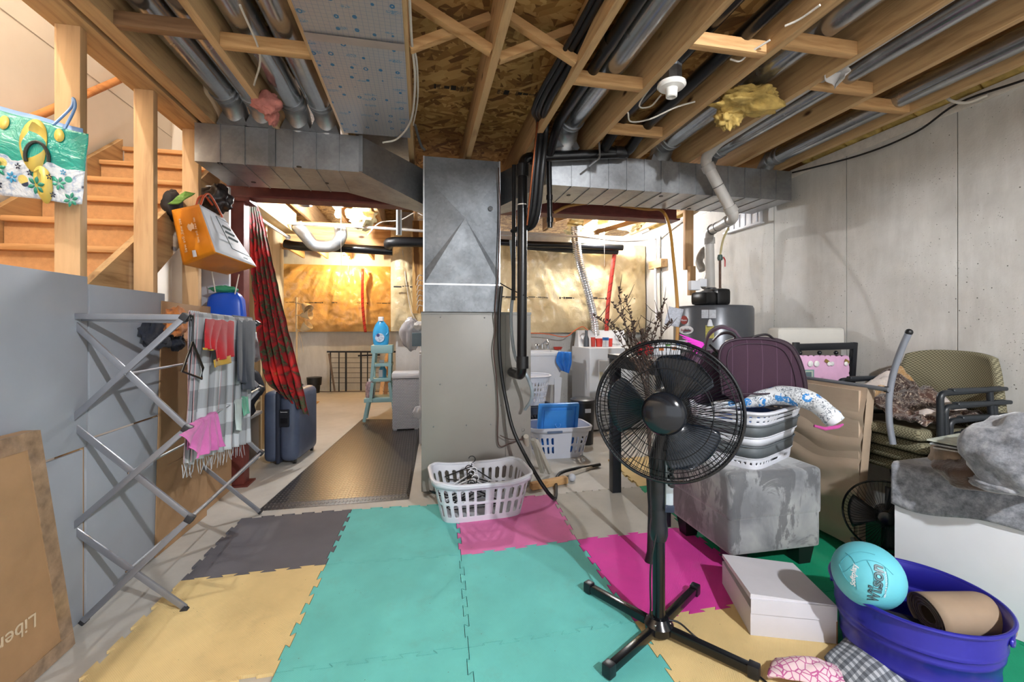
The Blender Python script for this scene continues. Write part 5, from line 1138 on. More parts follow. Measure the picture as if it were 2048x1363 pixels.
def flop(cu, cw, s_):
    mb = MB()
    for (a, b, c_, d) in ((cu, cw, .055*s_, .24*s_), (cu+.045*s_, cw-.33*s_, .038*s_, .16*s_)):
        q = blob(a, b, c_, d, .10, None, '', egg=.12); mb.bm.faces.new([mb.bm.verts.new(p) for p in q])
    mb.build('flip_flop_print', YS, fb, solid=.001)
    MB().tube([fbp(cu+.022*s_+.046*s_*math.cos(a), cw-.10*s_+.13*s_*math.sin(a), .006) for a in [math.pi*1.15-i*math.pi*1.2/14 for i in range(15)]], .0035*s_+.001, 6).build('strap_print', plain('2c2f2a', .5), fb)
flop(.70, .66, 1.45)
for a, b in ((.51, .86), (.83, .88)):
    q = blob(a, b, .03, .09, .1, None, ''); mb = MB(); mb.bm.faces.new([mb.bm.verts.new(p) for p in q]); mb.build('flip_flop_print', YS, fb, solid=.001)
for cu, cw, r, col_ in ((.50, .30, .05, '2f9a80'), (.72, .16, .055, '2c8f78'), (.86, .24, .045, '3fa58c'), (.575, .22, .035, '3f9fcf'), (.93, .05, .05, '2c8f78'), (.62, .36, .02, '1d2844'), (.69, .30, .02, '1d2844'), (.80, .30, .02, '1d2844'), (.82, .08, .02, '1d2844'), (.49, .12, .025, '1d2844'), (.88, .40, .02, '3f9fcf')):
    mb = MB()
    for k in range(6 if r > .03 else 5):
        a = k*2*math.pi/(6 if r > .03 else 5)+.3; q = blob(cu+r*.6*math.cos(a), cw+r*1.5*math.sin(a), r*.42, r*.42*1.0, 0, None, '', 10, .005); 
        q = [fbp(cu+r*(.15+.85*t_)*math.cos(a)+r*.22*math.sin(math.pi*t_)*sg*-math.sin(a), cw+2.1*(r*(.15+.85*t_)*math.sin(a)+r*.22*math.sin(math.pi*t_)*sg*math.cos(a)), .005) for sg, rng in ((1, range(7)), (-1, range(6, 0, -1))) for t_ in [i/6 for i in rng]]
        mb.bm.faces.new([mb.bm.verts.new(p) for p in q])
    mb.build('flower_print', plain(col_, .4), fb, solid=.0008)
MB().tube(smoothpath([fbp(.85, .98), PY(150, 215, 2.08), PY(146, 196, 2.10), PY(142, 215, 2.08), fbp(.78, .99)], 5), .005, 8).build('handle', plain('7ea4d8', .4), fb)
# ================================================================ FRONT BASKET
b4, P4f = eb('laundry_basket', 'white slotted laundry basket full of hangers in front of the furnace', 'laundry basket', (.362, 2.835, .0135), (.25, .16), (.305, .215), .26, .06, WH_B, rows=2, cols_len=.048, fw=.55, lo=.10, hi=.84, gap=.08, rimr=.013, dip=.02, skirt=.03)
def hanger_(c, ry, rz, mat, lab, tilt=0.2):
    t = thing('coat_hanger', lab, 'hanger', c, 'hangers in the white basket'); R = Matrix.Rotation(rz, 3, 'Z')@Matrix.Rotation(tilt, 3, 'X')@Matrix.Rotation(ry, 3, 'Y'); c = V(c)
    MB().tube([c+R@V(p) for p in ((0, 0, 0), (-.17, 0, -.09), (-.15, 0, -.105), (.15, 0, -.105), (.17, 0, -.09), (0, 0, 0))], .004, 6).build('frame', mat, t)
    MB().tube([c+R@V((.022*math.cos(a)-.0, 0, .05+.022*math.sin(a))) for a in [math.pi*.95-i*math.pi*1.4/12 for i in range(13)]]+[c+R@V((0, 0, .0))], .003, 6).build('hook', mat, t)
for i in range(9):
    wht = i in (2, 4, 5, 7)
    hanger_((.30+.01*(i % 3), 2.70+.03*i, .185+.006*i+(.03 if i == 8 else 0)), .10*(i % 3-1), .15*(i % 4-1.5), WHPL if wht else BLACKM, ('white' if wht else 'black')+' hanger number-less in the bunch standing in the white basket'.replace(' number-less', ''), .1)
for i in range(8):
    wht = i % 2
    hanger_((.22+.04*i, 2.78+.02*(i % 3), .12+.008*i), 1.2+.3*(i % 3), .3*(i % 5)-.5, WHPL if wht else BLACKM, ('white' if wht else 'black')+' hanger lying in the bottom of the white basket', 1.0)
# ================================================================ PEDESTAL FAN
BK = plain('0d0f13', .22, 0, .1); BK2 = plain('16191f', .35, 0, .1); CAGE = plain('111317', .3, .3)
fan = thing('pedestal_fan', 'large black pedestal fan standing on the foam tiles', 'fan', (.891, 1.547, .013))
fb0 = V((.891, 1.547, .013))
for px, py in ((1178, 1190), (1390, 1195), (1218, 1360), (1508, 1362)):
    e = G(px, py); e.z = .038; d = (e-V((fb0.x, fb0.y, .045))).normalized(); s_ = V((fb0.x, fb0.y, .048))+d*.015
    MB().beam(s_, e, .03, .03, bev=.005).build('foot_bar', BK, fan); MB().box(e, (.036, .036, .044), Matrix.Rotation(math.atan2(d.y, d.x), 3, 'Z'), .005).build('end_cap', BK2, fan)
MB().lathe([(0, .03), (.05, .03), (.055, .06), (.035, .085), (0, .09)], (fb0.x, fb0.y, 0), 24).build('hub_plate', BK, fan)
for a in (.8, 2.4, 3.9, 5.5): MB().sphere((fb0.x+.042*math.cos(a), fb0.y+.042*math.sin(a), .072), .005, 8).build('bolt', CHR, fan)
MB().tube([(fb0.x, fb0.y, .05), (fb0.x, fb0.y, .44)], .0235, 20).build('pole', BK, fan)
MB().lathe([(.028, .38), (.034, .40), (.033, .43), (.029, .46), (.03, .49), (.026, .52)], (fb0.x, fb0.y, 0), 20).build('height_collar', BK2, fan)
Hc = PD(1331, 822, 1.60); AX = V((-.60, -.80, .02)).normalized()
px_ = V((AX.y, -AX.x, 0)).normalized()*-1; pu = AX.cross(px_).normalized(); pu = pu if pu.z > 0 else -pu; px_ = V((CA, -SA, 0))*1; px_ = (px_-AX*px_.dot(AX)).normalized(); pu = px_.cross(AX); pu = pu if pu.z > 0 else -pu
def fp(r, a, z): return Hc+px_*(r*math.cos(a))+pu*(r*math.sin(a))+AX*z
motor = Hc-AX*.11
MB().tube([(fb0.x, fb0.y, .50), (fb0.x+.0, fb0.y+.0, .70), motor-V((0, 0, .06))+V((0, 0, 0))], [.030, .036, .03], 16).build('neck', BK2, fan)
MB().box((fb0.x+.028, fb0.y-.02, .60), (.030, .060, .20), Matrix.Rotation(-.35, 3, 'Z'), .010).build('control_box', plain('aeb8c0', .35, .2), fan)
for i in range(3): MB().lathe([(.012, 0), (.010, .016), (0, .017)], V((fb0.x+.020, fb0.y-.050, .665-.028*i)), 14, axis=(-.2, -1, 0)).build('speed_button', BK, fan)
MB().box((fb0.x+.018, fb0.y-.047, .515), (.034, .006, .028), Matrix.Rotation(-.35, 3, 'Z'), .003).build('speed_strip', plain('1e2a40', .3), fan)
MB().lathe([(0, -.10), (.05, -.095), (.075, -.06), (.075, .02), (.06, .05), (0, .05)], motor, 24, axis=AX).build('motor_housing', BK, fan)
MB().tube([motor-V((0, 0, .03)), (fb0.x, fb0.y, .68)], .03, 14).build('tilt_joint', BK2, fan)
# cage: radial wires front and back + rings
R0 = .255
def wires(front, n, name):
    mb = MB(); s_ = 1 if front else -1
    for i in range(n):
        a = 2*math.pi*i/n
        pts = [fp(.078 if front else .05, a+.0, .072*s_-.01), fp(.13, a+.12, .07*s_-.008), fp(.19, a+.16, .058*s_-.006), fp(.235, a+.16, .035*s_), fp(R0, a+.16, .004*s_)]
        mb.tube(pts, .0011, 4, cap=False)
    return mb
for fr in (True, False):
    mb = wires(fr, 110 if fr else 80, ''); o = mb.build('cage_wires', CAGE, fan); o['kind'] = 'stuff'
    for r, z in ((.232, .037), (.16, .065), (.245, .02)):
        MB().tube([fp(r, 2*math.pi*i/80, z*(1 if fr else -1)) for i in range(80)], .0016, 6, closed=True).build('cage_ring', CAGE, fan)
MB().tube([fp(R0, 2*math.pi*i/90, 0) for i in range(90)], .0065, 10, closed=True).build('outer_ring', BK, fan)
MB().lathe([(0, .088), (.02, .0875), (.045, .083), (.065, .074), (.076, .062), (.078, .05), (.07, .045), (0, .045)], Hc, 40, axis=AX).build('cage_hub', plain('15181e', .16, 0, .05), fan)
MB().lathe([(0, .03), (.045, .03), (.05, -.03), (0, -.03)], Hc, 24, axis=AX).build('blade_hub', BK2, fan)
for k, a0 in enumerate((1.15, 3.05, 5.35)):
    def bl(u, w_):
        r = .045+.165*w_; half = (.30+.32*math.sin(min(1, w_*1.15)*math.pi*.62))*(1 if w_ < .85 else math.sqrt(max(.02, 1-((w_-.85)/.16)**2)))
        return fp(r, a0+(u-.5)*2*half, .02-.045*(u-.5)-.01*w_)
    MB().grid(bl, 16, 18).build('blade', plain('141c26', .2, 0, .06), fan, smooth=180, solid=.002)
pipe('fan_cord', [V((fb0.x-.02, fb0.y-.02, .42)), V((fb0.x-.05, fb0.y-.03, .30)), V((fb0.x-.05, fb0.y-.03, .16)), V((fb0.x-.03, fb0.y-.01, .085)), V((fb0.x+.06, fb0.y-.03, .075)), G(1400, 1290)+V((0, 0, .02)), G(1500, 1350)+V((0, 0, .02)), G(1560, 1400)+V((0, 0, .02))], .0035, BLACKM, 'thin black fan cord running along the fan foot to the lower right', 'cord')
# ================================================================ OTTOMAN AND WHAT IS ON IT
vel = NT('grey_velvet'); v = vel.coord('Object'); n1 = vel.noise(v, 3.5, 4, .55, .5); n2 = vel.noise(vel.coord('Object', (7, 7, 3)), 1, 5, .7, 1)
c = vel.ramp(n1, [(.38, '6d6f73'), (.5, '8c8e90'), (.62, 'a6a7a6')]); c = vel.mix(vel.ramp(n2, [(.50, 0.0), (.56, .75)]), c, '4d4e52')
vel.set(col=c, rough=.9, sheen=.6); vel.bump(n2, .25, .01); VEL = vel.m
ot = thing('ottoman', 'grey velvet cube ottoman on black block legs', 'ottoman', (1.685, 2.085, .013))
ox0, ox1, oy0, oy1 = 1.43, 1.94, 1.835, 2.34
mb = MB(); mb.box(((ox0+ox1)/2, (oy0+oy1)/2, .30), (ox1-ox0, oy1-oy0, .39), None, .025, 3); mb.build('upholstered_body', VEL, ot, smooth=60)
mb = MB(); mb.box(((ox0+ox1)/2, (oy0+oy1)/2, .385), (ox1-ox0+.012, oy1-oy0+.012, .232), None, .03, 3); mb.build('lid', VEL, ot, smooth=60)
for x in (ox0+.02, ox1-.11):
    for y in (oy0+.02, oy1-.11): MB().frus([(x+.012, y+.012, .0135), (x+.078, y+.012, .0135), (x+.078, y+.078, .0135), (x+.012, y+.078, .0135)], [(x, y, .106), (x+.09, y, .106), (x+.09, y+.09, .106), (x, y+.09, .106)]).build('leg', BLACKM, ot)
OT = .5015
# collapsible basket
cbk = thing('collapsible_basket', 'white and grey collapsible laundry basket on the ottoman', 'laundry basket', (1.70, 2.06, OT)); BC = V((1.715, 2.085, OT)); RZ = Matrix.Rotation(math.radians(27), 3, 'Z')
lev = [(0, .215, .145), (.05, .222, .150), (.052, .226, .154), (.105, .232, .160), (.107, .228, .157), (.15, .238, .166), (.152, .242, .169), (.205, .25, .176), (.207, .246, .173), (.262, .262, .188), (.27, .268, .194)]
GYR = plain('5c6266', .55)
def ring(z, a, b, n=120): return [BC+RZ@V((*rrect(a*1.08, b*1.08, 2*math.pi*i/n, 6), z*1.06)) for i in range(n)]
def seg_(i0, i1, mat, nm, holes=None):
    mb = MB(); n = 240 if holes else 120
    rr = [ring(*lev[i], n) for i in range(i0, i1+1)]
    if holes:
        m = 10; rs = []
        for j in range(m+1):
            t_ = j/m; rs.append([p.lerp(q, t_) for p, q in zip(rr[0], rr[-1])])
        rr = rs
    vv = [[mb.bm.verts.new(p) for p in r] for r in rr]
    for j in range(len(vv)-1):
        for i in range(n):
            if holes and holes((i+.5)/n, (j+.5)/(len(vv)-1)): continue
            mb._face([vv[j][i], vv[j][(i+1) % n], vv[j+1][(i+1) % n], vv[j+1][i]])
    if i0 == 0: mb._face(vv[0][::-1])
    mb.build(nm, mat, cbk, smooth=50, solid=.003)
hl = even_basket_hole((.22, .15), (.26, .18), .05, 6, .026, 1, .35, .28, .3, .75)
seg_(0, 1, WH_B, 'base', hl); seg_(2, 3, GYR, 'grey_band'); seg_(4, 5, WH_B, 'white_band'); seg_(6, 7, GYR, 'grey_band'); seg_(8, 9, WH_B, 'upper_wall', even_basket_hole((.25, .18), (.26, .19), .05, 6, .03, 2, .32, .30, .15, .95))
for i in (1, 3, 5, 7): MB().tube(ring(lev[i][0]+.001, lev[i][1]+.003, lev[i][2]+.003, 100), .004, 6, closed=True).build('lip', WH_B if i in (1, 5) else GYR, cbk)
MB().tube(ring(.268, .272, .198, 100), .012, 10, closed=True, flat=.7).build('rim', WH_B, cbk)
def inb(x, y, z): return BC+RZ@V((x, y, z))
lump('folded_clothes', fabric('1c5bb0'), inb(0, -.02, .185), (.20, .13, .075), 'deep blue garment inside the collapsible basket', 121, .12)['category'] = 'clothes'
flo = NT('blue_floral_print'); v = flo.coord('Object'); d1 = flo.vor(v, 20, 'F1', 1); cc_ = flo.sep(flo.vor(v, 20, 'F1', 1, 1)); wv = flo.noise(v, 45, 3, .6, 1)
spot = flo.math('MULTIPLY', flo.math('LESS_THAN', d1, .42), flo.math('GREATER_THAN', cc_[0], .4)); lf = flo.math('MULTIPLY', flo.math('LESS_THAN', flo.math('ABSOLUTE', flo.math('SUBTRACT', wv, .5)), .025), flo.math('LESS_THAN', cc_[1], .7))
c = flo.mix(lf, 'd6dade', '5e6873'); c = flo.mix(flo.math('MULTIPLY', spot, flo.math('GREATER_THAN', wv, .44)), c, '3b86c9'); flo.set(col=c, rough=.9); FLO = flo.m
pb_ = thing('floral_pillow', 'white pillow with blue flowers and magenta trim hanging out of the basket', 'pillow', PD(1600, 800, 2.0))
pts = [PD(1425, 812, 2.34), PD(1475, 805, 2.28), PD(1520, 797, 2.24), PD(1560, 790, 2.2), PD(1600, 794, 2.13), PD(1630, 806, 2.08), PD(1655, 826, 2.02), PD(1672, 844, 2.0)]
sm = smoothpath(pts, 6); nS = len(sm)
MB().tube(sm, [(.016+.031*math.sin(math.pi*min(.70, i/nS*.9+.05)))*(1+.12*nz((i*.3, 0, 0))) for i in range(nS)], 20).build('pillow_body', FLO, pb_, smooth=180)
e0, e1 = sm[-1], sm[-1]+(sm[-1]-sm[-3]).normalized()*.01
MB().tube([PD(1628, 851, 1.96), PD(1650, 857, 1.955), PD(1676, 853, 1.955), PD(1686, 848, 1.96)], [.006, .008, .008, .004], 10).build('magenta_trim', fabric('b8468f'), pb_)
# purple suitcase: upright, arched top
pur = NT('purple_fabric'); v = pur.coord('UV', (1, 1, 1)); se = pur.sep(v); st_ = pur.math('LESS_THAN', pur.math('FRACT', pur.math('MULTIPLY', se[0], 6)), .035)
pur.set(col=pur.mix(pur.math('MULTIPLY', st_, .5), '361c2e', '6a4f64'), rough=.85, sheen=.05); pur.bump(pur.noise(pur.coord('Object'), 250, 2), .3, .002); PUR = pur.m
ps = thing('purple_suitcase', 'dark purple soft suitcase with an arched top resting on the basket', 'suitcase', PD(1530, 760, 2.35))
PSL = [(1446, 790), (1440, 745), (1438, 712), (1446, 690), (1466, 680), (1500, 677), (1545, 680), (1575, 692), (1592, 715), (1603, 745), (1609, 775), (1610, 800)]
front = [PD(x, y, 2.24) for x, y in PSL]; ctr_b = [PD(x, y, 2.24) for x, y in ((1470, 808), (1540, 806))]
poly = smoothpath(front, 4); dvec = ray(1530, 740).normalized(); dvec.z = 0; dvec = dvec.normalized()*.20+V((.03, 0, 0))
allp = poly+[front[-1]+V((-.03, 0, -.02)), PD(1540, 808, 2.24), PD(1470, 808, 2.24)]
c0_ = sum(allp, V())/len(allp)
mb = MB(); rings = []
for k, (t_, sc) in enumerate(((0, .0), (0, .90), (.04, .97), (.12, 1.0), (.88, 1.0), (.96, .97), (1, .9), (1, 0))):
    if sc == 0: rings.append([mb.bm.verts.new(c0_+dvec*(t_-(.06 if t_ == 0 else -.06)))])
    else: rings.append([mb.bm.verts.new(c0_+(p-c0_)*sc+dvec*t_) for p in allp])
n = len(allp); zz = [p for p in allp]
for A, B in zip(rings, rings[1:]):
    for i in range(n):
        def uv(p): q = (p-c0_); return ((q.x*CA-q.y*SA)*1.0/.45+.5, q.z)
        vs_ = [A[0], B[i], B[(i+1) % n]] if len(A) == 1 else ([A[i], A[(i+1) % n], B[0]] if len(B) == 1 else [A[i], A[(i+1) % n], B[(i+1) % n], B[i]])
        mb._face(vs_, [uv(x.co) for x in vs_])
mb.build('shell', PUR, ps, smooth=50)
PP = plain('2f1b2a', .6)
for sc, t_ in ((.985, .03), (.985, .92)): MB().tube([c0_+(p-c0_)*1.005+dvec*t_ for p in poly], .006, 8).build('piping', PP, ps)
MB().tube([c0_+(p-c0_)*.80+dvec*-.025 for p in poly[3:-2]], .0025, 6).build('front_seam', PP, ps)
MB().tube([PD(1458, 788, 2.215), PD(1530, 787, 2.19), PD(1600, 783, 2.215)], .004, 6).build('front_seam', PP, ps)
MB().tube(smoothpath([PD(1500, 677, 2.3), PD(1515, 671, 2.3), PD(1535, 669, 2.3), PD(1550, 680, 2.3)], 5), .006, 8).build('handle', plain('1b1418', .5), ps)
# second purple bag to the left, with loose straps
pb2 = thing('purple_bag', 'smaller dark purple bag with loose straps left of the purple suitcase', 'bag', PD(1410, 740, 2.5))
mb = MB(); mb.sphere((0, 0, 0), 1, 32)
for v_ in mb.bm.verts:
    n_ = v_.co.copy(); q = [math.copysign(abs(x)**.55, x) for x in n_]; v_.co = PD(1412, 752, 2.52)+V((q[0]*.15+.01*nz(n_, 3, 5), q[1]*.10, q[2]*.15+.015*nz(n_, 3, 6)))
mb.build('body', PUR, pb2, smooth=180)
def ribbon(pts, wd, mat, par, nm, up=(0, 0, 1)):
    sm = smoothpath(pts, 8); mb = MB(); pv = None
    for i, p in enumerate(sm):
        d = (sm[min(i+1, len(sm)-1)]-sm[max(0, i-1)]).normalized(); s_ = V((.4, .8, .3)); s_ = (s_-d*s_.dot(d)).normalized()*wd/2
        a, b = mb.bm.verts.new(p-s_), mb.bm.verts.new(p+s_)
        if pv: mb._face([pv[0], pv[1], b, a])
        pv = (a, b)
    return mb.build(nm, mat, par, smooth=180, solid=.004)
ribbon([PD(1410, 695, 2.5), PD(1418, 668, 2.45), PD(1440, 654, 2.4), PD(1465, 660, 2.35), PD(1482, 676, 2.3)], .055, PUR, pb2, 'strap')
ribbon([PD(1425, 682, 2.45), PD(1440, 668, 2.42), PD(1458, 666, 2.38), PD(1470, 676, 2.34), PD(1450, 684, 2.4)], .03, plain('4a3b46', .5), pb2, 'strap')
MB().tube(smoothpath([PD(1420, 690, 2.45), PD(1430, 700, 2.4), PD(1436, 712, 2.4), PD(1425, 704, 2.42)], 4), .007, 8).build('buckle', BLACKP, pb2)
PKN = plain('e43fc8', .5)
mb = MB(); c_ = PD(1395, 688, 2.42)
for k in range(7): mb.tube([c_+V((.03, 0, 0)), c_+V((-.03-.01*k, .01*(k-3), .018*(k-3)))], [.012, .002], 6)
tag(mb.build('pink_bow', PKN), 'neon pink bow lying on the small purple bag', 'bow')
# table with black legs, things on it
tb = thing('black_table', 'black high table behind the fan with square legs', 'table', (1.7, 2.65, 0))
TZ = 1.0
MB().bb(1.32, 2.16, 2.35, 3.0, TZ-.03, TZ, .004).build('tabletop', BK2, tb)
MB().bb(1.34, 2.14, 2.37, 2.98, TZ-.09, TZ-.03).build('apron', BK2, tb)
for x, y in ((1.325, 2.92), (1.375, 2.36), (2.08, 2.92), (2.08, 2.36)): MB().bb(x, x+.065, y, y+.065, .0135, TZ-.03, .004).build('leg', BK2, tb)
x0 = PD(1355, 700, 2.9)
cbx = thing('product_box', 'white box with orange and green pictures on the table behind the fan', 'box', (1.66, 2.80, TZ+.001))
MB().bb(1.58, 1.78, 2.80, 2.88, TZ+.001, TZ+.10, .002).build('carton', WHPL, cbx)
for i, (cc, dx, dz_) in enumerate((('d9772b', .03, .03), ('6a9a54', .08, .06), ('d9772b', .13, .035), ('3b62a0', .16, .07))): MB().bb(1.585+dx, 1.62+dx, 2.797, 2.799, TZ+dz_, TZ+dz_+.02).build('printed_patch', plain(cc, .5), cbx)
lump('red_pompom', plain('d4202f', .8, 0, .3, 60), (1.45, 2.70, TZ+.045), (.055, .055, .045), 'red fluffy flower on the table behind the top of the fan cage', 131, .5)['category'] = 'decoration'
# twigs in a slim vase behind the fan pole
vz = thing('twig_vase', 'slim dark vase of tall budding brown twigs behind the fan', 'vase', (1.13, 2.02, .013))
VB = V((1.13, 2.04, .013)); TW = plain('3d2c22', .8)
MB().lathe([(0, 0), (.03, 0), (.018, .05), (.012, .3), (.018, .42), (.022, .42), (.014, .3), (0, .05)], VB, 16).build('vase', BLACKM, vz)
base = VB+V((0, 0, .40)); ends = [(1236, 572), (1250, 590), (1188, 632), (1268, 640), (1330, 600), (1322, 625), (1300, 655), (1345, 640), (1225, 605), (1215, 640), (1282, 660)]
neck = [PD(1296+random.uniform(-5, 5), 800, 2.25) for _ in ends]
for k, (ex_, ey_) in enumerate(ends):
    e = PD(ex_, ey_, 2.25+.15*math.sin(k*2.3)); m1 = PD(1286+(ex_-1286)*.22, 722, 2.25); m2 = m1.lerp(e, .55)+V((random.uniform(-.02, .02), 0, .02+.01*(k % 3)))
    sm = smoothpath([base, neck[k], m1, m2, e], 8); mb = MB(); mb.tube(sm, [.0032*(1-.6*i/len(sm)) for i in range(len(sm))], 5)
    for i in range(14, len(sm), 1):
        for q in range(2):
            p = sm[i-1].lerp(sm[i], random.random()); d = V((random.uniform(-1, 1), random.uniform(-.5, .5), random.uniform(.2, 1))).normalized(); L = random.uniform(.012, .02)
            mb.tube([p, p+d*L*.5, p+d*L], [.0015, .0045, .001], 5)
        if i % 5 == 0:
            d = V((random.uniform(-1, 1), 0, random.uniform(.3, 1))).normalized(); p = sm[i]; mb.tube([p, p+d*.05, p+d*.09+V((0, 0, .01))], [.0022, .0018, .001], 4)
    mb.build('twig', TW, vz)
tag(MB().grid(lambda u, w_: PY(1338+28*u-10*w_, 612+6*u+36*w_, 2.9)+V((0, .01*math.sin(u*5), 0)), 6, 6).build('paper_tag', plain('b8bcc6', .7, 0, .15, 80), solid=.001), 'grey printed paper tag tied to the brown hose by the water heater', 'tag')
# ================================================================ WATER HEATER
WHC = V((2.47, 3.40, 0)); WR = .32
wh = thing('water_heater', 'dark grey cylindrical water heater with black power vent on top', 'water heater', (WHC.x, WHC.y, 0))
HGT = 1.375
MB().lathe([(0, .02), (WR-.01, .02), (WR, .04), (WR, HGT-.03), (WR-.012, HGT-.005), (WR-.05, HGT), (0, HGT+.002)], WHC, 56).build('tank', plain('55575c', .3, .3, .05), wh, smooth=40)
for a in range(4): MB().lathe([(0, 0), (.03, 0), (.03, .03), (0, .03)], WHC+V((.2*math.cos(a*1.57+.7), .2*math.sin(a*1.57+.7), 0)), 12).build('foot', BLACKM, wh)
MB().box((WHC.x-.16, WHC.y-.12, HGT+.055), (.16, .16, .11), Matrix.Rotation(.3, 3, 'Z'), .03).build('vent_housing', BLACKP, wh)
MB().box((WHC.x-.03, WHC.y-.12, HGT+.07), (.13, .15, .14), None, .03).build('blower_box', BLACKP, wh)
MB().lathe([(.05, 0), (.09, .02), (.09, .10), (.05, .12), (0, .12)], V((WHC.x-.05, WHC.y-.05, HGT+.02)), 24).build('blower', BLACKP, wh)
MB().lathe([(.045, 0), (.045, .05), (.05, .052), (.05, .075), (.043, .08)], V((P4_.x, P4_.y, P4_.z-.05)), 24).build('vent_coupler', plain('26262a', .4), wh)
MB().tube([(P4_.x, P4_.y, P4_.z-.04), (P4_.x, P4_.y, HGT)], .04, 20).build('vent_outlet', BLACKP, wh)
MB().box((WHC.x-.21, WHC.y-.05, HGT+.17), (.09, .05, .08), None, .008).build('junction_box', WHPL, wh); MB().box((WHC.x-.10, WHC.y-.0, HGT+.20), (.07, .04, .07), None, .008).build('junction_box', WHPL, wh)
def onT(px, py, off=.002):
    "point on the front of the tank seen at a picture position"
    r = ray(px, py); a = r.x*r.x+r.y*r.y; b = -2*(r.x*WHC.x+r.y*WHC.y); c = WHC.x**2+WHC.y**2-(WR+off)**2; d = (-b-math.sqrt(max(0, b*b-4*a*c)))/(2*a); return O+r*d
def sticker(x0, y0, x1, y1, mat, name, oval=False, off=.003):
    mb = MB(); n = 10
    if not oval: mb.grid(lambda u, w_: onT(x0+(x1-x0)*u, y0+(y1-y0)*w_, off), n, 4)
    else:
        cx, cy, rx, ry = (x0+x1)/2, (y0+y1)/2, (x1-x0)/2, (y1-y0)/2
        vs_ = [mb.bm.verts.new(onT(cx+rx*math.cos(a*math.pi/12), cy+ry*math.sin(a*math.pi/12), off)) for a in range(24)]; mb.bm.faces.new(vs_)
    return mb.build(name, mat, wh, smooth=180)
STW = plain('b9bcc2', .5, 0, .12, 70); sticker(1403, 619, 1417, 636, STW, 'label'); sticker(1418, 619, 1432, 636, STW, 'label')
sticker(1361, 631, 1375, 648, plain('a53a34', .4), 'round_badge', True); sticker(1357, 651, 1387, 668, WHPL, 'oval_badge', True); sticker(1411, 650, 1428, 676, plain('b9ae55', .5, 0, .2, 40), 'energy_label'); sticker(1357, 680, 1375, 700, WHPL, 'white_label')
def onText(txt, px, py, h, mat):
    q = onT(px, py, .006); rgt = (onT(px+4, py, .006)-onT(px-4, py, .006)).normalized(); textmesh(txt, h, q, rgt, (0, 0, 1), mat, wh)
onText('Rheem', 1368, 640, .022, WHPL); onText('Reliance', 1372, 660, .032, plain('7c2f3a', .5))
MB().lathe([(0, 0), (.025, 0), (.012, .05), (0, .06)], onT(1420, 652), 10, axis=(0, 0, 1)).build('tag_hook', WHPL, wh)
# gas line with red valve, wall frame, crumpled pipe
gp = thing('gas_pipe', 'rusty vertical gas pipe with a red lever valve beside the vent pipe', 'pipe', PY(1440, 605, 3.5))
MB().tube(smoothpath([PY(1457, 455, 3.45), PY(1446, 480, 3.48), PY(1440, 512, 3.5)], 5), .009, 8).build('yellow_tube', plain('b8a977', .5), gp)
MB().tube([PY(1440, 512, 3.5), PY(1440, 570, 3.5), PY(1441, 612, 3.5)], .011, 10).build('tube', plain('6d5548', .7, .3, .3, 30), gp)
MB().lathe([(.018, -.02), (.024, 0), (.018, .03)], PY(1440, 516, 3.5), 12).build('valve', plain('4c5f58', .5, .4), gp)
for py in (578, 588, 598): MB().lathe([(.014, -.01), (.02, 0), (.014, .01)], PY(1441, py, 3.5), 12).build('fitting', plain('7d6450', .6, .4), gp)
MB().tube([PY(1447, 514, 3.47), PY(1450, 520, 3.45), PY(1450, 533, 3.45)], .006, 8).build('lever', plain('b03535', .4), gp)
tag(MB().bb(2.50, 2.59, 3.85, 3.89, 1.75, 2.42, .003).bb(2.52, 2.58, 3.80, 3.85, 1.5, 1.78, .003).build('wall_stud', W_Z), 'short pine stud hanging down behind the white vent pipe', 'stud')
tag(MB().tube(smoothpath([PY(1405, 540, 3.55), PY(1398, 520, 3.6), PY(1412, 500, 3.62), PY(1418, 540, 3.6), PY(1410, 575, 3.55)], 6), .035, 12).build('plastic_wrap', plain('a9a39b', .35, 0, .15, 20, .6, 25)), 'crumpled plastic-wrapped water pipe above the water heater', 'pipe')
vg = thing('wall_vent', 'white window well cover high on the concrete wall under the duct end', 'vent', PX(1490, 445, 2.94))
a_, b_ = PX(1455, 468, 2.94), PX(1524, 430, 2.94)
MB().bb(2.92, 2.949, b_.y, a_.y, 2.12, 2.26, .004).build('cover', WHPL, vg)
for i in range(6): MB().bb(2.914, 2.92, b_.y+(a_.y-b_.y)*(i+.4)/6, b_.y+(a_.y-b_.y)*(i+.6)/6, 2.13, 2.25).build('rib', plain('c9ccd6', .5), vg)
MB().bb(2.90, 2.949, b_.y-.02, a_.y+.02, 2.105, 2.12, .003).build('sill', WHPL, vg)
# ================================================================ BEIGE COT, TUBE FRAME
bg = NT('beige_cloth'); v = bg.coord('Object'); bg.set(col=bg.mix(bg.ramp(bg.noise(v, 3, 4), [(.35, 0.0), (.65, 1.0)]), 'bda68f', 'cdb8a1'), rough=.85, sheen=.1); bg.bump(bg.noise(bg.coord('Object', (1, 1, 5)), 2.5, 3), .15, .02); BEI = bg.m
ct = thing('folded_cot', 'beige fabric folded cot standing on edge behind the ottoman', 'cot', (2.26, 2.3, 0))
def cotf(u, w_):
    y = 1.875+.83*u; z = .03+.85*w_; y += (1-w_)*.05*(1-u)
    k = .012*math.sin(w_*34+3*nz((u*2, w_*2, 0))+1.2*math.sin(u*3))*(1-.3*u)+.012*nz((u*3, w_*9, 2))
    return (2.235+.03*w_+k*.6, y, z)
MB().grid(cotf, 50, 90).build('fabric_front', BEI, ct, smooth=180); MB().bb(2.255, 2.30, 1.91, 2.70, .04, .86).build('mattress', BEI, ct)
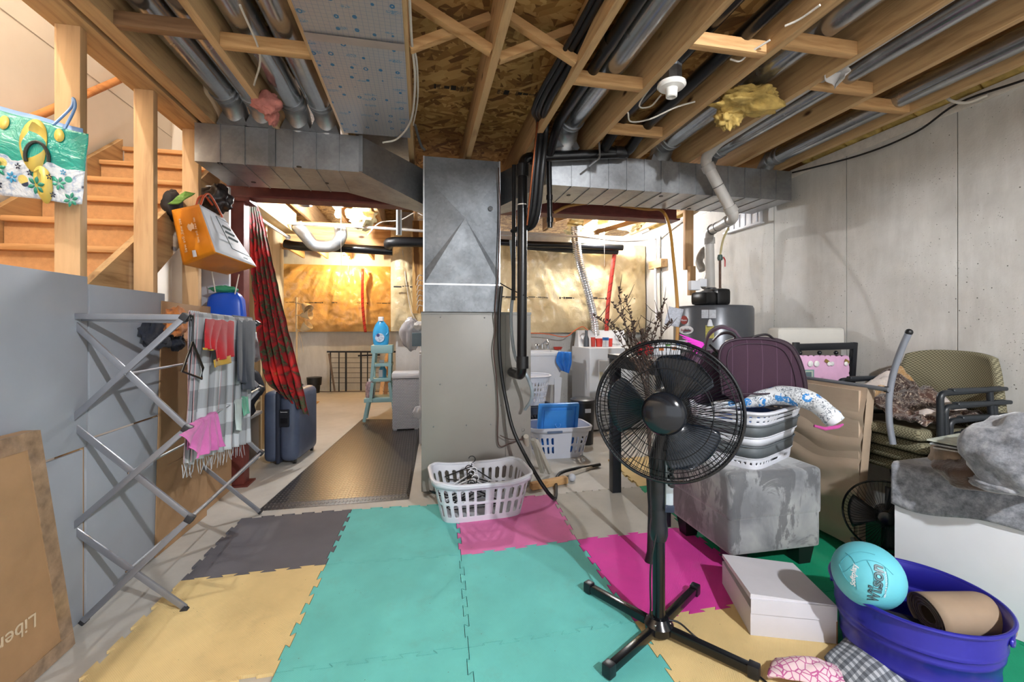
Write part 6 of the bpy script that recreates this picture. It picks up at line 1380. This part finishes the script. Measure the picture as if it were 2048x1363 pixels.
MB().grid(lambda u, w_: (2.24+.03*w_+.05*u, 1.875+(1-w_)*.05-.004*math.sin(u*3.1), .03+.85*w_+.0), 4, 60).build('hem', plain('b39d86', .85), ct, smooth=180)
FR_ = plain('7c8088', .35, .3)
sf = thing('steel_tubing', 'grey steel tube frame with a curved leg rising beside the stacked chairs', 'frame', PX(1775, 778, 2.30))
pA, pB = PX(1600, 754, 2.28), PX(1778, 779, 2.28)
MB().tube([pA+V((0, .25, .0)), pA, pB], .012, 12).build('rail', FR_, sf)
q0 = [PX(x, y, 2.30) for x, y in ((1818, 664), (1806, 690), (1793, 725), (1783, 762), (1778, 800), (1779, 845), (1786, 888))]
MB().tube(smoothpath(q0, 6), .0145, 14).build('curved_leg', plain('8f949e', .35, .25), sf); MB().sphere(q0[0], .0165, 12).build('end_cap', BLACKM, sf); MB().tube([PX(1771, 778, 2.285), PX(1777, 779, 2.285)], .016, 12).build('joint', BLACKM, sf)
pipe('tube_rail', [G(1690, 1105)+V((.05, .0, .07)), G(1610, 1085)+V((.2, .1, .07)), G(1660, 1135)+V((.02, -.05, .07))][:1]+[V((1.98, 1.62, .06)), V((1.74, 1.70, .05))][:0]+[V((2.02, 1.60, .05))], .012, FR_, 'grey steel tube end on the floor left of the purple tub', 'tube')
# ================================================================ STACKED CHAIRS
KH = NT('khaki_weave'); v = KH.coord('Object'); se = KH.sep(v)
ck = KH.math('GREATER_THAN', KH.math('MULTIPLY', KH.math('SINE', KH.math('MULTIPLY', KH.math('ADD', se[1], se[0]), 420)), KH.math('SINE', KH.math('MULTIPLY', se[2], 420))), 0.0)
KH.set(col=KH.mix(ck, '5b5642', '8c866c'), rough=.95); KH.bump(KH.noise(v, 200, 2), .3, .002); KH = KH.m
CB = plain('1c2126', .4, .1)
def chair(i):
    dz = .066*i; dx = .028*i; x0, x1 = 2.475, 2.84; y0, y1 = 1.63, 2.14; zs = .47+dz
    t = thing('stacking_chair', ('bottom', 'second lowest', 'second highest', 'topmost')[i]+' khaki armchair of the stack by the concrete wall', 'chair', (2.56-dx, 1.88, dz), 'stacked khaki armchairs')
    mb = MB(); mb.box((2.60-dx, 1.885, zs), (.42, .45, .055), Matrix.Rotation(.04, 3, 'Y'), .024, 3); mb.build('seat', KH, t, smooth=60)
    def bk(u, w_):
        a = (u-.5)*2; wd = .245*(1-.16*w_**2.4); zz = zs+.10+.30*w_*(1-.10*abs(a)**3)
        return (2.83-dx*.4-.03*(1-a*a)*0+.045*a*a*-1+.03+.03*w_, 1.885+wd*a, zz)
    mb = MB(); mb.grid(bk, 20, 14); mb.build('backrest', KH, t, smooth=180, solid=.03)
    for y in (y0, y1):
        za = zs+.215
        MB().tube(elb([(x0-dx+.0, y, max(.014, dz+.014)), (x0-dx, y, za), (x1-dx, y, za+.012)], .03), .0145, 12).build('frame', CB, t)
        MB().tube([(x1-dx-.06, y, za), (x1-dx-.04, y, zs-.02), (x1-dx+.04, y, max(.014, dz+.014))], .0135, 12).build('leg', CB, t)
        MB().box(((x0+x1)/2-dx+.05, y, za+.012), (.34, .034, .02), None, .009, 3).build('armrest', plain('24292e', .45), t)
    MB().tube([(x0-dx+.05, y0, zs-.035), (x0-dx+.05, y1, zs-.035)], .010, 10).build('crossbar', CB, t)
    return t
for i in range(4): chair(i)
bl_ = NT('brown_patchwork'); v = bl_.coord('UV', (5, 3.5, 1), (0, 0, .78)); ch = bl_.n('ShaderNodeTexChecker'); bl_.put(ch.inputs[0], v); ch.inputs['Scale'].default_value = 1; ck2 = ch.outputs[1]
vv = bl_.sep(bl_.vor(v, 1.0, 'F1', 0, 1)); c = bl_.ramp(vv[0], [(0, '33201a'), (.3, '9a7647'), (.5, '3d2820'), (.75, 'b9aea8'), (.88, '4b2f24')], 'CONSTANT')
sw = bl_.math('LESS_THAN', bl_.math('ABSOLUTE', bl_.math('SUBTRACT', bl_.noise(bl_.coord('UV', (26, 18, 1)), 1, 3, .5, 1), .5)), .014); c = bl_.mix(bl_.math('MULTIPLY', sw, .6), c, 'd9c9b4'); bl_.set(col=c, rough=.9, sheen=.3); BLK = bl_.m
def blan(u, w_):
    x = 2.33+.42*w_; y = 2.13-.47*u; z = .735+.13*math.exp(-((u-.12)**2)/.02)*(.4+.6*w_)+.06*math.exp(-((u-.45)**2)/.03)+.03*abs(nz((u*6, w_*5, 1)))+.02*nz((u*14, w_*10, 2))+.10*w_*(1-u)
    return (x, y, z)
tag(MB().grid(blan, 90, 60).build('patchwork_blanket', BLK, smooth=180, solid=.012), 'brown patchwork blanket heaped on the topmost khaki chair', 'blanket')
# small second fan under the chairs
f2 = thing('floor_fan', 'black desk fan half hidden between the cot and the white box', 'fan', (2.28, 1.74, .013))
C2 = V((2.24, 1.76, .26)); A2 = V((-.75, -.6, .15)).normalized(); u2 = V((A2.y, -A2.x, 0)).normalized(); w2_ = u2.cross(A2)
def f2p(r, a, z): return C2+u2*r*math.cos(a)+w2_*r*math.sin(a)+A2*z
mb = MB()
for i in range(60):
    a = 2*math.pi*i/60; mb.tube([f2p(.03, a, .045), f2p(.12, a+.2, .04), f2p(.17, a+.25, .0)], .0012, 4, cap=False)
o = mb.build('cage_wires', CAGE, f2); o['kind'] = 'stuff'
MB().tube([f2p(.17, 2*math.pi*i/50, 0) for i in range(50)], .005, 8, closed=True).build('outer_ring', BK, f2); MB().lathe([(0, .055), (.03, .05), (.04, .04), (0, .04)], C2, 20, axis=A2).build('hub', BK, f2)
for k in range(3): MB().grid(lambda u, w_: f2p(.03+.12*w_, k*2.1+(u-.5)*1.1, .01-.03*(u-.5)), 8, 8).build('blade', BK2, f2, smooth=180, solid=.002)
MB().lathe([(0, .0), (.05, -.02), (.05, -.09), (0, -.1)], C2, 16, axis=A2).build('motor_housing', BK, f2); MB().tube([C2-A2*.06, V((2.28, 1.80, .05))], .014, 10).build('neck', BK, f2); MB().lathe([(0, .0005), (.09, .0005), (.08, .025), (0, .04)], V((2.28, 1.80, .0135)), 24).build('base', BK, f2)
# black chair with pink placemats, white cushion
dc = thing('dining_chair', 'black wooden chair back with pink placemats tucked behind the cot', 'chair', (2.62, 2.7, 0))
CY = 2.42
def cq(px, py, y=CY): return PY(px, py, y)
r0, r1 = cq(1592, 693), cq(1706, 690)
MB().beam(cq(1592, 694), cq(1706, 691), .03, .045, bev=.008).build('top_rail', BK2, dc); MB().beam(cq(1592, 718), cq(1700, 716), .02, .02, bev=.004).build('mid_rail', BK2, dc)
for px in (1600, 1639, 1672): MB().sphere(cq(px, 705), .014, 12).build('spindle_ball', BK2, dc)
for px, pb_x in ((1708, 1686), (1592, 1594)): MB().beam(V((cq(pb_x, 800).x, CY, .013)), cq(px, 684), .035, .03, up=(0, 1, 0), bev=.005).build('back_post', BK2, dc)
MB().beam(cq(1700, 757, CY-.02), cq(1742, 755, CY-.14), .02, .02).build('side_rail', BK2, dc)
xs_ = (cq(1596, 700).x, cq(1700, 700).x); MB().bb(xs_[0], xs_[1], CY, CY+.40, .44, .475, .01).build('seat', BK2, dc)
for x in (xs_[0], xs_[1]-.035): MB().bb(x, x+.035, CY+.36, CY+.395, .013, .44).build('front_leg', BK2, dc)
PNK = plain('dcaccb', .6, 0, .05, 10)
for k, (xa, xb, yo, lab) in enumerate(((1600, 1697, -.022, 'pink scalloped placemat behind, right side showing'), (1594, 1672, -.03, 'pink scalloped placemat in front with white roses'))):
    t = thing('placemat', lab, 'placemat', cq((xa+xb)/2, 757), 'pink placemats on the black chair'); yy = CY+yo; mb = MB()
    top = []; nS = 7
    xa_, xb_ = PY(xa, 713, yy), PY(xb, 713, yy); zb_ = PY(xb, 762, yy).z
    for i in range(nS):
        for j in range(7): a = math.pi*(1-j/6); L = (xb_-xa_)/nS; top.append(xa_+L*(i+.5)+L*.5*math.cos(a)+V((0, 0, .010*math.sin(a))))
    side = []
    for i in range(3):
        for j in range(7): a = math.pi/2*(1-2*j/6); hgt = (xb_.z-zb_)/3; side.append(V((xb_.x+.008*math.cos(a), yy, xb_.z-hgt*(i+.5)+hgt*.5*math.sin(a))))
    mb.prism(top+side+[V((xa_.x, yy, zb_))], (0, .004, 0)); mb.build('mat', PNK, t, smooth=20)
    for fx in ((.32, .48, .80, .88) if k else (.93,)):
        MB().sphere(xa_.lerp(xb_, fx)+V((0, -.006, -.045)), .020 if fx < .7 else .015, 12, (1, .4, 1)).build('rose', plain('e8e6e2', .7, 0, .15, 60), t)
    MB().box(xa_.lerp(xb_, .75 if k else .95)+V((0, -.006, -.03)), (.035, .003, .02), Matrix.Rotation(.5, 3, 'Y')).build('gold_bow', plain('a98d4e', .4, .4), t)
    if k:
        for i_, (cc_, s_) in enumerate((('7c9c98', 1), ('b8c2b0', .75), ('5c6f74', .5))): MB().box(PY(1616, 748, yy)+V((0, -.003-.001*i_, 0)), (.085*s_, .002, .06*s_)).build('stamp_print', plain(cc_, .6), t)
wc = thing('white_cushion', 'off-white rounded box cushion standing behind the black chair', 'cushion', cq(1610, 700, 2.60))
a_, b_ = PY(1545, 662, 2.6), PY(1676, 690, 2.6)
MB().box(((a_.x+b_.x)/2, 2.60, (a_.z+b_.z)/2), (b_.x-a_.x, .12, a_.z-b_.z+.05), None, .03, 3).build('lid', plain('cbc7be', .5, 0, .03), wc); MB().box(((a_.x+b_.x)/2, 2.60, (b_.z+.477)/2), (b_.x-a_.x-.04, .10, b_.z-.477), None, .02).build('body', plain('bdb9b0', .5), wc)
# ================================================================ WHITE BOX WITH GREY BLANKET
WX, WY = 2.06, 1.58; dv = V((.155, -.34, 0)); dv2 = V((.76, .0, 0)); wbx = thing('storage_chest', 'large white storage box at the right edge under a grey blanket', 'storage box', (2.4, 1.2, .0135))
c0 = V((WX, WY, .0135)); L = 1.6
def wq(z, o=0): return [c0+V((-o, o, z)), c0+dv*L+V((-o, -o, z)), c0+dv*L+dv2*.6+V((0, -o, z)), c0+dv2+V((0, o, z))]
MB().frus(wq(0), wq(.56)).build('box', plain('d6d8dc', .4, 0, .02), wbx); MB().frus(wq(.47, .006), wq(.50, .006)).build('lid_edge', plain('c4c6cb', .4), wbx)
gvb = NT('grey_plush'); v = gvb.coord('Object'); n1 = gvb.noise(v, 22, 6, .75, .1); gvb.set(col=gvb.ramp(n1, [(.35, '55575d'), (.5, '7a7c82'), (.65, '9a9ca1')]), rough=.95, sheen=.5); gvb.bump(gvb.noise(v, 90, 4), .25, .004); PLU = gvb.m
def gb(u, w_):
    q = c0+dv*(L*u*.98); drop = .175-.02*u+.015*math.sin(u*9)
    if w_ < .25: t_ = w_/.25; return q+V((-.012-.008*math.sin(u*14)*(1-t_), .004, .575-drop*(1-t_)))
    t_ = (w_-.25)/.75; return q+dv2*t_*(1-.27*u)+V((0, .012*(1-u) if t_ > .0 else 0, .578+.006*nz((u*5, t_*4, 1))+.008*math.sin(t_*3.14)))
tag(MB().grid(gb, 70, 50).build('grey_blanket', PLU, smooth=180, solid=.01), 'grey plush blanket covering the white storage box', 'blanket')
mg = thing('magazine_stack', 'stack of glossy magazines on the grey blanket', 'magazines', PD(1940, 890, 1.78))
for k in range(3): MB().box(PD(1950, 884, 1.80)+V((.0, 0, -.012*k+.0)), (.26, .20, .006), Matrix.Rotation(.2+.1*k, 3, 'Z')).build('magazine', plain(('c6cbbd', 'a9adb0', 'b9b6ae')[k], .3, 0, .25, 25), mg)
for cc_, dx, dy in (('c25560', .0, -.03), ('a9c24c', .05, -.06), ('a9c24c', -.06, -.07)): MB().box(PD(1950, 884, 1.80)+V((dx, dy, .0045)), (.05, .03, .001), Matrix.Rotation(.3, 3, 'Z')).build('cover_print', plain(cc_, .4), mg)
zt_ = .605
def fold(name, mat, c, s, lab, seed, cat, det=.12):
    o = lump(name, mat, c, s, lab, seed, det, hf=.45); o['category'] = cat; return o
fold('brown_blanket', plain('5d4537', .95, 0, .25, 6, .8, 120, sheen=.4), PD(1965, 940, 1.74), (.15, .12, .075), 'folded fuzzy brown blanket under the grey hoodie', 141, 'blanket', .25)
fold('striped_cloth', plain('a18c78', .9, 0, .3, 9), PD(1925, 915, 1.80), (.10, .10, .05), 'beige and brown cloth corner under the brown blanket', 142, 'cloth', .25)
fold('grey_hoodie', PLU, PD(2040, 905, 1.58), (.13, .14, .14), 'crumpled grey sweatshirt at the right edge of the picture', 143, 'clothes', .3)
fold('grey_hoodie', PLU, PD(2000, 965, 1.62), (.09, .10, .03), 'sleeve of the grey sweatshirt on the blanket', 144, 'clothes', .25)
# ================================================================ TUB, BALL, PAPER ROLL, WHITE BOX
TUBM = plain('2c2a9c', .28, .25, .06, 8); TC = V((1.693, 1.236, .0135))
tub = thing('metal_tub', 'round blue-purple metal tub holding a ball and a paper roll', 'tub', TC)
prof = [(.0, .004), (.193, .004), (.199, .012), (.206, .06), (.211, .065), (.211, .075), (.208, .08), (.2155, .135), (.221, .14), (.221, .150), (.218, .155), (.220, .165), (.226, .170), (.226, .180), (.223, .185), (.234, .252)]
MB().lathe(prof+[(.232, .256)]+[(r-.004, z) for r, z in reversed(prof[2:])]+[(0, .010)], TC, 72).build('wall', TUBM, tub, smooth=50)
MB().tube([TC+V((.238*math.cos(a*math.pi/40), .238*math.sin(a*math.pi/40), .257)) for a in range(80)], .0065, 10, closed=True).build('rolled_rim', TUBM, tub)
for ang in (-1.07, 2.07):
    dr_ = V((math.cos(ang), math.sin(ang), 0)); tn = V((-dr_.y, dr_.x, 0))
    MB().tube([TC+V(((.2335)*math.cos(ang+.18*math.cos(k*math.pi/12)), (.2335)*math.sin(ang+.18*math.cos(k*math.pi/12)), .215+.016*math.sin(k*math.pi/12))) for k in range(24)], .005, 8, closed=True).build('handle', TUBM, tub)
    MB().grid(lambda u, w_: V((TC.x+.2315*math.cos(ang+.165*(2*u-1)), TC.y+.2315*math.sin(ang+.165*(2*u-1)), TC.z))+V((0, 0, .215+.013*(2*w_-1)*math.sqrt(max(0, 1-(2*u-1)**2)))), 12, 4).build('handle_hole', BLACKM, tub, smooth=180)
BAQ = plain('62bccb', .5, 0, .03, 4, .08, 300); bc = V((1.52, 1.255, .335)); br = .105
bl = thing('volleyball', 'aqua blue soft volleyball in the tub', 'ball', bc)
mb = MB(); mb.sphere(bc, br, 48); mb.build('ball', BAQ, bl, smooth=180)
vd = (O-bc).normalized(); bx = V((CA, -SA, 0)); bx = (bx-vd*bx.dot(vd)).normalized(); by = vd.cross(bx)
def onb(a, b, off=0):
    d = (vd+bx*a+by*b).normalized() if True else 0; return bc+d*(br+off)
SEAM = plain('459aa9', .6)
for arc in ([(-.9, .5), (-.45, .75), (0, .85), (.5, .75)], [(-.25, .35), (-.35, .62), (-.6, .95)], [(-.25, .35), (.1, .45), (.5, .35), (.85, 0)], [(-.9, .1), (-.6, .15), (-.25, .35)], [(-.25, .35), (-.35, -.05), (-.5, -.5)], [(.12, .42), (.15, 0), (-.02, -.5), (-.15, -.75)], [(.6, .28), (.55, -.1), (.4, -.5), (.2, -.8)], [(-1.0, .45), (-.8, -.1), (-.6, -.4)]):
    MB().tube([onb(*p[:2], .0004) for p in smoothpath([V((a, b, 0)) for a, b in arc], 6)], .0012, 5).build('seam', SEAM, bl)
def btext(s, size, a0, b0, rot, mat, off, bold=0):
    c_, s_ = math.cos(rot), math.sin(rot)
    textmesh(s, size, (0, 0, 0), (1, 0, 0), (0, 0, 1), mat, bl, 'lettering', .0003, bold=bold, curve=lambda p: onb(a0+p.x*c_-p.y*s_, b0+p.x*s_+p.y*c_, off+p.z))
btext('Wilson', .5, .12, -.36, 1.2, plain('1f2f36', .4), .0008, .022); btext('Wilson', .5, .12, -.36, 1.2, plain('4f737b', .4), .0016); btext('Softplay', .24, -.42, -.02, 1.15, WHPL, .001, .006)
btext('INDOOR & OUTDOOR', .09, .42, -.35, 1.3, WHPL, .001)
KR = plain('a8917a', .8, 0, .06, 6); pr_ = thing('paper_roll', 'brown kraft paper roll lying in the tub', 'paper roll', (1.75, 1.15, .2))
rA, rB = PZ(1850, 1228, .185), PZ(1985, 1228, .205); ax_ = (rB-rA).normalized()
rr_ = .076; n1_ = ax_.cross(V((0, 0, 1))).normalized(); n2_ = n1_.cross(ax_)
def rl_(u, w_): a = 2*math.pi*u; r = rr_*(1+.04*math.sin(a*2)); return rA.lerp(rB, w_)+n1_*r*1.15*math.cos(a)+n2_*r*.85*math.sin(a)
MB().grid(rl_, 48, 8, closed=True).build('paper', KR, pr_, smooth=60, solid=.002)
sp_ = [rA+n1_*(rr_*(1-k*.012)*1.1*math.cos(k*.5))+n2_*(rr_*(1-k*.012)*.82*math.sin(k*.5))+ax_*.006 for k in range(50)]
MB().tube(sp_, .0028, 5).build('coil_edge', plain('8d7866', .8), pr_)
MB().grid(lambda u, w_: rA+ax_*(.01+.0*u)+(n1_*1.1*math.cos(2*math.pi*u)+n2_*.82*math.sin(2*math.pi*u))*(.03+(rr_-.032)*w_), 40, 3, closed=True).build('roll_face', plain('8d7866', .8), pr_, smooth=180)
fold('dark_cloth', plain('141417', .9), V((1.70, 1.26, .09)), (.12, .12, .05), 'black cloth in the bottom of the tub', 151, 'cloth', .2)
bx_ = thing('white_box', 'flat white mailer box with its lid ajar on the foam tiles', 'box', G(1498, 1273)); e1_ = V((.895, -.335, 0)).normalized(); e2_ = V((.335, .895, 0)).normalized()
fl0 = V((1.236, 1.475, .0135)); w1, w2w, hh2 = .30, .345, .115
CDW = plain('cfcdd3', .6, 0, .03)
def bq(z, i=0, a=0., b=1., c_=0., d=1.): return [fl0+e1_*(w1*a+i)+e2_*(w2w*c_+i)+V((0, 0, z)), fl0+e1_*(w1*b-i)+e2_*(w2w*c_+i)+V((0, 0, z)), fl0+e1_*(w1*b-i)+e2_*(w2w*d-i)+V((0, 0, z)), fl0+e1_*(w1*a+i)+e2_*(w2w*d-i)+V((0, 0, z))]
MB().frus(bq(0), bq(hh2-.012)).build('carton', CDW, bx_)
top = bq(hh2+.016); bot_ = bq(hh2-.010, -.001); top = [p+V((0, 0, (.012 if k in (0, 1) else -.012))) for k, p in enumerate(top)]
top = [p+V((0, 0, (.016 if k in (0, 3) else 0))) for k, p in enumerate(top)]
MB().frus([p+V((0, 0, (.018 if k in (0, 1) else .0)+(.016 if k in (0, 3) else 0))) for k, p in enumerate(bot_)], top).build('lid', CDW, bx_)
MB().frus([p for p in (fl0+e1_*.0-e2_*.004+V((0, 0, .085)), fl0+e1_*w1-e2_*.004+V((0, 0, .085)), fl0+e1_*w1-e2_*.001+V((0, 0, .085)), fl0-e2_*.001+V((0, 0, .085)))], [p for p in (fl0-e2_*.005+V((0, 0, hh2+.026)), fl0+e1_*w1-e2_*.005+V((0, 0, hh2+.026)), fl0+e1_*w1-e2_*.001+V((0, 0, hh2+.026)), fl0-e2_*.001+V((0, 0, hh2+.026)))]).build('front_flap', CDW, bx_)
MB().beam(fl0+e1_*(w1+.001)+V((0, 0, .002)), fl0+e1_*(w1+.001)+V((0, 0, .09)), .004, .004).build('raw_edge', plain('8a6d52', .8), bx_)
# blankets at the lower edge
chk = NT('grey_check'); v = chk.coord('UV', (14, 8, 1), (0, 0, 0)); se = chk.sep(v); k1 = chk.math('LESS_THAN', chk.math('FRACT', se[0]), .5); k2 = chk.math('LESS_THAN', chk.math('FRACT', se[1]), .5)
chk.set(col=chk.ramp(chk.math('MULTIPLY', chk.math('ADD', k1, k2), .5), [(0, 'b4b8be'), (.4, '7b8086'), (.9, '565b62')], 'CONSTANT'), rough=.95)
qa, qb, qc, qd = G(1650, 1345), G(1730, 1288), G(1905, 1400), G(1760, 1480)
tag(MB().grid(lambda u, w_: qa.lerp(qb, u).lerp(qd.lerp(qc, u), w_)+V((0, 0, .045+.035*math.sin(3.1*u)*math.sin(3.1*min(1, w_+.15))+.006*nz((u*4, w_*4, 0)))), 30, 30).build('checked_blanket', chk.m, smooth=180, solid=.02), 'grey and white checked blanket at the bottom edge beside the tub', 'blanket')
pkm = NT('pink_scribble'); v = pkm.coord('Object'); l_ = pkm.vor(v, 45, 'DISTANCE_TO_EDGE'); pkm.set(col=pkm.mix(pkm.math('LESS_THAN', l_, .06), 'd8bfc4', 'b05a8a'), rough=.95)
qa, qb, qc, qd = G(1535, 1375), G(1560, 1335), G(1710, 1352), G(1740, 1420)
tag(MB().grid(lambda u, w_: qa.lerp(qb, u).lerp(qd.lerp(qc, u), w_)+V((0, 0, .03+.05*math.sin(3.1*min(1, u+.1))*math.sin(3.1*min(1, w_+.1))+.008*nz((u*5, w_*5, 3)))), 30, 30).build('pink_blanket', pkm.m, smooth=180, solid=.02), 'pink patterned blanket at the bottom edge in front of the checked one', 'blanket')
